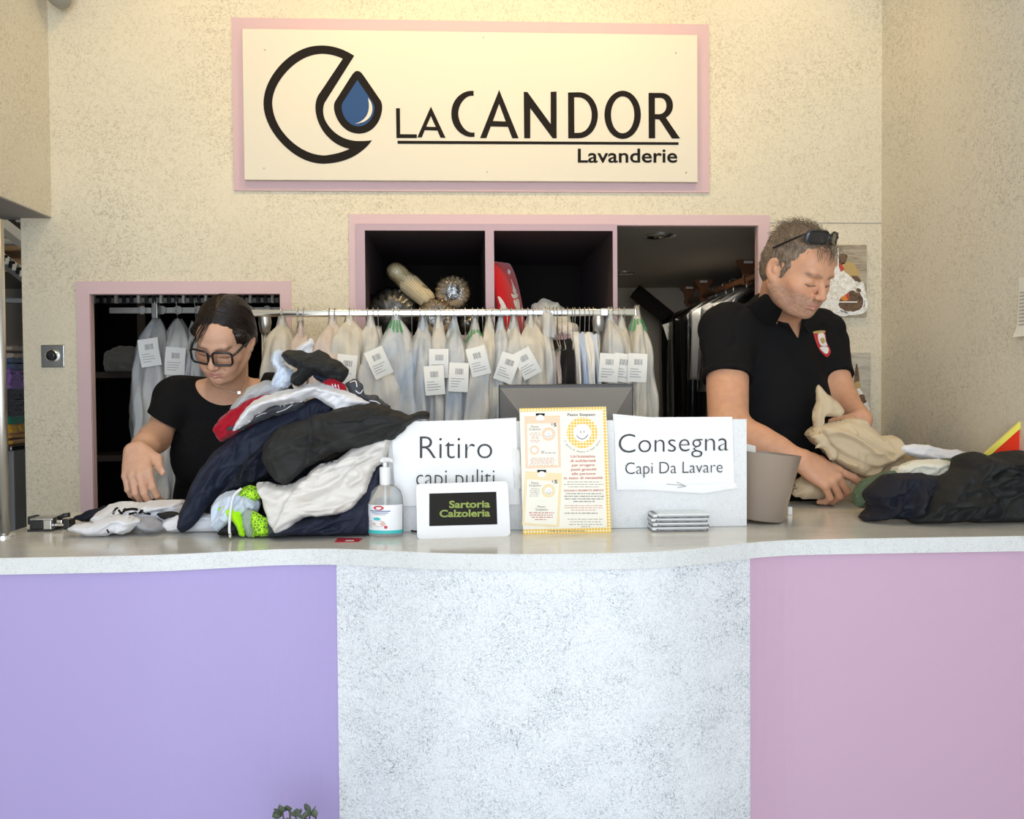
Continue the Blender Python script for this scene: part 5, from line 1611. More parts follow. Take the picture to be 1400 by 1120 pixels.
# ------------------------------------------------------------------ crumpled laundry
def poly_sdf(P, X, Y):
    P = np.asarray(P); n = len(P)
    d = np.full(X.shape, 1e9); ins = np.zeros(X.shape, bool)
    for i in range(n):
        a = P[i]; b = P[(i + 1) % n]; e = b - a
        wx, wy = X - a[0], Y - a[1]
        t = np.clip((wx * e[0] + wy * e[1]) / max(e @ e, 1e-12), 0, 1)
        d = np.minimum(d, (wx - e[0] * t) ** 2 + (wy - e[1] * t) ** 2)
        c = ((a[1] <= Y) & (b[1] > Y)) | ((b[1] <= Y) & (a[1] > Y))
        with np.errstate(divide='ignore', invalid='ignore'):
            xi = a[0] + (Y - a[1]) / (b[1] - a[1] if b[1] != a[1] else 1e-9) * e[0]
        ins ^= c & (X < xi)
    d = np.sqrt(d)
    return np.where(ins, -d, d)
def heap(name, outline, Y, mat, parent, front=.03, back=.05, edge=.013, slope=.0, wr=(20, 22, .006), seed=0, folds=(), step=.0030, smooth_n=5, rnd_edge=.0034, zmin=ZT + .0015, fold_w=.012, side=0.0, nstep=None):
    """crumpled piece of cloth: outline seen from the front, folded and rounded in depth.
    slope: how far it leans back per metre of height; wr: wrinkle direction (deg), frequency, depth"""
    pts = catmull(outline, smooth_n, True)
    Q = np.array([PY(x, y, Y)[[0, 2]] for x, y in pts])
    Q = Q + rnd_edge * np.stack([vnoise(Q[:, 0] * 55, Q[:, 1] * 55, seed, 5), vnoise(Q[:, 0] * 55, Q[:, 1] * 55, seed + 9, 6)], 1) + rnd_edge * .5 * np.stack([vnoise(Q[:, 0] * 140, Q[:, 1] * 140, seed, 7), vnoise(Q[:, 0] * 140, Q[:, 1] * 140, seed + 9, 8)], 1)
    Q[:, 1] = np.maximum(Q[:, 1], zmin)
    lo, hi = Q.min(0) - 2 * step, Q.max(0) + 2 * step
    xs = np.arange(lo[0], hi[0], step); zs_n = np.arange(lo[1], hi[1], step)
    X, Z = np.meshgrid(xs, zs_n, indexing='ij')
    D = poly_sdf(Q, X, Z)
    keepv = D < .75 * step
    gx, gz = np.gradient(D, step)
    gl = np.maximum(np.hypot(gx, gz), 1e-6)
    snap = (np.abs(D) < .75 * step)
    X = np.where(snap, X - D * gx / gl, X); Z = np.where(snap, Z - D * gz / gl, Z)
    Z = np.maximum(Z, zmin)
    D = np.where(snap, 0, D)
    t = np.clip(-D / edge, 0, 1); prof = .72 * np.sin(t * pi / 2) ** .85 + .28 * np.sqrt(np.clip(1 - (1 - np.clip(-D / (4 * edge), 0, 1)) ** 2, 0, 1))
    z0 = Q[:, 1].min(); cx = Q[:, 0].mean()
    a, fq, am = wr
    a = radians(a)
    U = X * cos(a) + Z * sin(a); Vv = -X * sin(a) + Z * cos(a)
    w1 = vnoise(U * 9, Vv * 9, seed, 11)
    r1 = .5 - np.abs(vnoise(U * fq * .22 + w1, Vv * fq + 1.6 * w1, seed, 12)) ** .7
    r2 = .5 - np.abs(vnoise(U * fq * .6 + 3 + w1, Vv * fq * 1.9 + w1, seed, 13)) ** .7
    r3 = .5 - np.abs(vnoise(U * fq * 1.6 + 5, Vv * fq * 3.6 + 2 * w1, seed, 17)) ** .8
    am = am * 1.35
    wri = am * (1.2 * r1 + .9 * r2 + .5 * r3)
    rsd = random.Random(seed * 31 + 5)
    ext = Q.max(0) - Q.min(0)
    nst = nstep if nstep is not None else int(np.clip(ext[0] * ext[1] / .0014, 3, 22))
    for kf in range(nst):
        j0 = rsd.randrange(len(Q)); j1 = rsd.randrange(len(Q)); tq = rsd.uniform(.25, .75)
        p0 = Q[j0] * tq + Q[j1] * (1 - tq)
        an = a + radians(rsd.uniform(-32, 32))
        s_ = -(X - p0[0]) * sin(an) + (Z - p0[1]) * cos(an) + .010 * vnoise(U * 16, Vv * 16, kf, seed) + rsd.uniform(-2.5, 2.5) * ((X - p0[0]) * cos(an) + (Z - p0[1]) * sin(an)) ** 2
        u_ = (X - p0[0]) * cos(an) + (Z - p0[1]) * sin(an)
        sg_ = rsd.choice((-1, 1)); s_ = s_ * sg_
        L_ = rsd.uniform(.03, .10)
        wri = wri + am * rsd.uniform(.9, 1.9) * np.exp(-np.maximum(s_, 0) / .0028 - np.maximum(-s_, 0) / rsd.uniform(.010, .022)) * np.exp(-(u_ / L_) ** 2)
    big = .35 * front * vnoise(X * 14, Z * 14, seed, 14)
    fd = 0
    for (fp, amp, wpx) in folds:
        F_ = np.array([PY(x, y, Y)[[0, 2]] for x, y in (catmull(fp, 5) if len(fp) > 2 else fp)])
        dd = np.full(X.shape, 9.0)
        for i in range(len(F_) - 1):
            e = F_[i + 1] - F_[i]; wx, wz = X - F_[i][0], Z - F_[i][1]
            tt = np.clip((wx * e[0] + wz * e[1]) / max(e @ e, 1e-12), 0, 1)
            dd = np.minimum(dd, np.hypot(wx - e[0] * tt, wz - e[1] * tt))
        fd = fd + amp * np.exp(-(dd / (wpx / FPX * Y)) ** 2)
    yc = Y + slope * (Z - z0) + side * (X - cx)
    yf = yc - prof * (front + big) - (wri + fd) * np.minimum(prof, 1) * smooth(0, .8, t)
    yb = yc + prof * back
    yf = np.minimum(yf, yb - .0004 * (t > 0))
    m, n = X.shape
    cell = keepv[:-1, :-1] & keepv[1:, :-1] & keepv[:-1, 1:] & keepv[1:, 1:]
    I, J = np.nonzero(cell)
    fid = np.full((m, n), -1); bid = np.full((m, n), -1)
    used = np.zeros((m, n), bool)
    for di in (0, 1):
        for dj in (0, 1): used[I + di, J + dj] = True
    # boundary vertices: touch a cell that is not kept
    cc = np.zeros((m + 1, n + 1), bool); cc[1:m, 1:n] = cell
    full = cc[:-1, :-1] & cc[1:, :-1] & cc[:-1, 1:] & cc[1:, 1:]
    V = []; k = 0
    ui, uj = np.nonzero(used)
    fid[ui, uj] = np.arange(len(ui))
    bd = ~full[ui, uj]
    ym = np.where(bd, yc[ui, uj], yf[ui, uj])
    VF = np.stack([X[ui, uj], ym, Z[ui, uj]], 1)
    ii = ~bd
    bid[ui, uj] = np.where(bd, fid[ui, uj], -1)
    bi, bj = ui[ii], uj[ii]
    bid[bi, bj] = len(ui) + np.arange(len(bi))
    VB = np.stack([X[bi, bj], yb[bi, bj], Z[bi, bj]], 1)
    V = np.concatenate([VF, VB])
    q = lambda T: np.stack([T[I, J], T[I + 1, J], T[I + 1, J + 1], T[I, J + 1]], 1)
    Fq = np.concatenate([q(fid), q(bid)[:, ::-1]])
    o = mk(name, V, Fq, mat, parent, True)
    return o
def garment(name, outline, Y, mat, label, cat='garment', group=None, part='cloth', **kw):
    c = np.mean([PY(x, y, Y) for x, y in outline], 0)
    t = thing(name, (c[0], Y, min(PY(x, y, Y)[2] for x, y in outline)), label, cat, group)
    heap(part, outline, Y, mat, t, **kw)
    return t
def decal(name, polys_px, parent, src, mat, off=.0012):
    """flat print following a cloth's surface"""
    tr, o0 = surf_tree(src)
    def on(px, py):
        d = ray(px, py); d /= np.linalg.norm(d)
        h = tr.ray_cast(Vector(CAM - o0), Vector(d))
        return None if h[0] is None else np.array(h[0]) + o0 - d * off
    for P in polys_px:
        P = np.array(P, float)
        pts = catmull(P[:, :2], 5); w = P[0, 2] if P.shape[1] > 2 else 1.2
        T = np.gradient(pts, axis=0); T /= np.maximum(np.linalg.norm(T, axis=1, keepdims=True), 1e-9)
        nrm = np.stack([-T[:, 1], T[:, 0]], 1)
        A = [[on(*(p + n_ * w * s_)) for p, n_ in zip(pts, nrm)] for s_ in (-.5, 0, .5)]
        if any(v is None for r in A for v in r): continue
        MB().grid(np.array(A)).build(name, mat, parent, True)
def C_(n, c):
    m = cloth(n, c, .72 if max(c) < .2 else .9, .0 if max(c) < .2 else .12, 1100, .3)
    m.node_tree.nodes['Principled BSDF'].inputs['Specular IOR Level'].default_value = .38 if max(c) < .2 else .15
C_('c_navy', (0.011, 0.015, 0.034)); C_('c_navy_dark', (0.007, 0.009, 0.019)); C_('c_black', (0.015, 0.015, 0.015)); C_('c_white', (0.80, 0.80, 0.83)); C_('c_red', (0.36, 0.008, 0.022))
C_('c_grey', (0.36, 0.36, 0.39)); C_('c_dgrey', (0.055, 0.06, 0.07)); C_('c_offwhite', (0.72, 0.69, 0.65)); C_('c_paleblue', (0.66, 0.74, 0.85)); C_('c_neon', (0.45, 0.92, 0.01)); C_('c_beige', (0.60, 0.48, 0.315))
C_('c_green', (0.10, 0.155, 0.095)); C_('c_cream', (0.80, 0.77, 0.64)); C_('c_silver', (0.45, 0.46, 0.48)); C_('c_sock', (0.012, 0.014, 0.015))
def neon_mat(name, c1, c2, sc):
    m = pbsdf(name, c1, 0.8); nt = m.node_tree
    v = N(nt, 'ShaderNodeTexVoronoi', feature='DISTANCE_TO_EDGE', Scale=sc); nt.links.new(coords(nt), v.inputs['Vector'])
    nt.links.new(ramp(nt, v.outputs['Distance'], [(0.08, c1), (0.14, c2)]), nt.nodes['Principled BSDF'].inputs['Base Color'])
neon_mat('c_neon_mesh', (0.50, 0.95, 0.02), (0.16, 0.30, 0.03), 130); neon_mat('c_grey_mesh', (0.42, 0.50, 0.42), (0.22, 0.26, 0.24), 400)

PG = 'laundry in the big pile'
# ---- the big pile, from the back layers to the front ones
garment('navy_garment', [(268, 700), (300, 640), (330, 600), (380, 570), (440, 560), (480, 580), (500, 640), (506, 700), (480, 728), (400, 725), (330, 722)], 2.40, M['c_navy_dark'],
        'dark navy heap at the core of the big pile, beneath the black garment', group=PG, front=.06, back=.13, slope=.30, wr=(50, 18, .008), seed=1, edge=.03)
t = garment('navy_garment', [(366, 733), (380, 722), (396, 714), (426, 705), (462, 700), (488, 682), (503, 655), (513, 639), (521, 640), (519, 665), (508, 690), (503, 731), (466, 737), (434, 741), (406, 737), (384, 738)], 2.235, M['c_navy'],
        'navy garment lowest in the big pile, beside the pump bottle', group=PG, front=.025, back=.12, slope=.15, wr=(25, 24, .007), seed=2)
garment('grey_cloth', [(360, 716), (372, 712), (384, 724), (392, 736), (376, 738), (364, 735)], 2.225, M['c_dgrey'], 'small dark grey cloth under the white trousers at the pile foot', group=PG, front=.012, back=.05, seed=3, wr=(60, 30, .004))
garment('black_cloth', [(299, 731), (303, 722), (318, 712), (328, 716), (330, 728), (318, 732)], 2.25, M['c_black'], 'small black cloth under the neon garment', group=PG, front=.012, back=.06, seed=4)
garment('pale_blue_shirt', [(288, 702), (296, 684), (311, 674), (334, 672), (352, 682), (352, 700), (330, 712), (312, 720), (298, 729), (290, 716)], 2.262, M['c_paleblue'], 'pale blue crumpled shirt above the neon garment', group=PG, front=.022, back=.07, seed=5, wr=(65, 34, .008))
t = thing('neon_garment', PY(335, 730, 2.23), 'neon yellow and grey sports garment with white drawstring at pile foot', 'garment', PG)
o = heap('neon_panel', [(296, 697), (304, 690), (315, 692), (328, 700), (334, 715), (336, 732), (326, 731), (318, 714), (306, 704)], 2.228, M['c_neon'], t, front=.014, back=.03, seed=6, wr=(-50, 26, .004))
heap('grey_mesh_panel', [(331, 698), (341, 694), (347, 702), (348, 733), (338, 734), (333, 714)], 2.226, M['c_grey_mesh'], t, front=.013, back=.03, seed=7, wr=(80, 20, .003))
heap('neon_mesh_panel', [(343, 701), (356, 703), (365, 712), (367, 733), (352, 735), (345, 733)], 2.222, M['c_neon_mesh'], t, front=.015, back=.03, seed=8, wr=(80, 20, .003))
heap('green_band', [(322, 676), (338, 664), (352, 668), (354, 682), (336, 682)], 2.25, M['c_neon_mesh'], t, front=.012, back=.04, seed=9)
dp = [PY(330, 668, 2.225), PY(319, 679, 2.215), PY(315, 700, 2.203), PY(313.5, 722, 2.196), PY(314.5, 733, 2.195)]
dr = MB().tube(catmull(dp, 6), .0032, 8).build('drawstring', M['c_white'], t, True)
MB().tube([dp[-1] + (0, 0, .006), dp[-1] - (0, 0, .008)], .0038, 8).build('metal_tip', M['steel'], dr, True)
t = garment('white_trousers', [(347, 663), (363, 661), (386, 664), (403, 659), (434, 637), (457, 630), (486, 611), (527, 597), (532, 606), (524, 631), (512, 646), (504, 668), (491, 687), (466, 703), (426, 707), (406, 715), (394, 727), (378, 731), (366, 714), (357, 690)], 2.215, M['c_offwhite'],
        'off-white crumpled trousers hanging from the lower pile front', group=PG, front=.030, back=.05, slope=.22, wr=(28, 20, .006), seed=10, edge=.012,
        folds=[([(352, 672), (400, 690), (450, 672), (500, 655)], .010, 7), ([(372, 722), (420, 696), (470, 690)], .008, 6), ([(440, 640), (480, 655), (505, 640)], .007, 5), ([(400, 664), (440, 668), (480, 640), (520, 612)], -.012, 4), ([(480, 662), (496, 650), (490, 640)], .010, 4)])
t = garment('navy_jacket', [(252, 729), (241, 718), (247, 690), (268, 643), (300, 606), (340, 583), (388, 560), (430, 545), (456, 552), (446, 572), (408, 584), (378, 596), (358, 622), (340, 655), (306, 668), (276, 706)], 2.285, M['c_navy'],
        'navy jacket draped diagonally down the left of the pile, its tip on the counter', group=PG, front=.024, back=.05, slope=.22, wr=(48, 16, .005), seed=11, edge=.016,
        folds=[([(246, 722), (285, 655), (340, 606), (400, 572)], .009, 6), ([(262, 722), (300, 668), (330, 640)], -.009, 5)])
heap('lining', [(290, 690), (318, 648), (346, 615), (372, 604), (372, 640), (352, 664), (320, 672)], 2.30, M['c_navy_dark'], t, front=.024, back=.04, slope=.22, seed=12, wr=(60, 22, .007))
t = garment('black_trousers', [(586, 564), (586, 572), (567, 576), (556, 584), (543, 597), (522, 606), (497, 612), (470, 617), (440, 628), (417, 641), (398, 659), (384, 664), (366, 646), (354, 622), (364, 600), (384, 583), (417, 572), (447, 563), (477, 556), (506, 552), (534, 559), (557, 568), (575, 563)], 2.225, M['c_black'],
        'black garment across the pile with a leg pointing right over the Ritiro sheet', group=PG, front=.032, back=.06, slope=.28, wr=(12, 16, .005), seed=13, edge=.014,
        folds=[([(420, 573), (424, 605), (420, 638)], -.007, 4), ([(356, 622), (376, 632), (384, 660)], .010, 5), ([(380, 588), (372, 615), (392, 650)], .009, 6), ([(440, 600), (500, 590), (560, 572)], .008, 9), ([(515, 604), (545, 584), (575, 570)], -.008, 4)])
t = garment('red_garment', [(291, 584), (299, 573), (318, 557), (340, 542), (368, 538), (392, 545), (366, 570), (336, 588), (312, 600), (301, 605), (294, 597)], 2.35, M['c_red'], 'dark red garment sticking out left of the pile', group=PG, front=.018, back=.04, slope=.2, wr=(40, 22, .005), seed=14)
garment('grey_garment', [(314, 558), (330, 538), (346, 526), (372, 520), (392, 528), (378, 546), (345, 552), (322, 562)], 2.375, M['c_silver'], 'silver grey garment under the white shirt near the shoulder', group=PG, front=.016, back=.05, slope=.2, wr=(35, 30, .006), seed=15)
t = garment('printed_shirt', [(310, 590), (322, 576), (346, 560), (378, 550), (410, 545), (414, 556), (388, 566), (356, 576), (330, 588)], 2.325, M['c_dgrey'], 'dark grey shirt with white script print between white shirt and navy jacket', group=PG, front=.016, back=.03, slope=.2, wr=(28, 22, .003), seed=16)
decal('script_print', [[(366, 561, 1.1), (370, 553, 1.1), (373, 560, 1.1), (377, 552, 1.1), (380, 558, 1.1)], [(383, 556, 1.0), (386, 550, 1.0), (389, 556, 1.0)], [(378, 564, .9), (390, 560, .9), (400, 553, .9)], [(350, 570, .8), (358, 566, .8), (364, 565, .8)]], t.children[0], t.children[0], M['c_white'])
t = garment('white_shirt', [(318, 586), (332, 562), (352, 546), (372, 538), (393, 532), (421, 525), (440, 524), (457, 530), (474, 534), (496, 546), (503, 550), (486, 557), (473, 566), (464, 572), (456, 570), (456, 559), (442, 552), (431, 544), (414, 548), (393, 551), (376, 556), (352, 567), (333, 581), (323, 588)], 2.30, M['c_white'],
        'white shirt draped over the top of the pile with its cuff hanging', group=PG, front=.022, back=.06, slope=.2, wr=(20, 24, .006), seed=17, edge=.014, folds=[([(330, 570), (380, 545), (430, 533), (480, 548)], .008, 7), ([(440, 528), (462, 545), (462, 566)], -.008, 4)])
t = garment('dark_hat', [(472, 524), (486, 518), (496, 526), (500, 538), (512, 541), (526, 550), (532, 558), (508, 556), (496, 546), (480, 538)], 2.33, M['c_dgrey'], 'dark grey soft hat with white rim right of the white shirt cuff', group=PG, front=.014, back=.05, slope=.2, seed=18, wr=(-40, 22, .003))
decal('white_rim', [[(478, 523, 1.3), (486, 521, 1.3), (488, 529, 1.3)], [(486, 534, 1.2), (492, 538, 1.2), (496, 533, 1.2)], [(505, 548, 1.2), (514, 549, 1.2), (520, 553, 1.2)]], t.children[0], t.children[0], M['c_white'])
t = garment('red_label_cloth', [(441, 524), (450, 516), (462, 519), (475, 535), (458, 536), (446, 530)], 2.325, M['c_red'], 'small red cloth with white lettering under the black socks', group=PG, front=.012, back=.05, slope=.2, seed=19, wr=(50, 20, .002))
decal('lettering', [[(454, 525, 1.0), (455.5, 531, 1.0)], [(458, 525, 1.0), (459.5, 531, 1.0)], [(456, 528, .8), (460, 528, .8)], [(462, 526, 1.0), (463.5, 532, 1.0)]], t.children[0], t.children[0], M['c_white'])
garment('navy_cloth', [(428, 510), (440, 511), (452, 518), (446, 525), (434, 520)], 2.335, M['c_navy'], 'small navy cloth peeking out under the black socks', group=PG, front=.012, back=.05, slope=.2, seed=20, wr=(30, 22, .003))
garment('white_cloth', [(370, 486), (377, 476), (387, 483), (388, 496), (402, 506), (402, 522), (384, 532), (369, 526), (376, 508), (370, 496)], 2.37, M['c_paleblue'], 'pale crumpled cloth left of the black socks on top', group=PG, front=.022, back=.06, slope=.15, seed=21, wr=(70, 32, .009))
garment('white_cloth', [(404, 478), (412, 470), (425, 462), (430, 470), (426, 482), (440, 500), (414, 500)], 2.37, M['c_white'], 'white cloth corner pointing up behind the black socks', group=PG, front=.016, back=.05, slope=.15, seed=22, wr=(45, 26, .005))
garment('black_socks', [(383, 481), (403, 478), (424, 483), (439, 479), (452, 488), (473, 500), (475, 507), (470, 522), (457, 520), (444, 516), (431, 510), (419, 520), (405, 528), (397, 521), (399, 511), (406, 505), (391, 495)], 2.335, M['c_sock'], 'black ribbed socks topmost on the laundry pile', 'socks', PG, front=.026, back=.05, slope=.15, seed=23, wr=(18, 26, .006),
        folds=[([(390, 486), (420, 497), (468, 508)], .010, 5), ([(402, 520), (420, 508), (440, 505)], .008, 5), ([(410, 500), (440, 512), (468, 514)], -.010, 3)], edge=.018)
# ---- the small heap on the left
LG = 'laundry in the small left heap'
garment('dark_sock', [(101, 707), (112, 701), (136, 693), (148, 695), (138, 706), (116, 713)], 2.42, M['c_navy_dark'], 'dark navy sock at the left end of the small heap', 'sock', LG, front=.012, back=.04, seed=30, wr=(15, 22, .003), zmin=ZT + .0015)
garment('black_strip', [(168, 690), (178, 684), (210, 682), (238, 683), (244, 690), (220, 694), (190, 694)], 2.50, M['c_black'], 'black cloth along the back of the small heap', 'garment', LG, front=.012, back=.05, seed=31)
t = garment('white_tee', [(123, 710), (131, 699), (153, 690), (190, 688), (234, 686), (246, 696), (240, 712), (217, 718), (183, 720), (160, 722), (136, 720)], 2.375, M['c_white'], 'white tee with black print on the small left heap', 'garment', LG, front=.022, back=.08, seed=32, wr=(10, 26, .009), slope=.6)
decal('black_print', [[(154, 703, 3.4), (160, 695, 3.4), (166, 702, 3.4), (172, 695, 3.4)], [(168, 698, 3.6), (182, 696, 3.6), (196, 699, 3.6)], [(176, 703, 3), (190, 701, 3), (206, 703, 3)]], t.children[0], t.children[0], M['ink'])
garment('white_cloth', [(219, 716), (240, 705), (272, 702), (294, 706), (300, 718), (293, 727), (252, 729), (230, 726)], 2.33, M['c_white'], 'white cloth right of the small heap under the navy jacket tip', 'garment', LG, front=.018, back=.07, seed=33, wr=(20, 26, .005))
garment('black_band_cloth', [(214, 704), (226, 701), (242, 700), (246, 706), (232, 709), (220, 709)], 2.34, M['c_black'], 'black waistband across the white cloth of the small heap', 'garment', LG, front=.012, back=.02, seed=34)
garment('grey_sock', [(181, 706), (204, 706), (221, 714), (224, 724), (211, 732), (197, 728), (186, 718)], 2.315, M['c_grey'], 'grey sock at the front of the small heap', 'sock', LG, front=.016, back=.05, seed=35, wr=(-30, 28, .005))
t = garment('white_sock', [(92, 724), (112, 716), (136, 710), (163, 704), (180, 706), (190, 714), (178, 724), (167, 732), (154, 729), (142, 736), (119, 734)], 2.285, M['c_white'], 'white sock with black band at the front of the small heap', 'sock', LG, front=.020, back=.06, seed=36, wr=(25, 26, .006))
decal('black_band', [[(168, 722, 3.2), (174, 716, 3.2), (182, 714, 3.2), (190, 720, 3.2)], [(146, 724, 2.4), (149, 729, 2.4)]], t.children[0], t.children[0], M['ink'])
# ---- right end of the counter
RG = 'laundry at the right end of the counter'
t = thing('beige_trousers', PY(1180, 690, 2.62), 'beige cotton trousers being handled by the person with sunglasses', 'trousers')
heap('lower_leg', [(1086, 678), (1093, 657), (1108, 650), (1130, 655), (1160, 640), (1190, 640), (1225, 622), (1262, 622), (1290, 628), (1270, 640), (1230, 652), (1205, 668), (1180, 688), (1154, 684), (1125, 684), (1100, 682)], 2.66, M['c_beige'], t, front=.035, back=.10, seed=40, nstep=4, wr=(25, 12, .0045), slope=.2, edge=.03)
heap('upper_leg', [(1111, 596), (1124, 583), (1146, 576), (1171, 571), (1186, 574), (1199, 585), (1208, 598), (1225, 595), (1238, 604), (1241, 618), (1228, 628), (1208, 641), (1193, 651), (1176, 650), (1160, 642), (1146, 632), (1130, 618), (1118, 606)], 2.63, M['c_beige'], t, front=.034, back=.08, seed=41, nstep=4, wr=(-28, 12, .0035), slope=.2, edge=.012,
     folds=[([(1124, 586), (1130, 604), (1152, 624), (1190, 640)], -.016, 3.5), ([(1128, 588), (1150, 590), (1185, 606), (1212, 628)], .014, 6), ([(1146, 590), (1170, 602), (1196, 622)], .007, 3), ([(1165, 574), (1190, 586), (1208, 600)], -.010, 3), ([(1170, 596), (1196, 612), (1214, 622)], -.014, 2.5), ([(1160, 634), (1200, 634), (1236, 614)], .010, 5), ([(1180, 646), (1210, 634), (1232, 624)], -.010, 3)])
heap('waistband', [(1120, 526), (1134, 538), (1150, 553), (1155, 564), (1146, 570), (1130, 571), (1127, 582), (1118, 594), (1113, 582), (1113, 564), (1117, 549)], 2.66, M['c_beige'], t, front=.014, back=.03, seed=42, nstep=2, wr=(70, 16, .003), edge=.012, slope=.1, folds=[([(1121, 532), (1126, 555), (1122, 588)], -.008, 3)])
heap('pocket_flap', [(1109, 598), (1122, 592), (1134, 604), (1146, 622), (1138, 630), (1126, 614), (1114, 612), (1120, 606)], 2.60, M['c_beige'], t, front=.010, back=.02, seed=43, nstep=1, wr=(-40, 18, .003), edge=.01)
garment('white_cloth', [(1236, 608), (1262, 609), (1300, 615), (1338, 620), (1344, 630), (1290, 632), (1240, 622)], 2.60, M['c_white'], 'white cloth at the back of the right heap by the wall', 'garment', RG, front=.015, back=.06, seed=44, wr=(-8, 18, .004))
garment('green_cloth', [(1279, 630), (1296, 626), (1330, 626), (1336, 632), (1324, 640), (1292, 638)], 2.50, M['c_green'], 'green cloth strip behind the black heap at right', 'garment', RG, front=.014, back=.05, seed=45)
garment('cream_cloth', [(1229, 640), (1248, 631), (1264, 628), (1294, 630), (1326, 637), (1312, 654), (1292, 660), (1256, 656), (1228, 654)], 2.44, M['c_cream'], 'cream folded cloth in the middle of the right heap', 'garment', RG, front=.018, back=.07, seed=46, wr=(10, 20, .005))
garment('green_garment', [(1170, 688), (1173, 673), (1182, 662), (1198, 653), (1226, 645), (1240, 648), (1232, 662), (1216, 676), (1204, 690), (1186, 696), (1174, 694)], 2.43, M['c_green'], 'green garment between the beige trousers and the black heap', 'garment', RG, front=.022, back=.06, seed=47, wr=(40, 24, .006), slope=.2)
garment('white_tag', [(1199, 664), (1206, 656), (1213, 656), (1211, 662), (1204, 668)], 2.40, M['c_white'], 'small white tag on the green garment', 'tag', None, front=.003, back=.01, seed=48, edge=.006, wr=(20, 10, .001))
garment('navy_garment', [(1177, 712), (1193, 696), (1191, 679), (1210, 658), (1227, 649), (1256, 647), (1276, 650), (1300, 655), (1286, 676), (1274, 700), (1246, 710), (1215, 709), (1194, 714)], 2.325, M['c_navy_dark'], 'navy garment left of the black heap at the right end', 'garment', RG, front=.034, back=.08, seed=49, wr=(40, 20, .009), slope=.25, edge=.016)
garment('black_garment', [(1244, 708), (1262, 694), (1280, 671), (1305, 653), (1326, 641), (1330, 629), (1346, 621), (1371, 625), (1400, 619), (1425, 622), (1432, 660), (1430, 716), (1384, 722), (1346, 716), (1285, 716), (1252, 718)], 2.27, M['c_black'], 'large black garment heaped at the right end of the counter', 'garment', RG, front=.042, back=.10, seed=50, wr=(35, 16, .013), slope=.30, edge=.02,
        folds=[([(1260, 708), (1310, 672), (1370, 640)], -.014, 4), ([(1340, 690), (1360, 672), (1410, 670)], .012, 7), ([(1350, 714), (1340, 690), (1372, 665)], -.012, 4)])
# red and yellow banner cloth
cloth('banner_red', (0.80, 0.035, 0.008), 0.7); cloth('banner_yellow', (0.88, 0.78, 0.12), 0.7)
t = thing('red_bag', PY(1400, 640, 2.46), 'bright red folded bag with yellow edging leaning at the right wall', 'bag')
yb_ = 2.46
pr = [PY(*p, yb_)[[0, 2]] for p in ((1338, 634), (1352, 622), (1434, 549), (1434, 660), (1338, 660))]
MB().prism([tuple(p) for p in pr], yb_, yb_ + .014, lambda u, v, w: (u, w, v)).build('panel', M['banner_red'], t)
pr = [PY(*p, yb_)[[0, 2]] for p in ((1331, 637), (1345, 621), (1434, 540), (1434, 550), (1350, 625), (1338, 640))]
MB().prism([tuple(p) for p in pr], yb_ - .004, yb_ + .004, lambda u, v, w: (u, w, v)).build('edging', M['banner_yellow'], t)
# ------------------------------------------------------------------ things standing on the counter
class Plane:
    """flat sheet seen in the photograph: pixel -> point on the plane"""
    def __init__(s, p0, p1, p2):
        s.p = np.array(p0); s.n = np.cross(np.array(p1) - s.p, np.array(p2) - s.p); s.n /= np.linalg.norm(s.n)
        if s.n[1] > 0: s.n = -s.n
    def __call__(s, px, py, off=0.0):
        d = ray(px, py)
        q = s.p + s.n * off
        return CAM + d * (((q - CAM) @ s.n) / (d @ s.n))
def slab(corners, P, th, o0=0.0):
    a = [P(x, y, o0) for x, y in corners]; b = [q - P.n * th for q in a]
    n = len(a)
    return MB().add(a + b, [tuple(range(n))[::-1], tuple(range(n, 2 * n))] + [(i, (i + 1) % n, n + (i + 1) % n, n + i) for i in range(n)])
def sheet(name, corners, P, mat, parent, off=0.0, nu=14, nv=10, wav=0.0, seed=0, th=.0006):
    (a, b, c, d) = [np.array(q, float) for q in corners]
    G = []; H = []
    for v in np.linspace(0, 1, nv):
        r = []; h = []
        for u in np.linspace(0, 1, nu):
            q = (a * (1 - u) + b * u) * (1 - v) + (d * (1 - u) + c * u) * v
            o = off + wav * float(vnoise(u * 4, v * 3.2, seed, seed)) + wav * .6 * float(vnoise(u * 11, v * 9, seed, seed + 1))
            r.append(P(q[0], q[1], o)); h.append(P(q[0], q[1], o) - P.n * th)
        G.append(r); H.append(h)
    return MB().grid(np.array(G)).grid(np.array(H), True).build(name, mat, parent, True)
# upright partition board behind the signs
YP = 2.285
ptl, pbr = PY(530, 575, YP), PY(1021, 573, YP)
PT = thing('partition_board', (.3, YP, ZT), 'low white speckled partition board standing on the counter behind the paper signs', 'partition')
MB().box((ptl[0], YP, ZT + .0005), (pbr[0], YP + .02, pbr[2]), .001).build('board', M['upstand_fibre'], PT)
PP = Plane((0, YP - .001, 1), (1, YP - .001, 1), (0, YP - .001, 2))
pbsdf('sleeve', (0.88, 0.88, 0.87), 0.35, spec=0.5)
pbsdf('tape', (0.80, 0.79, 0.76), 0.25)
t = thing('paper_sign', PP(620, 690), 'white paper sign reading Ritiro capi puliti taped on the partition', 'sign')
sheet('sheet', [(535, 577), (705, 573), (711, 690), (540, 692)], PP, M['sleeve'], t, .0045, 26, 20, .0016, 5)
sheet('sheet_behind', [(560, 579), (706, 571), (709, 640), (560, 660)], PP, M['paper'], t, .0008, 6, 6, .0004, 6)
sheet('tape', [(700, 612), (711, 616), (713, 668), (703, 668)], PP, M['tape'], t, .0062, 6, 10, .0022, 8)
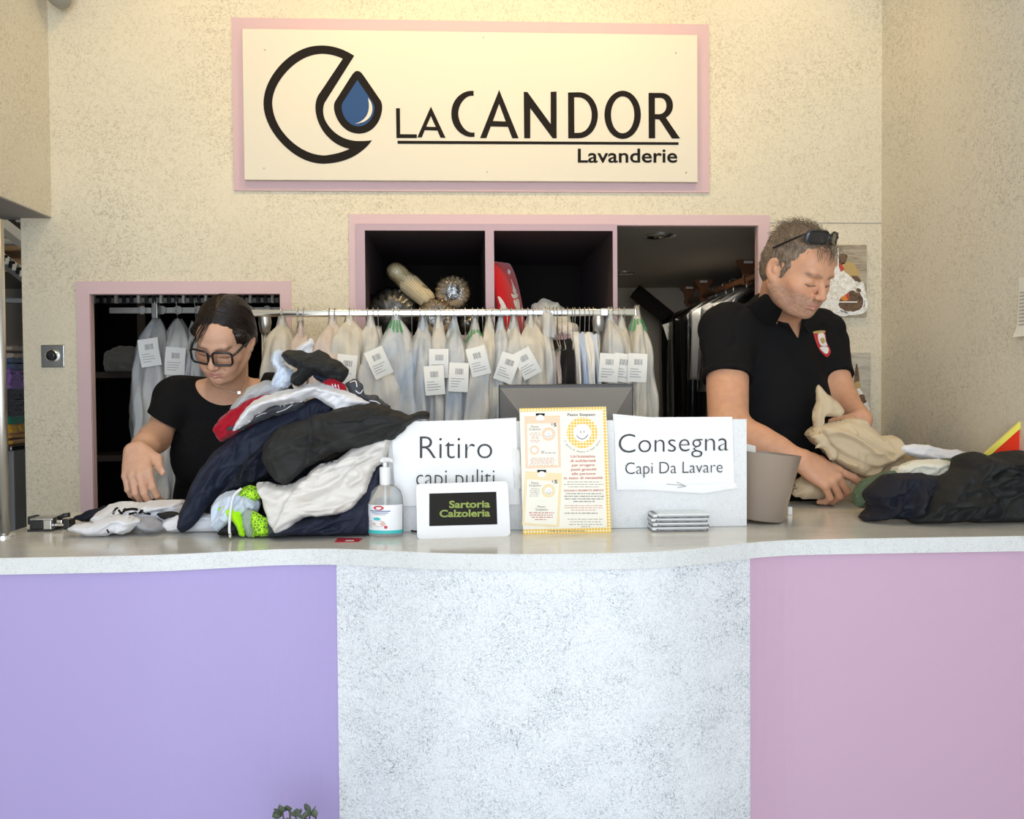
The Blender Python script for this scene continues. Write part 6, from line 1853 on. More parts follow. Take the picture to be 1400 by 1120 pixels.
def ltr(px0, px1, base, size, s, wt, P, off, parent, mat, rise=0.0, name='lettering'):
    it = fit_text(s, px0, px1, 0, size, wt)
    letters(name, [it], lambda u, v: P(u, base - v + rise * (u - px0), off), mat, parent)
pbsdf('print_grey', (0.030, 0.032, 0.036), 0.6)
ltr(574, 673, 627, 45, 'Ritiro', -.013, PP, .0078, t, M['print_grey'])
ltr(569, 676, 664, 33, 'capi puliti', -.013, PP, .0078, t, M['print_grey'])
t = thing('paper_sign', PP(920, 670), 'white paper sign reading Consegna Capi Da Lavare taped on the partition', 'sign')
sheet('sheet', [(840, 571), (1001, 570), (1004, 668), (843, 670)], PP, M['sleeve'], t, .0045, 26, 18, .0014, 15)
sheet('sheet_behind', [(838, 566), (930, 574), (930, 640), (842, 660)], PP, M['paper'], t, .0008, 8, 6, .0006, 16)
sheet('curled_lower_edge', [(843, 667), (1006, 660), (1009, 667), (960, 675)], PP, M['sleeve'], t, .0052, 14, 5, .0012, 17)
ltr(846, 996, 619.5, 38, 'Consegna', -.013, PP, .0078, t, M['print_grey'], -.022)
ltr(855, 988, 648.5, 23.5, 'Capi Da Lavare', -.012, PP, .0078, t, M['print_grey'], -.018)
pbsdf('pencil', (0.42, 0.42, 0.42), 0.7)
def strokes(name, S, P, off, mat, parent, w=1.0):
    for pts in S:
        q = catmull(pts, 4) if len(pts) > 2 else np.array(pts, float)
        T = np.gradient(q, axis=0); T /= np.maximum(np.linalg.norm(T, axis=1, keepdims=True), 1e-9)
        n = np.stack([-T[:, 1], T[:, 0]], 1)
        MB().grid(np.array([[P(*(a + b * w * s_), off) for a, b in zip(q, n)] for s_ in (-.5, .5)])).build(name, mat, parent)
strokes('pencil_arrow', [[(911, 662), (935, 664)], [(925, 659), (938, 665)], [(926, 667), (938, 665)]], PP, .0080, M['pencil'], t, .9)
# white digital frame
b0_, b1_ = PZ(571, 737, ZT), PZ(697, 733, ZT)
top = PY(634, 660, b0_[1] + .022)
FPn = Plane(b0_, b1_, top)
t = thing('digital_frame', (b0_ + b1_) / 2, 'white digital frame with black screen reading Sartoria Calzoleria', 'display')
def rquad(c, r=5, n=5):
    out = []
    for i in range(4):
        p = np.array(c[i], float); a = np.array(c[i - 1], float); b = np.array(c[(i + 1) % 4], float)
        u = (a - p) / np.linalg.norm(a - p) * r; w = (b - p) / np.linalg.norm(b - p) * r
        out += bez(p + u, p, p + w, n=n)
    return out
fr_c = [(569, 662), (694, 658), (698, 733), (570.5, 737.5)]
slab(rquad(fr_c, 6), FPn, .014).build('casing', M['white_plastic'], t)
pbsdf('screen_black', (0.016, 0.014, 0.012), 0.6, spec=0.15)
sb = slab([(587, 675), (678.5, 672.5), (680, 717), (587, 719.5)], FPn, .001, .0012).build('screen', M['screen_black'], t)
pbsdf('olive_text', (0.26, 0.33, 0.045), 0.5)
ltr(614, 670, 694.5, 13.6, 'Sartoria', .028, FPn, .002, sb, M['olive_text'], -.015)
ltr(601, 670, 707, 13.6, 'Calzoleria', .028, FPn, .002, sb, M['olive_text'], -.015)
MB().tube(catmull([PZ(575, 730, ZT + .004) + (0, .03, 0), PZ(564, 726, ZT + .003), PZ(556, 723, ZT + .003), PZ(549, 718, ZT + .003)], 6), .0022, 8).build('cable', M['black_plastic'], t, True)
q = (b0_ + b1_) / 2
MB().box(q + (-.02, .03, 0), q + (.02, .034, .06)).build('rear_stand', M['white_plastic'], t)
# Pasto Sospeso board
def gingham(name, c0, c1, c2, pitch):
    m = pbsdf(name, c0, 0.6); nt = m.node_tree
    g = N(nt, 'ShaderNodeNewGeometry'); s = N(nt, 'ShaderNodeSeparateXYZ'); nt.links.new(g.outputs['Position'], s.inputs[0])
    def band(o): return mathn(nt, 'GREATER_THAN', mathn(nt, 'FRACT', mathn(nt, 'DIVIDE', mathn(nt, 'ADD', o, 10.0), pitch)), 0.5)
    f = mathn(nt, 'MULTIPLY', mathn(nt, 'ADD', band(s.outputs[0]), band(s.outputs[2])), 0.5)
    nt.links.new(ramp(nt, f, [(0.0, c0), (0.5, c1), (1.0, c2)]), nt.nodes['Principled BSDF'].inputs['Base Color'])
    return m
gingham('gingham_yellow', (0.88, 0.84, 0.66), (0.86, 0.66, 0.22), (0.85, 0.47, 0.04), .0074)
gingham('gingham_small', (0.88, 0.84, 0.70), (0.86, 0.72, 0.42), (0.84, 0.58, 0.20), .0036)
gingham('gingham_orange', (0.88, 0.80, 0.68), (0.86, 0.64, 0.44), (0.80, 0.44, 0.22), .0036)
pbsdf('card_cream', (0.88, 0.85, 0.74), 0.55); pbsdf('card_white', (0.90, 0.89, 0.87), 0.55); pbsdf('print_red', (0.55, 0.16, 0.12), 0.6); pbsdf('print_soft_red', (0.62, 0.30, 0.22), 0.6); pbsdf('print_dark', (0.10, 0.07, 0.06), 0.6); pbsdf('print_soft', (0.38, 0.33, 0.28), 0.6)
def z56(x, y): return (700 + x / 5.6, 545 + y / 5.6)
b0_, b1_ = PZ(*z56(85, 1040), ZT), PZ(*z56(762, 1028), ZT)
top = PY(770, 557, b0_[1] + .055)
PB_ = Plane(b0_, b1_, top)
t = thing('charity_board', (b0_ + b1_) / 2, 'Pasto Sospeso board with yellow checked border leaning on the partition', 'poster')
TL, TR_, BR, BL = (57, 75), (720, 62), (762, 1028), (85, 1040)
bd = slab([z56(*q) for q in (TL, TR_, BR, BL)], PB_, .004).build('board', M['gingham_yellow'], t)
def layer(name, pts, off, mat, parent): return slab([z56(*p) for p in pts], PB_, .0004, off).build(name, mat, parent)
layer('paper_field', [(60, 102), (692, 90), (728, 985), (85, 1003)], .0006, M['card_cream'], bd)
def zt(s, x0, x1, base, size, wt, mat, parent, off=.0012, name='lettering'):
    it = fit_text(s, x0, x1, 0, size, wt)
    letters(name, [it], lambda u, v: PB_(*z56(u, base - v - .012 * (u - x0)), off), mat, parent)
def bars(name, rows, mat, parent, off=.0012, h=5):
    """rows of print too small to read"""
    mb = MB(); rs = random.Random(len(rows) * 7 + int(rows[0][0]))
    for (x0, x1, y) in rows:
        x = x0
        while x < x1:
            w = rs.uniform(8, 34); e = min(x + w, x1)
            mb.add([PB_(*z56(a, b), off) for a, b in ((x, y), (e, y), (e, y + h), (x, y + h))], [(0, 1, 2, 3)]); x = e + rs.uniform(5, 8)
    return mb.build(name, mat, parent)
def plate(cx, cy, r, off, parent, g, fr=.58, smile=True):
    def ring(rad, o, mat, nm):
        q = [PB_(*z56(cx + rad * cos(a_), cy + rad * sin(a_)), o) for a_ in np.linspace(0, 2 * pi, 40, endpoint=False)]
        return MB().add(q, [tuple(range(40))[::-1]]).build(nm, mat, parent)
    ring(r, off, M[g], 'plate_rim'); ring(r * fr, off + .0004, M['card_white'], 'plate_centre')
    if smile:
        zs2 = lambda P: [z56(cx + a_ * r, cy + b * r) for a_, b in P]
        strokes('smile', [zs2([(-.36, .16), (-.2, .34), (0, .40), (.2, .34), (.38, .12)]), zs2([(-.09, -.12), (-.09, .02)]), zs2([(.12, -.14), (.12, .0)])], PB_, off + .0009, M['print_dark'], parent, max(.5, r * .0085))
zt('Pasto Sospeso', 425, 637, 134, 30, .012, M['print_dark'], bd)
plate(537, 262, 118, .0010, bd, 'gingham_yellow')
def arc_text(s, cx, cy, r, a0, a1, size, mat, parent):
    mb = MB(); n = len(s)
    for i, ch in enumerate(s):
        if ch == ' ': continue
        V, F = text_geo([(ch, 0, 0, size, 'CENTER', 0.0, 1)])
        a_ = radians(a0 + (a1 - a0) * i / (n - 1))
        ux, uy = cos(a_), sin(a_)
        tx, ty = -uy * (1 if a1 > a0 else -1), ux * (1 if a1 > a0 else -1)
        mb.add([PB_(*z56(cx + ux * (r - v) + tx * u, cy + uy * (r - v) + ty * u), .0012) for u, v in V], F)
    mb.build('arc_lettering', mat, parent)
arc_text('Il gusto di donare un buon pasto', 537, 262, 152, 155, 25, 21, M['print_dark'], bd)
for i, s in enumerate(("Un'iniziativa", 'di solidarietà', 'per erogare', 'pasti gratuiti', 'alle persone', 'in stato di necessità')):
    x0, x1 = ((450, 637), (447, 642), (458, 632), (452, 645), (457, 640), (398, 694))[i]
    zt(s, x0, x1, 453 + 33 * i, 27, .02, M['print_red'], bd)
bars('fine_print', [(424, 676, 636), (398, 704, 655), (432, 664, 674)], M['print_soft'], bd)
zt('DONARE E VERAMENTE SEMPLICE', 398, 702, 712, 19, .02, M['print_red'], bd)
bars('fine_print', [(412, 694, 726), (400, 706, 746), (404, 700, 766), (470, 640, 786)], M['print_dark'], bd)
bars('fine_print', [(404, 690, 818), (402, 694, 834), (452, 640, 852)], M['print_soft_red'], bd)
bars('fine_print', [(402, 655, 876), (280, 566, 1012)], M['print_dark'], bd, .0013)
bars('fine_print', [(426, 694, 922), (446, 680, 942), (436, 690, 962), (530, 600, 978)], M['print_soft'], bd)
def voucher(pts, g, label, off, ctr, rows, extra):
    v = layer('voucher', pts, off, M[g], bd); v['label'] = label
    P = np.array(pts, float)
    a, b, c, d = P
    ins = [a + (b - a) * .07 + (d - a) * .15, b + (a - b) * .07 + (c - b) * .15, c + (d - c) * .07 + (b - c) * .04, d + (c - d) * .07 + (a - d) * .04]
    layer('paper_field', ins, off + .0005, M['card_cream'], v)
    m = (a + b) / 2
    layer('slot', [m + q for q in ((-48, -18), (20, -18), (20, 0), (-48, 0))], off + .0005, M['ink'], v)
    ringq = [m + np.array((-14, 26)) + np.array((32 * cos(t_), 34 * sin(t_) if sin(t_) < 0 else 10 * sin(t_))) for t_ in np.linspace(0, 2 * pi, 24, endpoint=False)]
    layer('white_neck', ringq, off + .0010, M['card_white'], v)
    return v
v = voucher([(95, 135), (366, 128), (374, 528), (104, 536)], 'gingham_orange', 'orange checked voucher', .0010, None, None, None)
zt('Pasto', 145, 205, 224, 27, .01, M['print_soft'], v, .0022); zt('Sospeso', 129, 222, 243, 25, .01, M['print_soft'], v, .0022)
zt('€', 300, 312, 205, 20, .02, M['print_dark'], v, .0022); zt('5', 318, 342, 214, 36, .03, M['print_dark'], v, .0022)
plate(280, 272, 52, .0020, v, 'gingham_orange', .56); plate(172, 395, 36, .0020, v, 'gingham_orange', .55, False)
bars('fine_print', [(140, 215, 262), (136, 220, 277), (150, 212, 291), (146, 205, 305), (140, 214, 319), (148, 204, 332)], M['print_soft_red'], v, .0022, 4)
bars('fine_print', [(222, 256, 402), (222, 334, 414)], M['print_dark'], v, .0022, 4)
bars('fine_print', [(150, 320, 455), (136, 334, 468), (146, 322, 480), (140, 330, 492), (130, 340, 508)], M['print_soft_red'], v, .0022, 4)
v = voucher([(101, 556), (383, 573), (360, 985), (76, 968)], 'gingham_small', 'yellow checked voucher', .0016, None, None, None)
zt('Pasto', 147, 205, 655, 27, .01, M['print_soft'], v, .0030); zt('Sospeso', 130, 224, 674, 25, .01, M['print_soft'], v, .0030)
zt('€', 304, 317, 642, 20, .02, M['print_dark'], v, .0030); zt('5', 324, 348, 650, 36, .03, M['print_dark'], v, .0030)
plate(280, 706, 52, .0026, v, 'gingham_small', .54)
bars('fine_print', [(146, 206, 690), (138, 214, 703), (142, 210, 716), (138, 212, 730), (134, 200, 744)], M['print_soft'], v, .0030, 4)
zt('Pasto', 196, 256, 836, 24, .01, M['print_soft'], v, .0030); zt('Sospeso', 180, 274, 858, 25, .01, M['print_soft'], v, .0030)
bars('fine_print', [(130, 322, 872), (136, 312, 889), (150, 312, 906), (176, 266, 924)], M['print_red'], v, .0030, 6)
# hand gel bottle
bc = PZ(526, 735, ZT) + (0, .030, 0)
t = thing('pump_bottle', bc, 'clear hand gel pump bottle with white label beside the laundry pile', 'bottle')
r = 24.2 / FPX * bc[1]; k = bc[1] / FPX
SY = Matrix.Diagonal((1, .72, 1, 1))
pbsdf('clear_plastic', (0.95, 0.97, 0.97), 0.06, trans=0.78, ior=1.2)
pbsdf('gel', (0.90, 0.93, 0.92), 0.05, trans=1.0, ior=1.2)
H = 68 * k
MB().lathe([(r * .86, 0), (r * .97, .004), (r, .010), (r, H * .62), (r * .97, H * .78), (r * .86, H * .90), (r * .62, H * .98), (r * .30, H * 1.03), (r * .28, H * 1.10)], bc, 48, SY).build('bottle_body', M['clear_plastic'], t, True)
MB().lathe([(.0125, H * 1.02), (.0135, H * 1.04), (.0135, H * 1.36), (.0115, H * 1.38), (.006, H * 1.38)], bc, 28).build('pump_collar', M['white_plastic'], t, True, angle=40)
pm = MB().tube([bc + (0, 0, H * 1.36), bc + (0, 0, H * 1.50)], .0055, 14)
pm.box(bc + (-.012, -.010, H * 1.47), bc + (.012, .010, H * 1.56), .004)
pm.tube([bc + (-.004, -.003, H * 1.53), bc + (.016, -.016, H * 1.53), bc + (.021, -.019, H * 1.50)], [.007, .0055, .004], 12)
pm.build('pump_head', M['white_plastic'], t, True, angle=40)
MB().tube([bc + (0, 0, .012), bc + (0, 0, H * 1.0)], .003, 10).build('dip_tube', M['white_plastic'], t, True)
def on_b(px, py, off=.0008):
    x = PY(px, py, bc[1] - .02)
    u = np.clip((x[0] - bc[0]) / r, -.98, .98)
    a_ = math.asin(u)
    return np.array((bc[0] + (r + off) * sin(a_), bc[1] - (r * .72 + off) * cos(a_), x[2]))
def curved(name, px0, px1, py0, py1, mat, parent, off, n=16):
    return MB().grid(np.array([[on_b(x, y, off) for x in np.linspace(px0, px1, n)] for y in (py1, py0)])).build(name, mat, parent, True)
pbsdf('label_white', (0.88, 0.89, 0.90), 0.4); pbsdf('label_teal', (0.05, 0.55, 0.55), 0.4); pbsdf('label_red', (0.55, 0.03, 0.05), 0.4); pbsdf('label_skin', (0.75, 0.48, 0.40), 0.5); pbsdf('label_blue', (0.15, 0.20, 0.38), 0.5)
lb = curved('label', 503.5, 549.5, 690, 729, M['label_white'], t, .0006)
curved('teal_stripe', 503.5, 549.5, 724.5, 729, M['label_teal'], lb, .0010)
def blobp(nm, cx, cy, rx, ry, mat, off=.0012): MB().add([on_b(cx + rx * cos(a_), cy + ry * sin(a_), off) for a_ in np.linspace(0, 2 * pi, 28, endpoint=False)], [tuple(range(28))[::-1]]).build(nm, mat, lb)
blobp('red_oval', 518.5, 694, 7, 3.1, M['label_red']); blobp('oval_mark', 518.5, 694, 4, 1.2, M['label_white'], .0016)
for (x0, x1, y, h_, mt) in ((507, 534, 697.5, 1.6, 'label_blue'), (509, 531, 700.2, 1.2, 'label_blue'), (512, 528, 702.6, 1.0, 'pencil'), (504, 510, 712, .8, 'pencil'), (504, 511, 714.5, .8, 'pencil'), (504, 511, 717, .8, 'pencil'), (504, 510, 719.5, .8, 'pencil')):
    curved('fine_print', x0, x1, y, y + h_, M[mt], lb, .0011, 6)
blobp('hands_picture', 519, 715.5, 8.5, 4.2, M['label_skin']); blobp('hands_highlight', 517, 713.5, 5, 1.8, M['label_white'], .0015); blobp('water_swirl', 516, 709, 5, 2, M['label_teal'], .0011); blobp('red_cross_mark', 528, 720, 2.4, 2.2, M['label_red'], .0013)
# red card lying at the pile's foot
p = PZ(476, 738, ZT)
t = thing('red_card', (p[0], p[1], ZT), 'small red printed card lying flat in front of the laundry pile', 'card')
q = [PZ(457, 741.5, ZT + .001), PZ(490, 741, ZT + .001), PZ(496, 736, ZT + .001), PZ(462, 735.5, ZT + .001)]
MB().add(q + [v_ - (0, 0, .0009) for v_ in q], [(0, 1, 2, 3), (7, 6, 5, 4), (0, 4, 5, 1), (1, 5, 6, 2), (2, 6, 7, 3), (3, 7, 4, 0)]).build('card', M['label_red'], t)
q = [PZ(472, 740.3, ZT + .0014), PZ(484, 740, ZT + .0014), PZ(484, 738.4, ZT + .0014), PZ(473, 738.6, ZT + .0014)]
MB().add(q, [(0, 1, 2, 3)]).build('white_print', M['label_white'], t)
# flat cases
pbsdf('case_clear', (0.80, 0.82, 0.82), 0.12, spec=0.6); pbsdf('case_grey', (0.20, 0.20, 0.21), 0.35); pbsdf('case_silver', (0.52, 0.53, 0.53), 0.25); pbsdf('case_dark', (0.06, 0.06, 0.065), 0.3)
fl, frr = PZ(893, 728, ZT), PZ(969, 726, ZT)
cx_, cy_ = (fl[0] + frr[0]) / 2, (fl[1] + frr[1]) / 2 + .058
c0 = None
names = ['lowest flat plastic case in the stack below the Consegna sign', 'second flat plastic case from the bottom of the stack', 'third flat plastic case from the bottom, just under the top one', 'topmost flat plastic case of the stack, showing its pale cover']
for i in range(4):
    z = ZT + .0006 + i * .0108
    if c0 is None:
        c0 = thing('plastic_case', (cx_, cy_, z), names[0], 'plastic case', 'stack of flat plastic cases')
        w, d, h = .070, .058, .0102
        def cb(x0, x1, y0, y1, z0, z1, nm, mt, par=None, bev=.0006): return MB().box((cx_ + x0, cy_ + y0, z + z0), (cx_ + x1, cy_ + y1, z + z1), bev).build(nm, M[mt], par or c0)
        cb(-w, w, -d, d, 0, .0034, 'base', 'case_grey'); cb(-w + .012, w - .001, -d + .0012, d - .001, .0034, .0066, 'tray', 'case_dark', None, .0003)
        cb(-w, w, -d, d, .0066, h, 'lid', 'case_clear'); cb(-w + .0005, -w + .011, -d + .001, d - .001, .0034, .0066, 'spine', 'case_clear', None, .0003)
        cb(-w + .014, w - .004, -d - .0004, -d + .002, .0040, .0060, 'paper_edge', 'case_silver', None, .0002)
        for q in (-.045, -.012, .02, .05): cb(q - .006, q + .006, -d - .0006, -d + .002, .0018, .0030, 'catch', 'case_dark', None, .0002)
        cb(-w + .002, -w + .014, -d + .004, d - .004, h - .0004, h + .0002, 'hinge_strip', 'case_dark', None, .0001)
        c0.rotation_euler[2] = radians(-1.5)
    else:
        o = dup(c0); o['label'] = names[i]; o.location = (cx_ + (.0015, -.001, .0012)[i - 1], cy_ + (.001, .002, -.001)[i - 1], z); o.rotation_euler[2] = radians((-.6, -2.2, -1.0)[i - 1])
# taupe pot, tilted
pbsdf('pot_taupe', (0.30, 0.24, 0.19), 0.25, coat=.3)
pb = PZ(1046, 717, ZT) + (0, .045, 0)
t = thing('tilted_pot', pb, 'taupe conical plastic pot tilted beside the right end of the partition', 'pot')
hp = .176
RT = Matrix.Translation(pb + np.array((0, 0, .0075))) @ Matrix.Rotation(radians(6.5), 4, 'Y')
MB().lathe([(.040, .006), (.058, 0), (.0615, .003), (.088, hp - .001), (.0885, hp), (.087, hp), (.0858, hp - .004), (.060, .008), (.03, .007)], n=56, M=RT).build('pot_wall', M['pot_taupe'], t, True, angle=50)
ps = thing('paper_slip', PY(1028, 618, 2.40), 'small white folded paper sticking out of the taupe pot', 'paper')
P2 = Plane(PY(1020, 620, 2.405), PY(1040, 620, 2.405), PY(1030, 600, 2.41))
slab([(1021, 607), (1033, 610), (1034, 640), (1021, 640)], P2, .002).build('slip', M['paper'], ps)
cc_ = PZ(1080, 704, ZT)
t = thing('clear_clip', cc_, 'tiny clear plastic clip on the counter right of the pot', 'clip')
MB().box(cc_ + (-.006, -.004, 0), cc_ + (.006, .006, .022), .002).build('clip_body', M['case_clear'], t)
# tagging machine on the left
p0 = PZ(62, 727, ZT); ks = p0[1] / FPX
t = thing('tagging_machine', (p0[0], p0[1] + .03, ZT), 'small black and silver tagging machine at the left end of the counter', 'stapler')
def tb(x0, x1, y0, y1, z0, z1, nm, mt, bev=.002):
    return MB().box((PZ(x0, 727, ZT)[0], p0[1] + y0, ZT + z0 * ks), (PZ(x1, 727, ZT)[0], p0[1] + y1, ZT + z1 * ks), bev).build(nm, M[mt], t)
tb(38, 72, 0, .075, 0, 3, 'base_plate', 'black_plastic'); tb(41, 58, .002, .07, 3, 14, 'front_block', 'black_plastic'); tb(58, 69, .004, .07, 2, 15, 'metal_block', 'steel')
tb(34, 41, .02, .06, 8, 19, 'end_cap', 'black_plastic'); tb(40, 70, .008, .065, 14, 17.5, 'top_plate', 'steel'); tb(69, 84, .02, .05, 5, 9, 'metal_arm', 'chrome'); tb(82, 90, .015, .055, 1, 14, 'end_block', 'black_plastic')
tb(72, 80, .018, .05, 9, 14, 'feed_roller', 'chrome'); MB().tube([PZ(72, 727, ZT) + (0, .035, 15 * ks), PZ(80, 727, ZT) + (0, .035, 19 * ks), PZ(87, 727, ZT) + (0, .035, 20 * ks)], .006, 10).build('lever', M['black_plastic'], t, True)
# monitor seen from behind
YM = 2.60
pbsdf('monitor_black', (0.035, 0.035, 0.036), 0.38); pbsdf('monitor_grey', (0.20, 0.20, 0.20), 0.34, coat=.3)
m0, m1 = PY(682, 526, YM), PY(866, 525, YM)
zt4 = m0[2]; zb4 = zt4 - .30
t = thing('computer_monitor', ((m0[0] + m1[0]) / 2, YM, ZT), 'black computer monitor seen from behind, above the partition', 'monitor')
MB().box((m0[0], YM, zb4), (m1[0], YM + .022, zt4), .003).build('screen_frame', M['monitor_black'], t)
xo0, xo1, zo0, zo1 = m0[0] + .004, m1[0] - .004, zb4 + .004, zt4 - .010
xi0, xi1, zi0, zi1 = m0[0] + .058, m1[0] - .058, zb4 + .05, zt4 - .085
V = [(xo0, YM, zo0), (xo1, YM, zo0), (xo1, YM, zo1), (xo0, YM, zo1), (xi0, YM - .048, zi0), (xi1, YM - .048, zi0), (xi1, YM - .048, zi1), (xi0, YM - .048, zi1)]
MB().add(V, [(4, 7, 6, 5), (0, 4, 5, 1), (1, 5, 6, 2), (2, 6, 7, 3), (3, 7, 4, 0), (0, 1, 2, 3)]).build('rear_cover', M['monitor_grey'], t)
xm = (m0[0] + m1[0]) / 2
MB().box((xm - .03, YM - .04, ZT + .012), (xm + .03, YM - .015, zb4 + .12), .004).build('stand_neck', M['monitor_black'], t)
MB().box((xm - .11, YM - .09, ZT + .0005), (xm + .11, YM + .08, ZT + .014), .005).build('stand_base', M['monitor_black'], t)

# ------------------------------------------------------------------ on the walls
# abstract paintings
def paint_mat(name, base, dark, sc, stretch):
    m = pbsdf(name, base, 0.6); nt = m.node_tree
    n = N(nt, 'ShaderNodeTexNoise', Scale=sc, Detail=5, Roughness=0.65, Distortion=.8); nt.links.new(coords(nt, stretch), n.inputs['Vector'])
    nt.links.new(ramp(nt, n.outputs['Fac'], [(0.32, dark), (0.55, base), (0.8, tuple(min(1, c * 1.25) for c in base))]), nt.nodes['Principled BSDF'].inputs['Base Color'])
paint_mat('canvas_taupe', (0.42, 0.36, 0.26), (0.22, 0.17, 0.11), 14, (.8, 1, 4)); paint_mat('canvas_pale', (0.50, 0.46, 0.37), (0.36, 0.31, 0.23), 14, (.8, 1, 4))
paint_mat('impasto_white', (0.86, 0.84, 0.78), (0.55, 0.48, 0.36), 70, (1, 1, 1)); paint_mat('impasto_brown', (0.16, 0.09, 0.04), (0.05, 0.03, 0.02), 60, (1, 1, 1)); pbsdf('paint_red', (0.50, 0.05, 0.03), .5); pbsdf('paint_orange', (0.70, 0.22, 0.03), .5); pbsdf('paint_ochre', (0.48, 0.33, 0.12), .5); pbsdf('paint_pink', (0.50, 0.08, 0.22), .5)
PW = Plane((0, YW - .018, 1), (1, YW - .018, 1), (0, YW - .018, 2))
def painting(x0, x1, y0, y1, mat, label):
    a, b = PY(x0, y0, YW - .018), PY(x1, y1, YW - .018)
    t = thing('painting', ((a[0] + b[0]) / 2, YW, b[2]), label, 'painting')
    MB().box((a[0], YW - .018, b[2]), (b[0], YW, a[2]), .001).build('canvas', M[mat], t)
    return t
def dab(par, pts, mat, off=.001, nm='paint_patch', seed=None):
    q = catmull(pts, 5, True)
    if seed is not None: q = q + 1.3 * np.stack([vnoise(q[:, 0] * .5, q[:, 1] * .5, seed), vnoise(q[:, 0] * .5, q[:, 1] * .5, seed + 7)], 1)
    return flat_poly([[[tuple(v) for v in q]]], lambda u, v: tuple(PW(u, v, off))).build(nm, M[mat], par.children[0])
t = painting(1088, 1185, 335, 433, 'canvas_taupe', 'upper abstract canvas with white splashes and a dark oval behind the person with sunglasses')
t['label'] = 'upper abstract canvas with white splashes and dark oval, right of the wide opening'
dab(t, [(1090, 400), (1120, 380), (1140, 366), (1150, 362), (1162, 372), (1178, 384), (1184, 405), (1184, 425), (1160, 432), (1130, 430), (1100, 424)], 'impasto_white', .001, seed=1)
dab(t, [(1148, 348), (1158, 348), (1156, 358), (1150, 362), (1146, 356)], 'impasto_brown', .0016, seed=2); dab(t, [(1150, 362), (1166, 360), (1176, 376), (1162, 378)], 'paint_ochre', .0016, seed=3)
dab(t, [(1150, 408), (1164, 398), (1178, 404), (1182, 418), (1170, 426), (1154, 424), (1146, 416)], 'impasto_brown', .0022, seed=4)
dab(t, [(1150, 406), (1158, 404), (1160, 410), (1152, 411)], 'paint_orange', .003, seed=5); dab(t, [(1158, 401), (1161, 402), (1160, 408), (1157, 407)], 'paint_red', .0034); dab(t, [(1146, 361), (1150, 361), (1154, 368), (1150, 370)], 'paint_red', .003, seed=6)
dab(t, [(1164, 377), (1172, 378), (1178, 386), (1170, 384)], 'impasto_brown', .0028, seed=8); dab(t, [(1172, 394), (1177, 396), (1176, 400), (1171, 398)], 'impasto_brown', .0028)
strokes('paint_line', [[(1116, 413), (1150, 413), (1172, 413)], [(1146, 420), (1152, 426), (1166, 428), (1178, 422), (1181, 410), (1176, 400)], [(1146, 338), (1146, 375)], [(1136, 428), (1150, 425), (1164, 430), (1180, 428)]], PW, .0038, M['card_white'], t.children[0], 1.4)
t = painting(1096, 1190, 483, 592, 'canvas_pale', 'lower abstract canvas with pale mast shape, beside the right wall corner')
dab(t, [(1150, 545), (1162, 528), (1172, 526), (1180, 540), (1188, 556), (1188, 585), (1160, 588), (1150, 566)], 'impasto_white', .001, seed=11); dab(t, [(1170, 500), (1172.5, 500), (1175, 524), (1168, 524)], 'impasto_brown', .0016); dab(t, [(1168, 523), (1176, 523), (1175, 530), (1168, 531)], 'paint_ochre', .0020, seed=12)
dab(t, [(1158, 513), (1164, 512), (1166, 526), (1160, 530), (1156, 522)], 'card_white', .0016, seed=13); dab(t, [(1157, 529), (1161, 529), (1160, 534), (1157, 534)], 'paint_pink', .0026); dab(t, [(1176, 540), (1182, 540), (1184, 550), (1178, 552)], 'impasto_brown', .0026, seed=14)
# key switch plate
c = PY(73, 487, YW)
t = thing('key_switch', c, 'square steel key switch plate with round lock on the left wall', 'switch')
s_ = 15 / FPX * YW
MB().box(c + (-s_, -.006, -s_), c + (s_, 0, s_), .0025).build('plate', M['steel'], t)
MB().lathe([(.021, 0), (.021, .010), (.018, .013), (.010, .013)], c + (0, -.006, .002), 28, Matrix.Rotation(pi / 2, 4, 'X')).build('lock_collar', M['chrome'], t, True, angle=40)
MB().lathe([(.010, .0), (.010, .0145), (.004, .0145)], c + (0, -.006, .002), 20, Matrix.Rotation(pi / 2, 4, 'X')).build('key_slot', M['black_plastic'], t, True, angle=40)
# small wall camera top left
c = PY(82, -3, 3.24)
t = thing('wall_camera', c, 'small grey round camera at the top left corner of the back wall', 'camera')
MB().lathe([(.030, -.02), (.036, .0), (.040, .03), (.030, .062)], c, 32, Matrix.Rotation(radians(78), 4, 'X')).build('housing', M['conveyor_grey'], t, True, angle=40)
MB().lathe([(.024, .0), (.022, .004), (.006, .002)], c + (0, -.052, .0), 28, Matrix.Rotation(radians(78), 4, 'X')).build('lens', M['lens_dark'], t, True)
MB().tube([c + (0, .02, .02), (c[0], YW, c[2] + .06)], .012, 12).build('bracket', M['steel'], t, True)
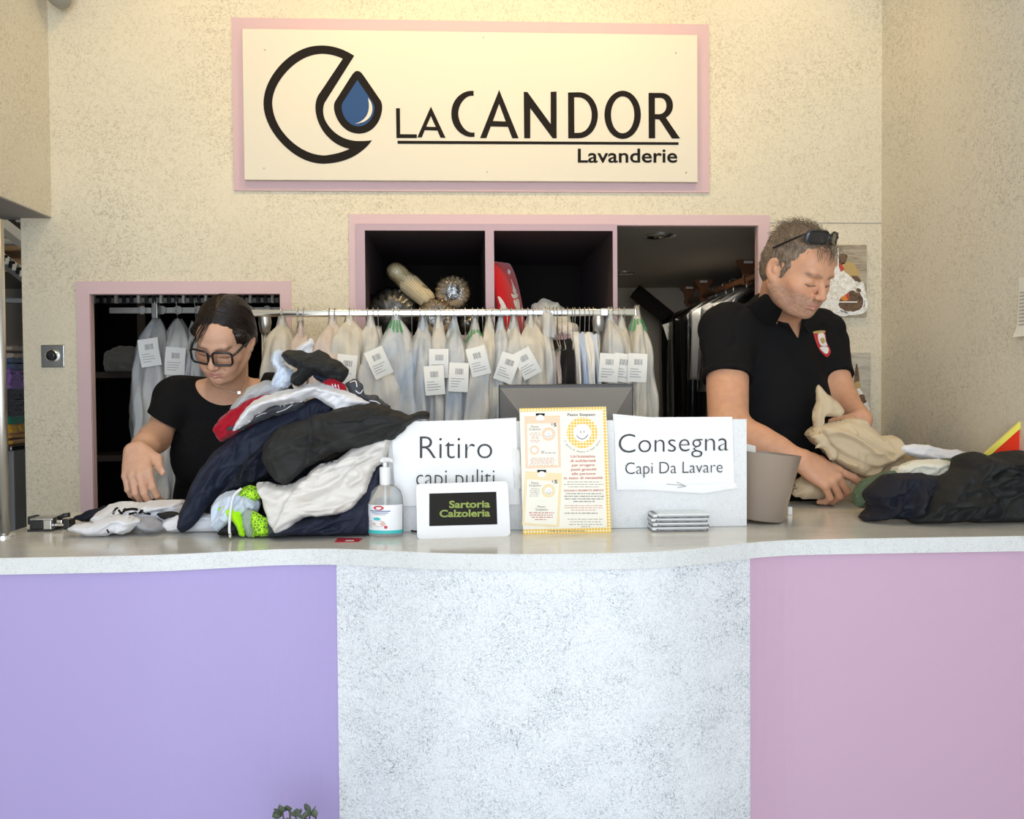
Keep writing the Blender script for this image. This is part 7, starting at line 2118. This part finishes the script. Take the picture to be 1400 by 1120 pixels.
# paper on the right wall
def PXw(px, py, X):
    d = ray(px, py); return CAM + d * (X / d[0])
a, b = PXw(1394, 380, XR), PXw(1391, 461, XR)
t = thing('wall_notice', (XR, a[1] - .1, b[2]), 'cream paper notice with curled corner at the right wall edge', 'notice')
G = []
for v in np.linspace(0, 1, 10):
    row = []
    for u in np.linspace(0, 1, 10):
        y = (a[1] * (1 - v) + b[1] * v) - .21 * u
        row.append((XR - .002 - .018 * max(0, v - .7) ** 2 * 8 * (1 - u) - .002 * sin(5 * u), y, a[2] * (1 - v) + b[2] * v + .0))
    G.append(row)
G = np.array(G)
MB().grid(G).grid(G + (.0008, 0, 0), True).build('sheet', M['card_cream'], t, True)
lines = MB()
for i in range(10):
    v = .25 + i * .06
    z = a[2] * (1 - v) + b[2] * v; y1 = a[1] * (1 - v) + b[1] * v - .012
    lines.add([(XR - .0058, y1, z), (XR - .0058, y1 - .16, z), (XR - .0058, y1 - .16, z - .003), (XR - .0058, y1, z - .003)], [(0, 1, 2, 3)])
lines.build('fine_print', M['pencil'], t)

# ------------------------------------------------------------------ potted plant in front of the counter
pbsdf('leaf_green', (0.10, 0.13, 0.085), 0.45); pbsdf('terracotta', (0.30, 0.14, 0.08), 0.8); pbsdf('stem_brown', (0.10, 0.07, 0.04), 0.8)
pl = PY(404, 1112, 1.86)
t = thing('potted_plant', (pl[0], 1.86, 0), 'small round-leaved green plant whose tips show before the lilac panel', 'plant')
MB().lathe([(.055, 0), (.075, .15), (.080, .15), (.080, .17), (.070, .17), (.066, .14)], (pl[0], 1.86, 0), 36).build('pot', M['terracotta'], t, True, angle=40)
MB().lathe([(.068, .150), (.03, .158), (.005, .16)], (pl[0], 1.86, 0), 24).build('soil', M['stem_brown'], t, True)
rnd = random.Random(12)
stems = MB(); leaves = MB()
tips = [PY(386, 1110, 1.86), PY(396, 1108, 1.87), PY(404, 1116, 1.85), PY(424, 1110, 1.87), PY(432, 1117, 1.86), PY(414, 1119, 1.84), PY(378, 1119, 1.86), PY(400, 1128, 1.83), PY(440, 1130, 1.87), PY(368, 1132, 1.85)]
for tp in tips:
    b = np.array((pl[0] + rnd.uniform(-.02, .02), 1.86 + rnd.uniform(-.02, .02), .155))
    P = bez(b, b * .5 + tp * .5 + (rnd.uniform(-.02, .02), 0, .05), tp, n=10)
    stems.tube(P, .0018, 5)
    for j in range(2, 10):
        for sd_ in (0, 1, 2):
            q = np.array(P[j]); an = rnd.uniform(0, 6.28)
            d = np.array((cos(an), sin(an), rnd.uniform(.2, 1.1))); d /= np.linalg.norm(d)
            s1 = np.cross(d, (0, 0, 1)); s1 /= np.linalg.norm(s1); nn = np.cross(s1, d)
            L = rnd.uniform(.015, .021)
            G = [[q + d * L * u + s1 * L * .42 * w_ * sin(pi * min(1, .06 + .94 * u)) ** .7 + nn * (-.002 * (1 - w_ * w_) + .003 * u * u) for w_ in (-1, -.5, 0, .5, 1)] for u in np.linspace(0, 1, 6)]
            leaves.grid(np.array(G))
stems.build('stems', M['stem_brown'], t, True)
tag(leaves.build('leaves', M['leaf_green'], t, True), kind='stuff')
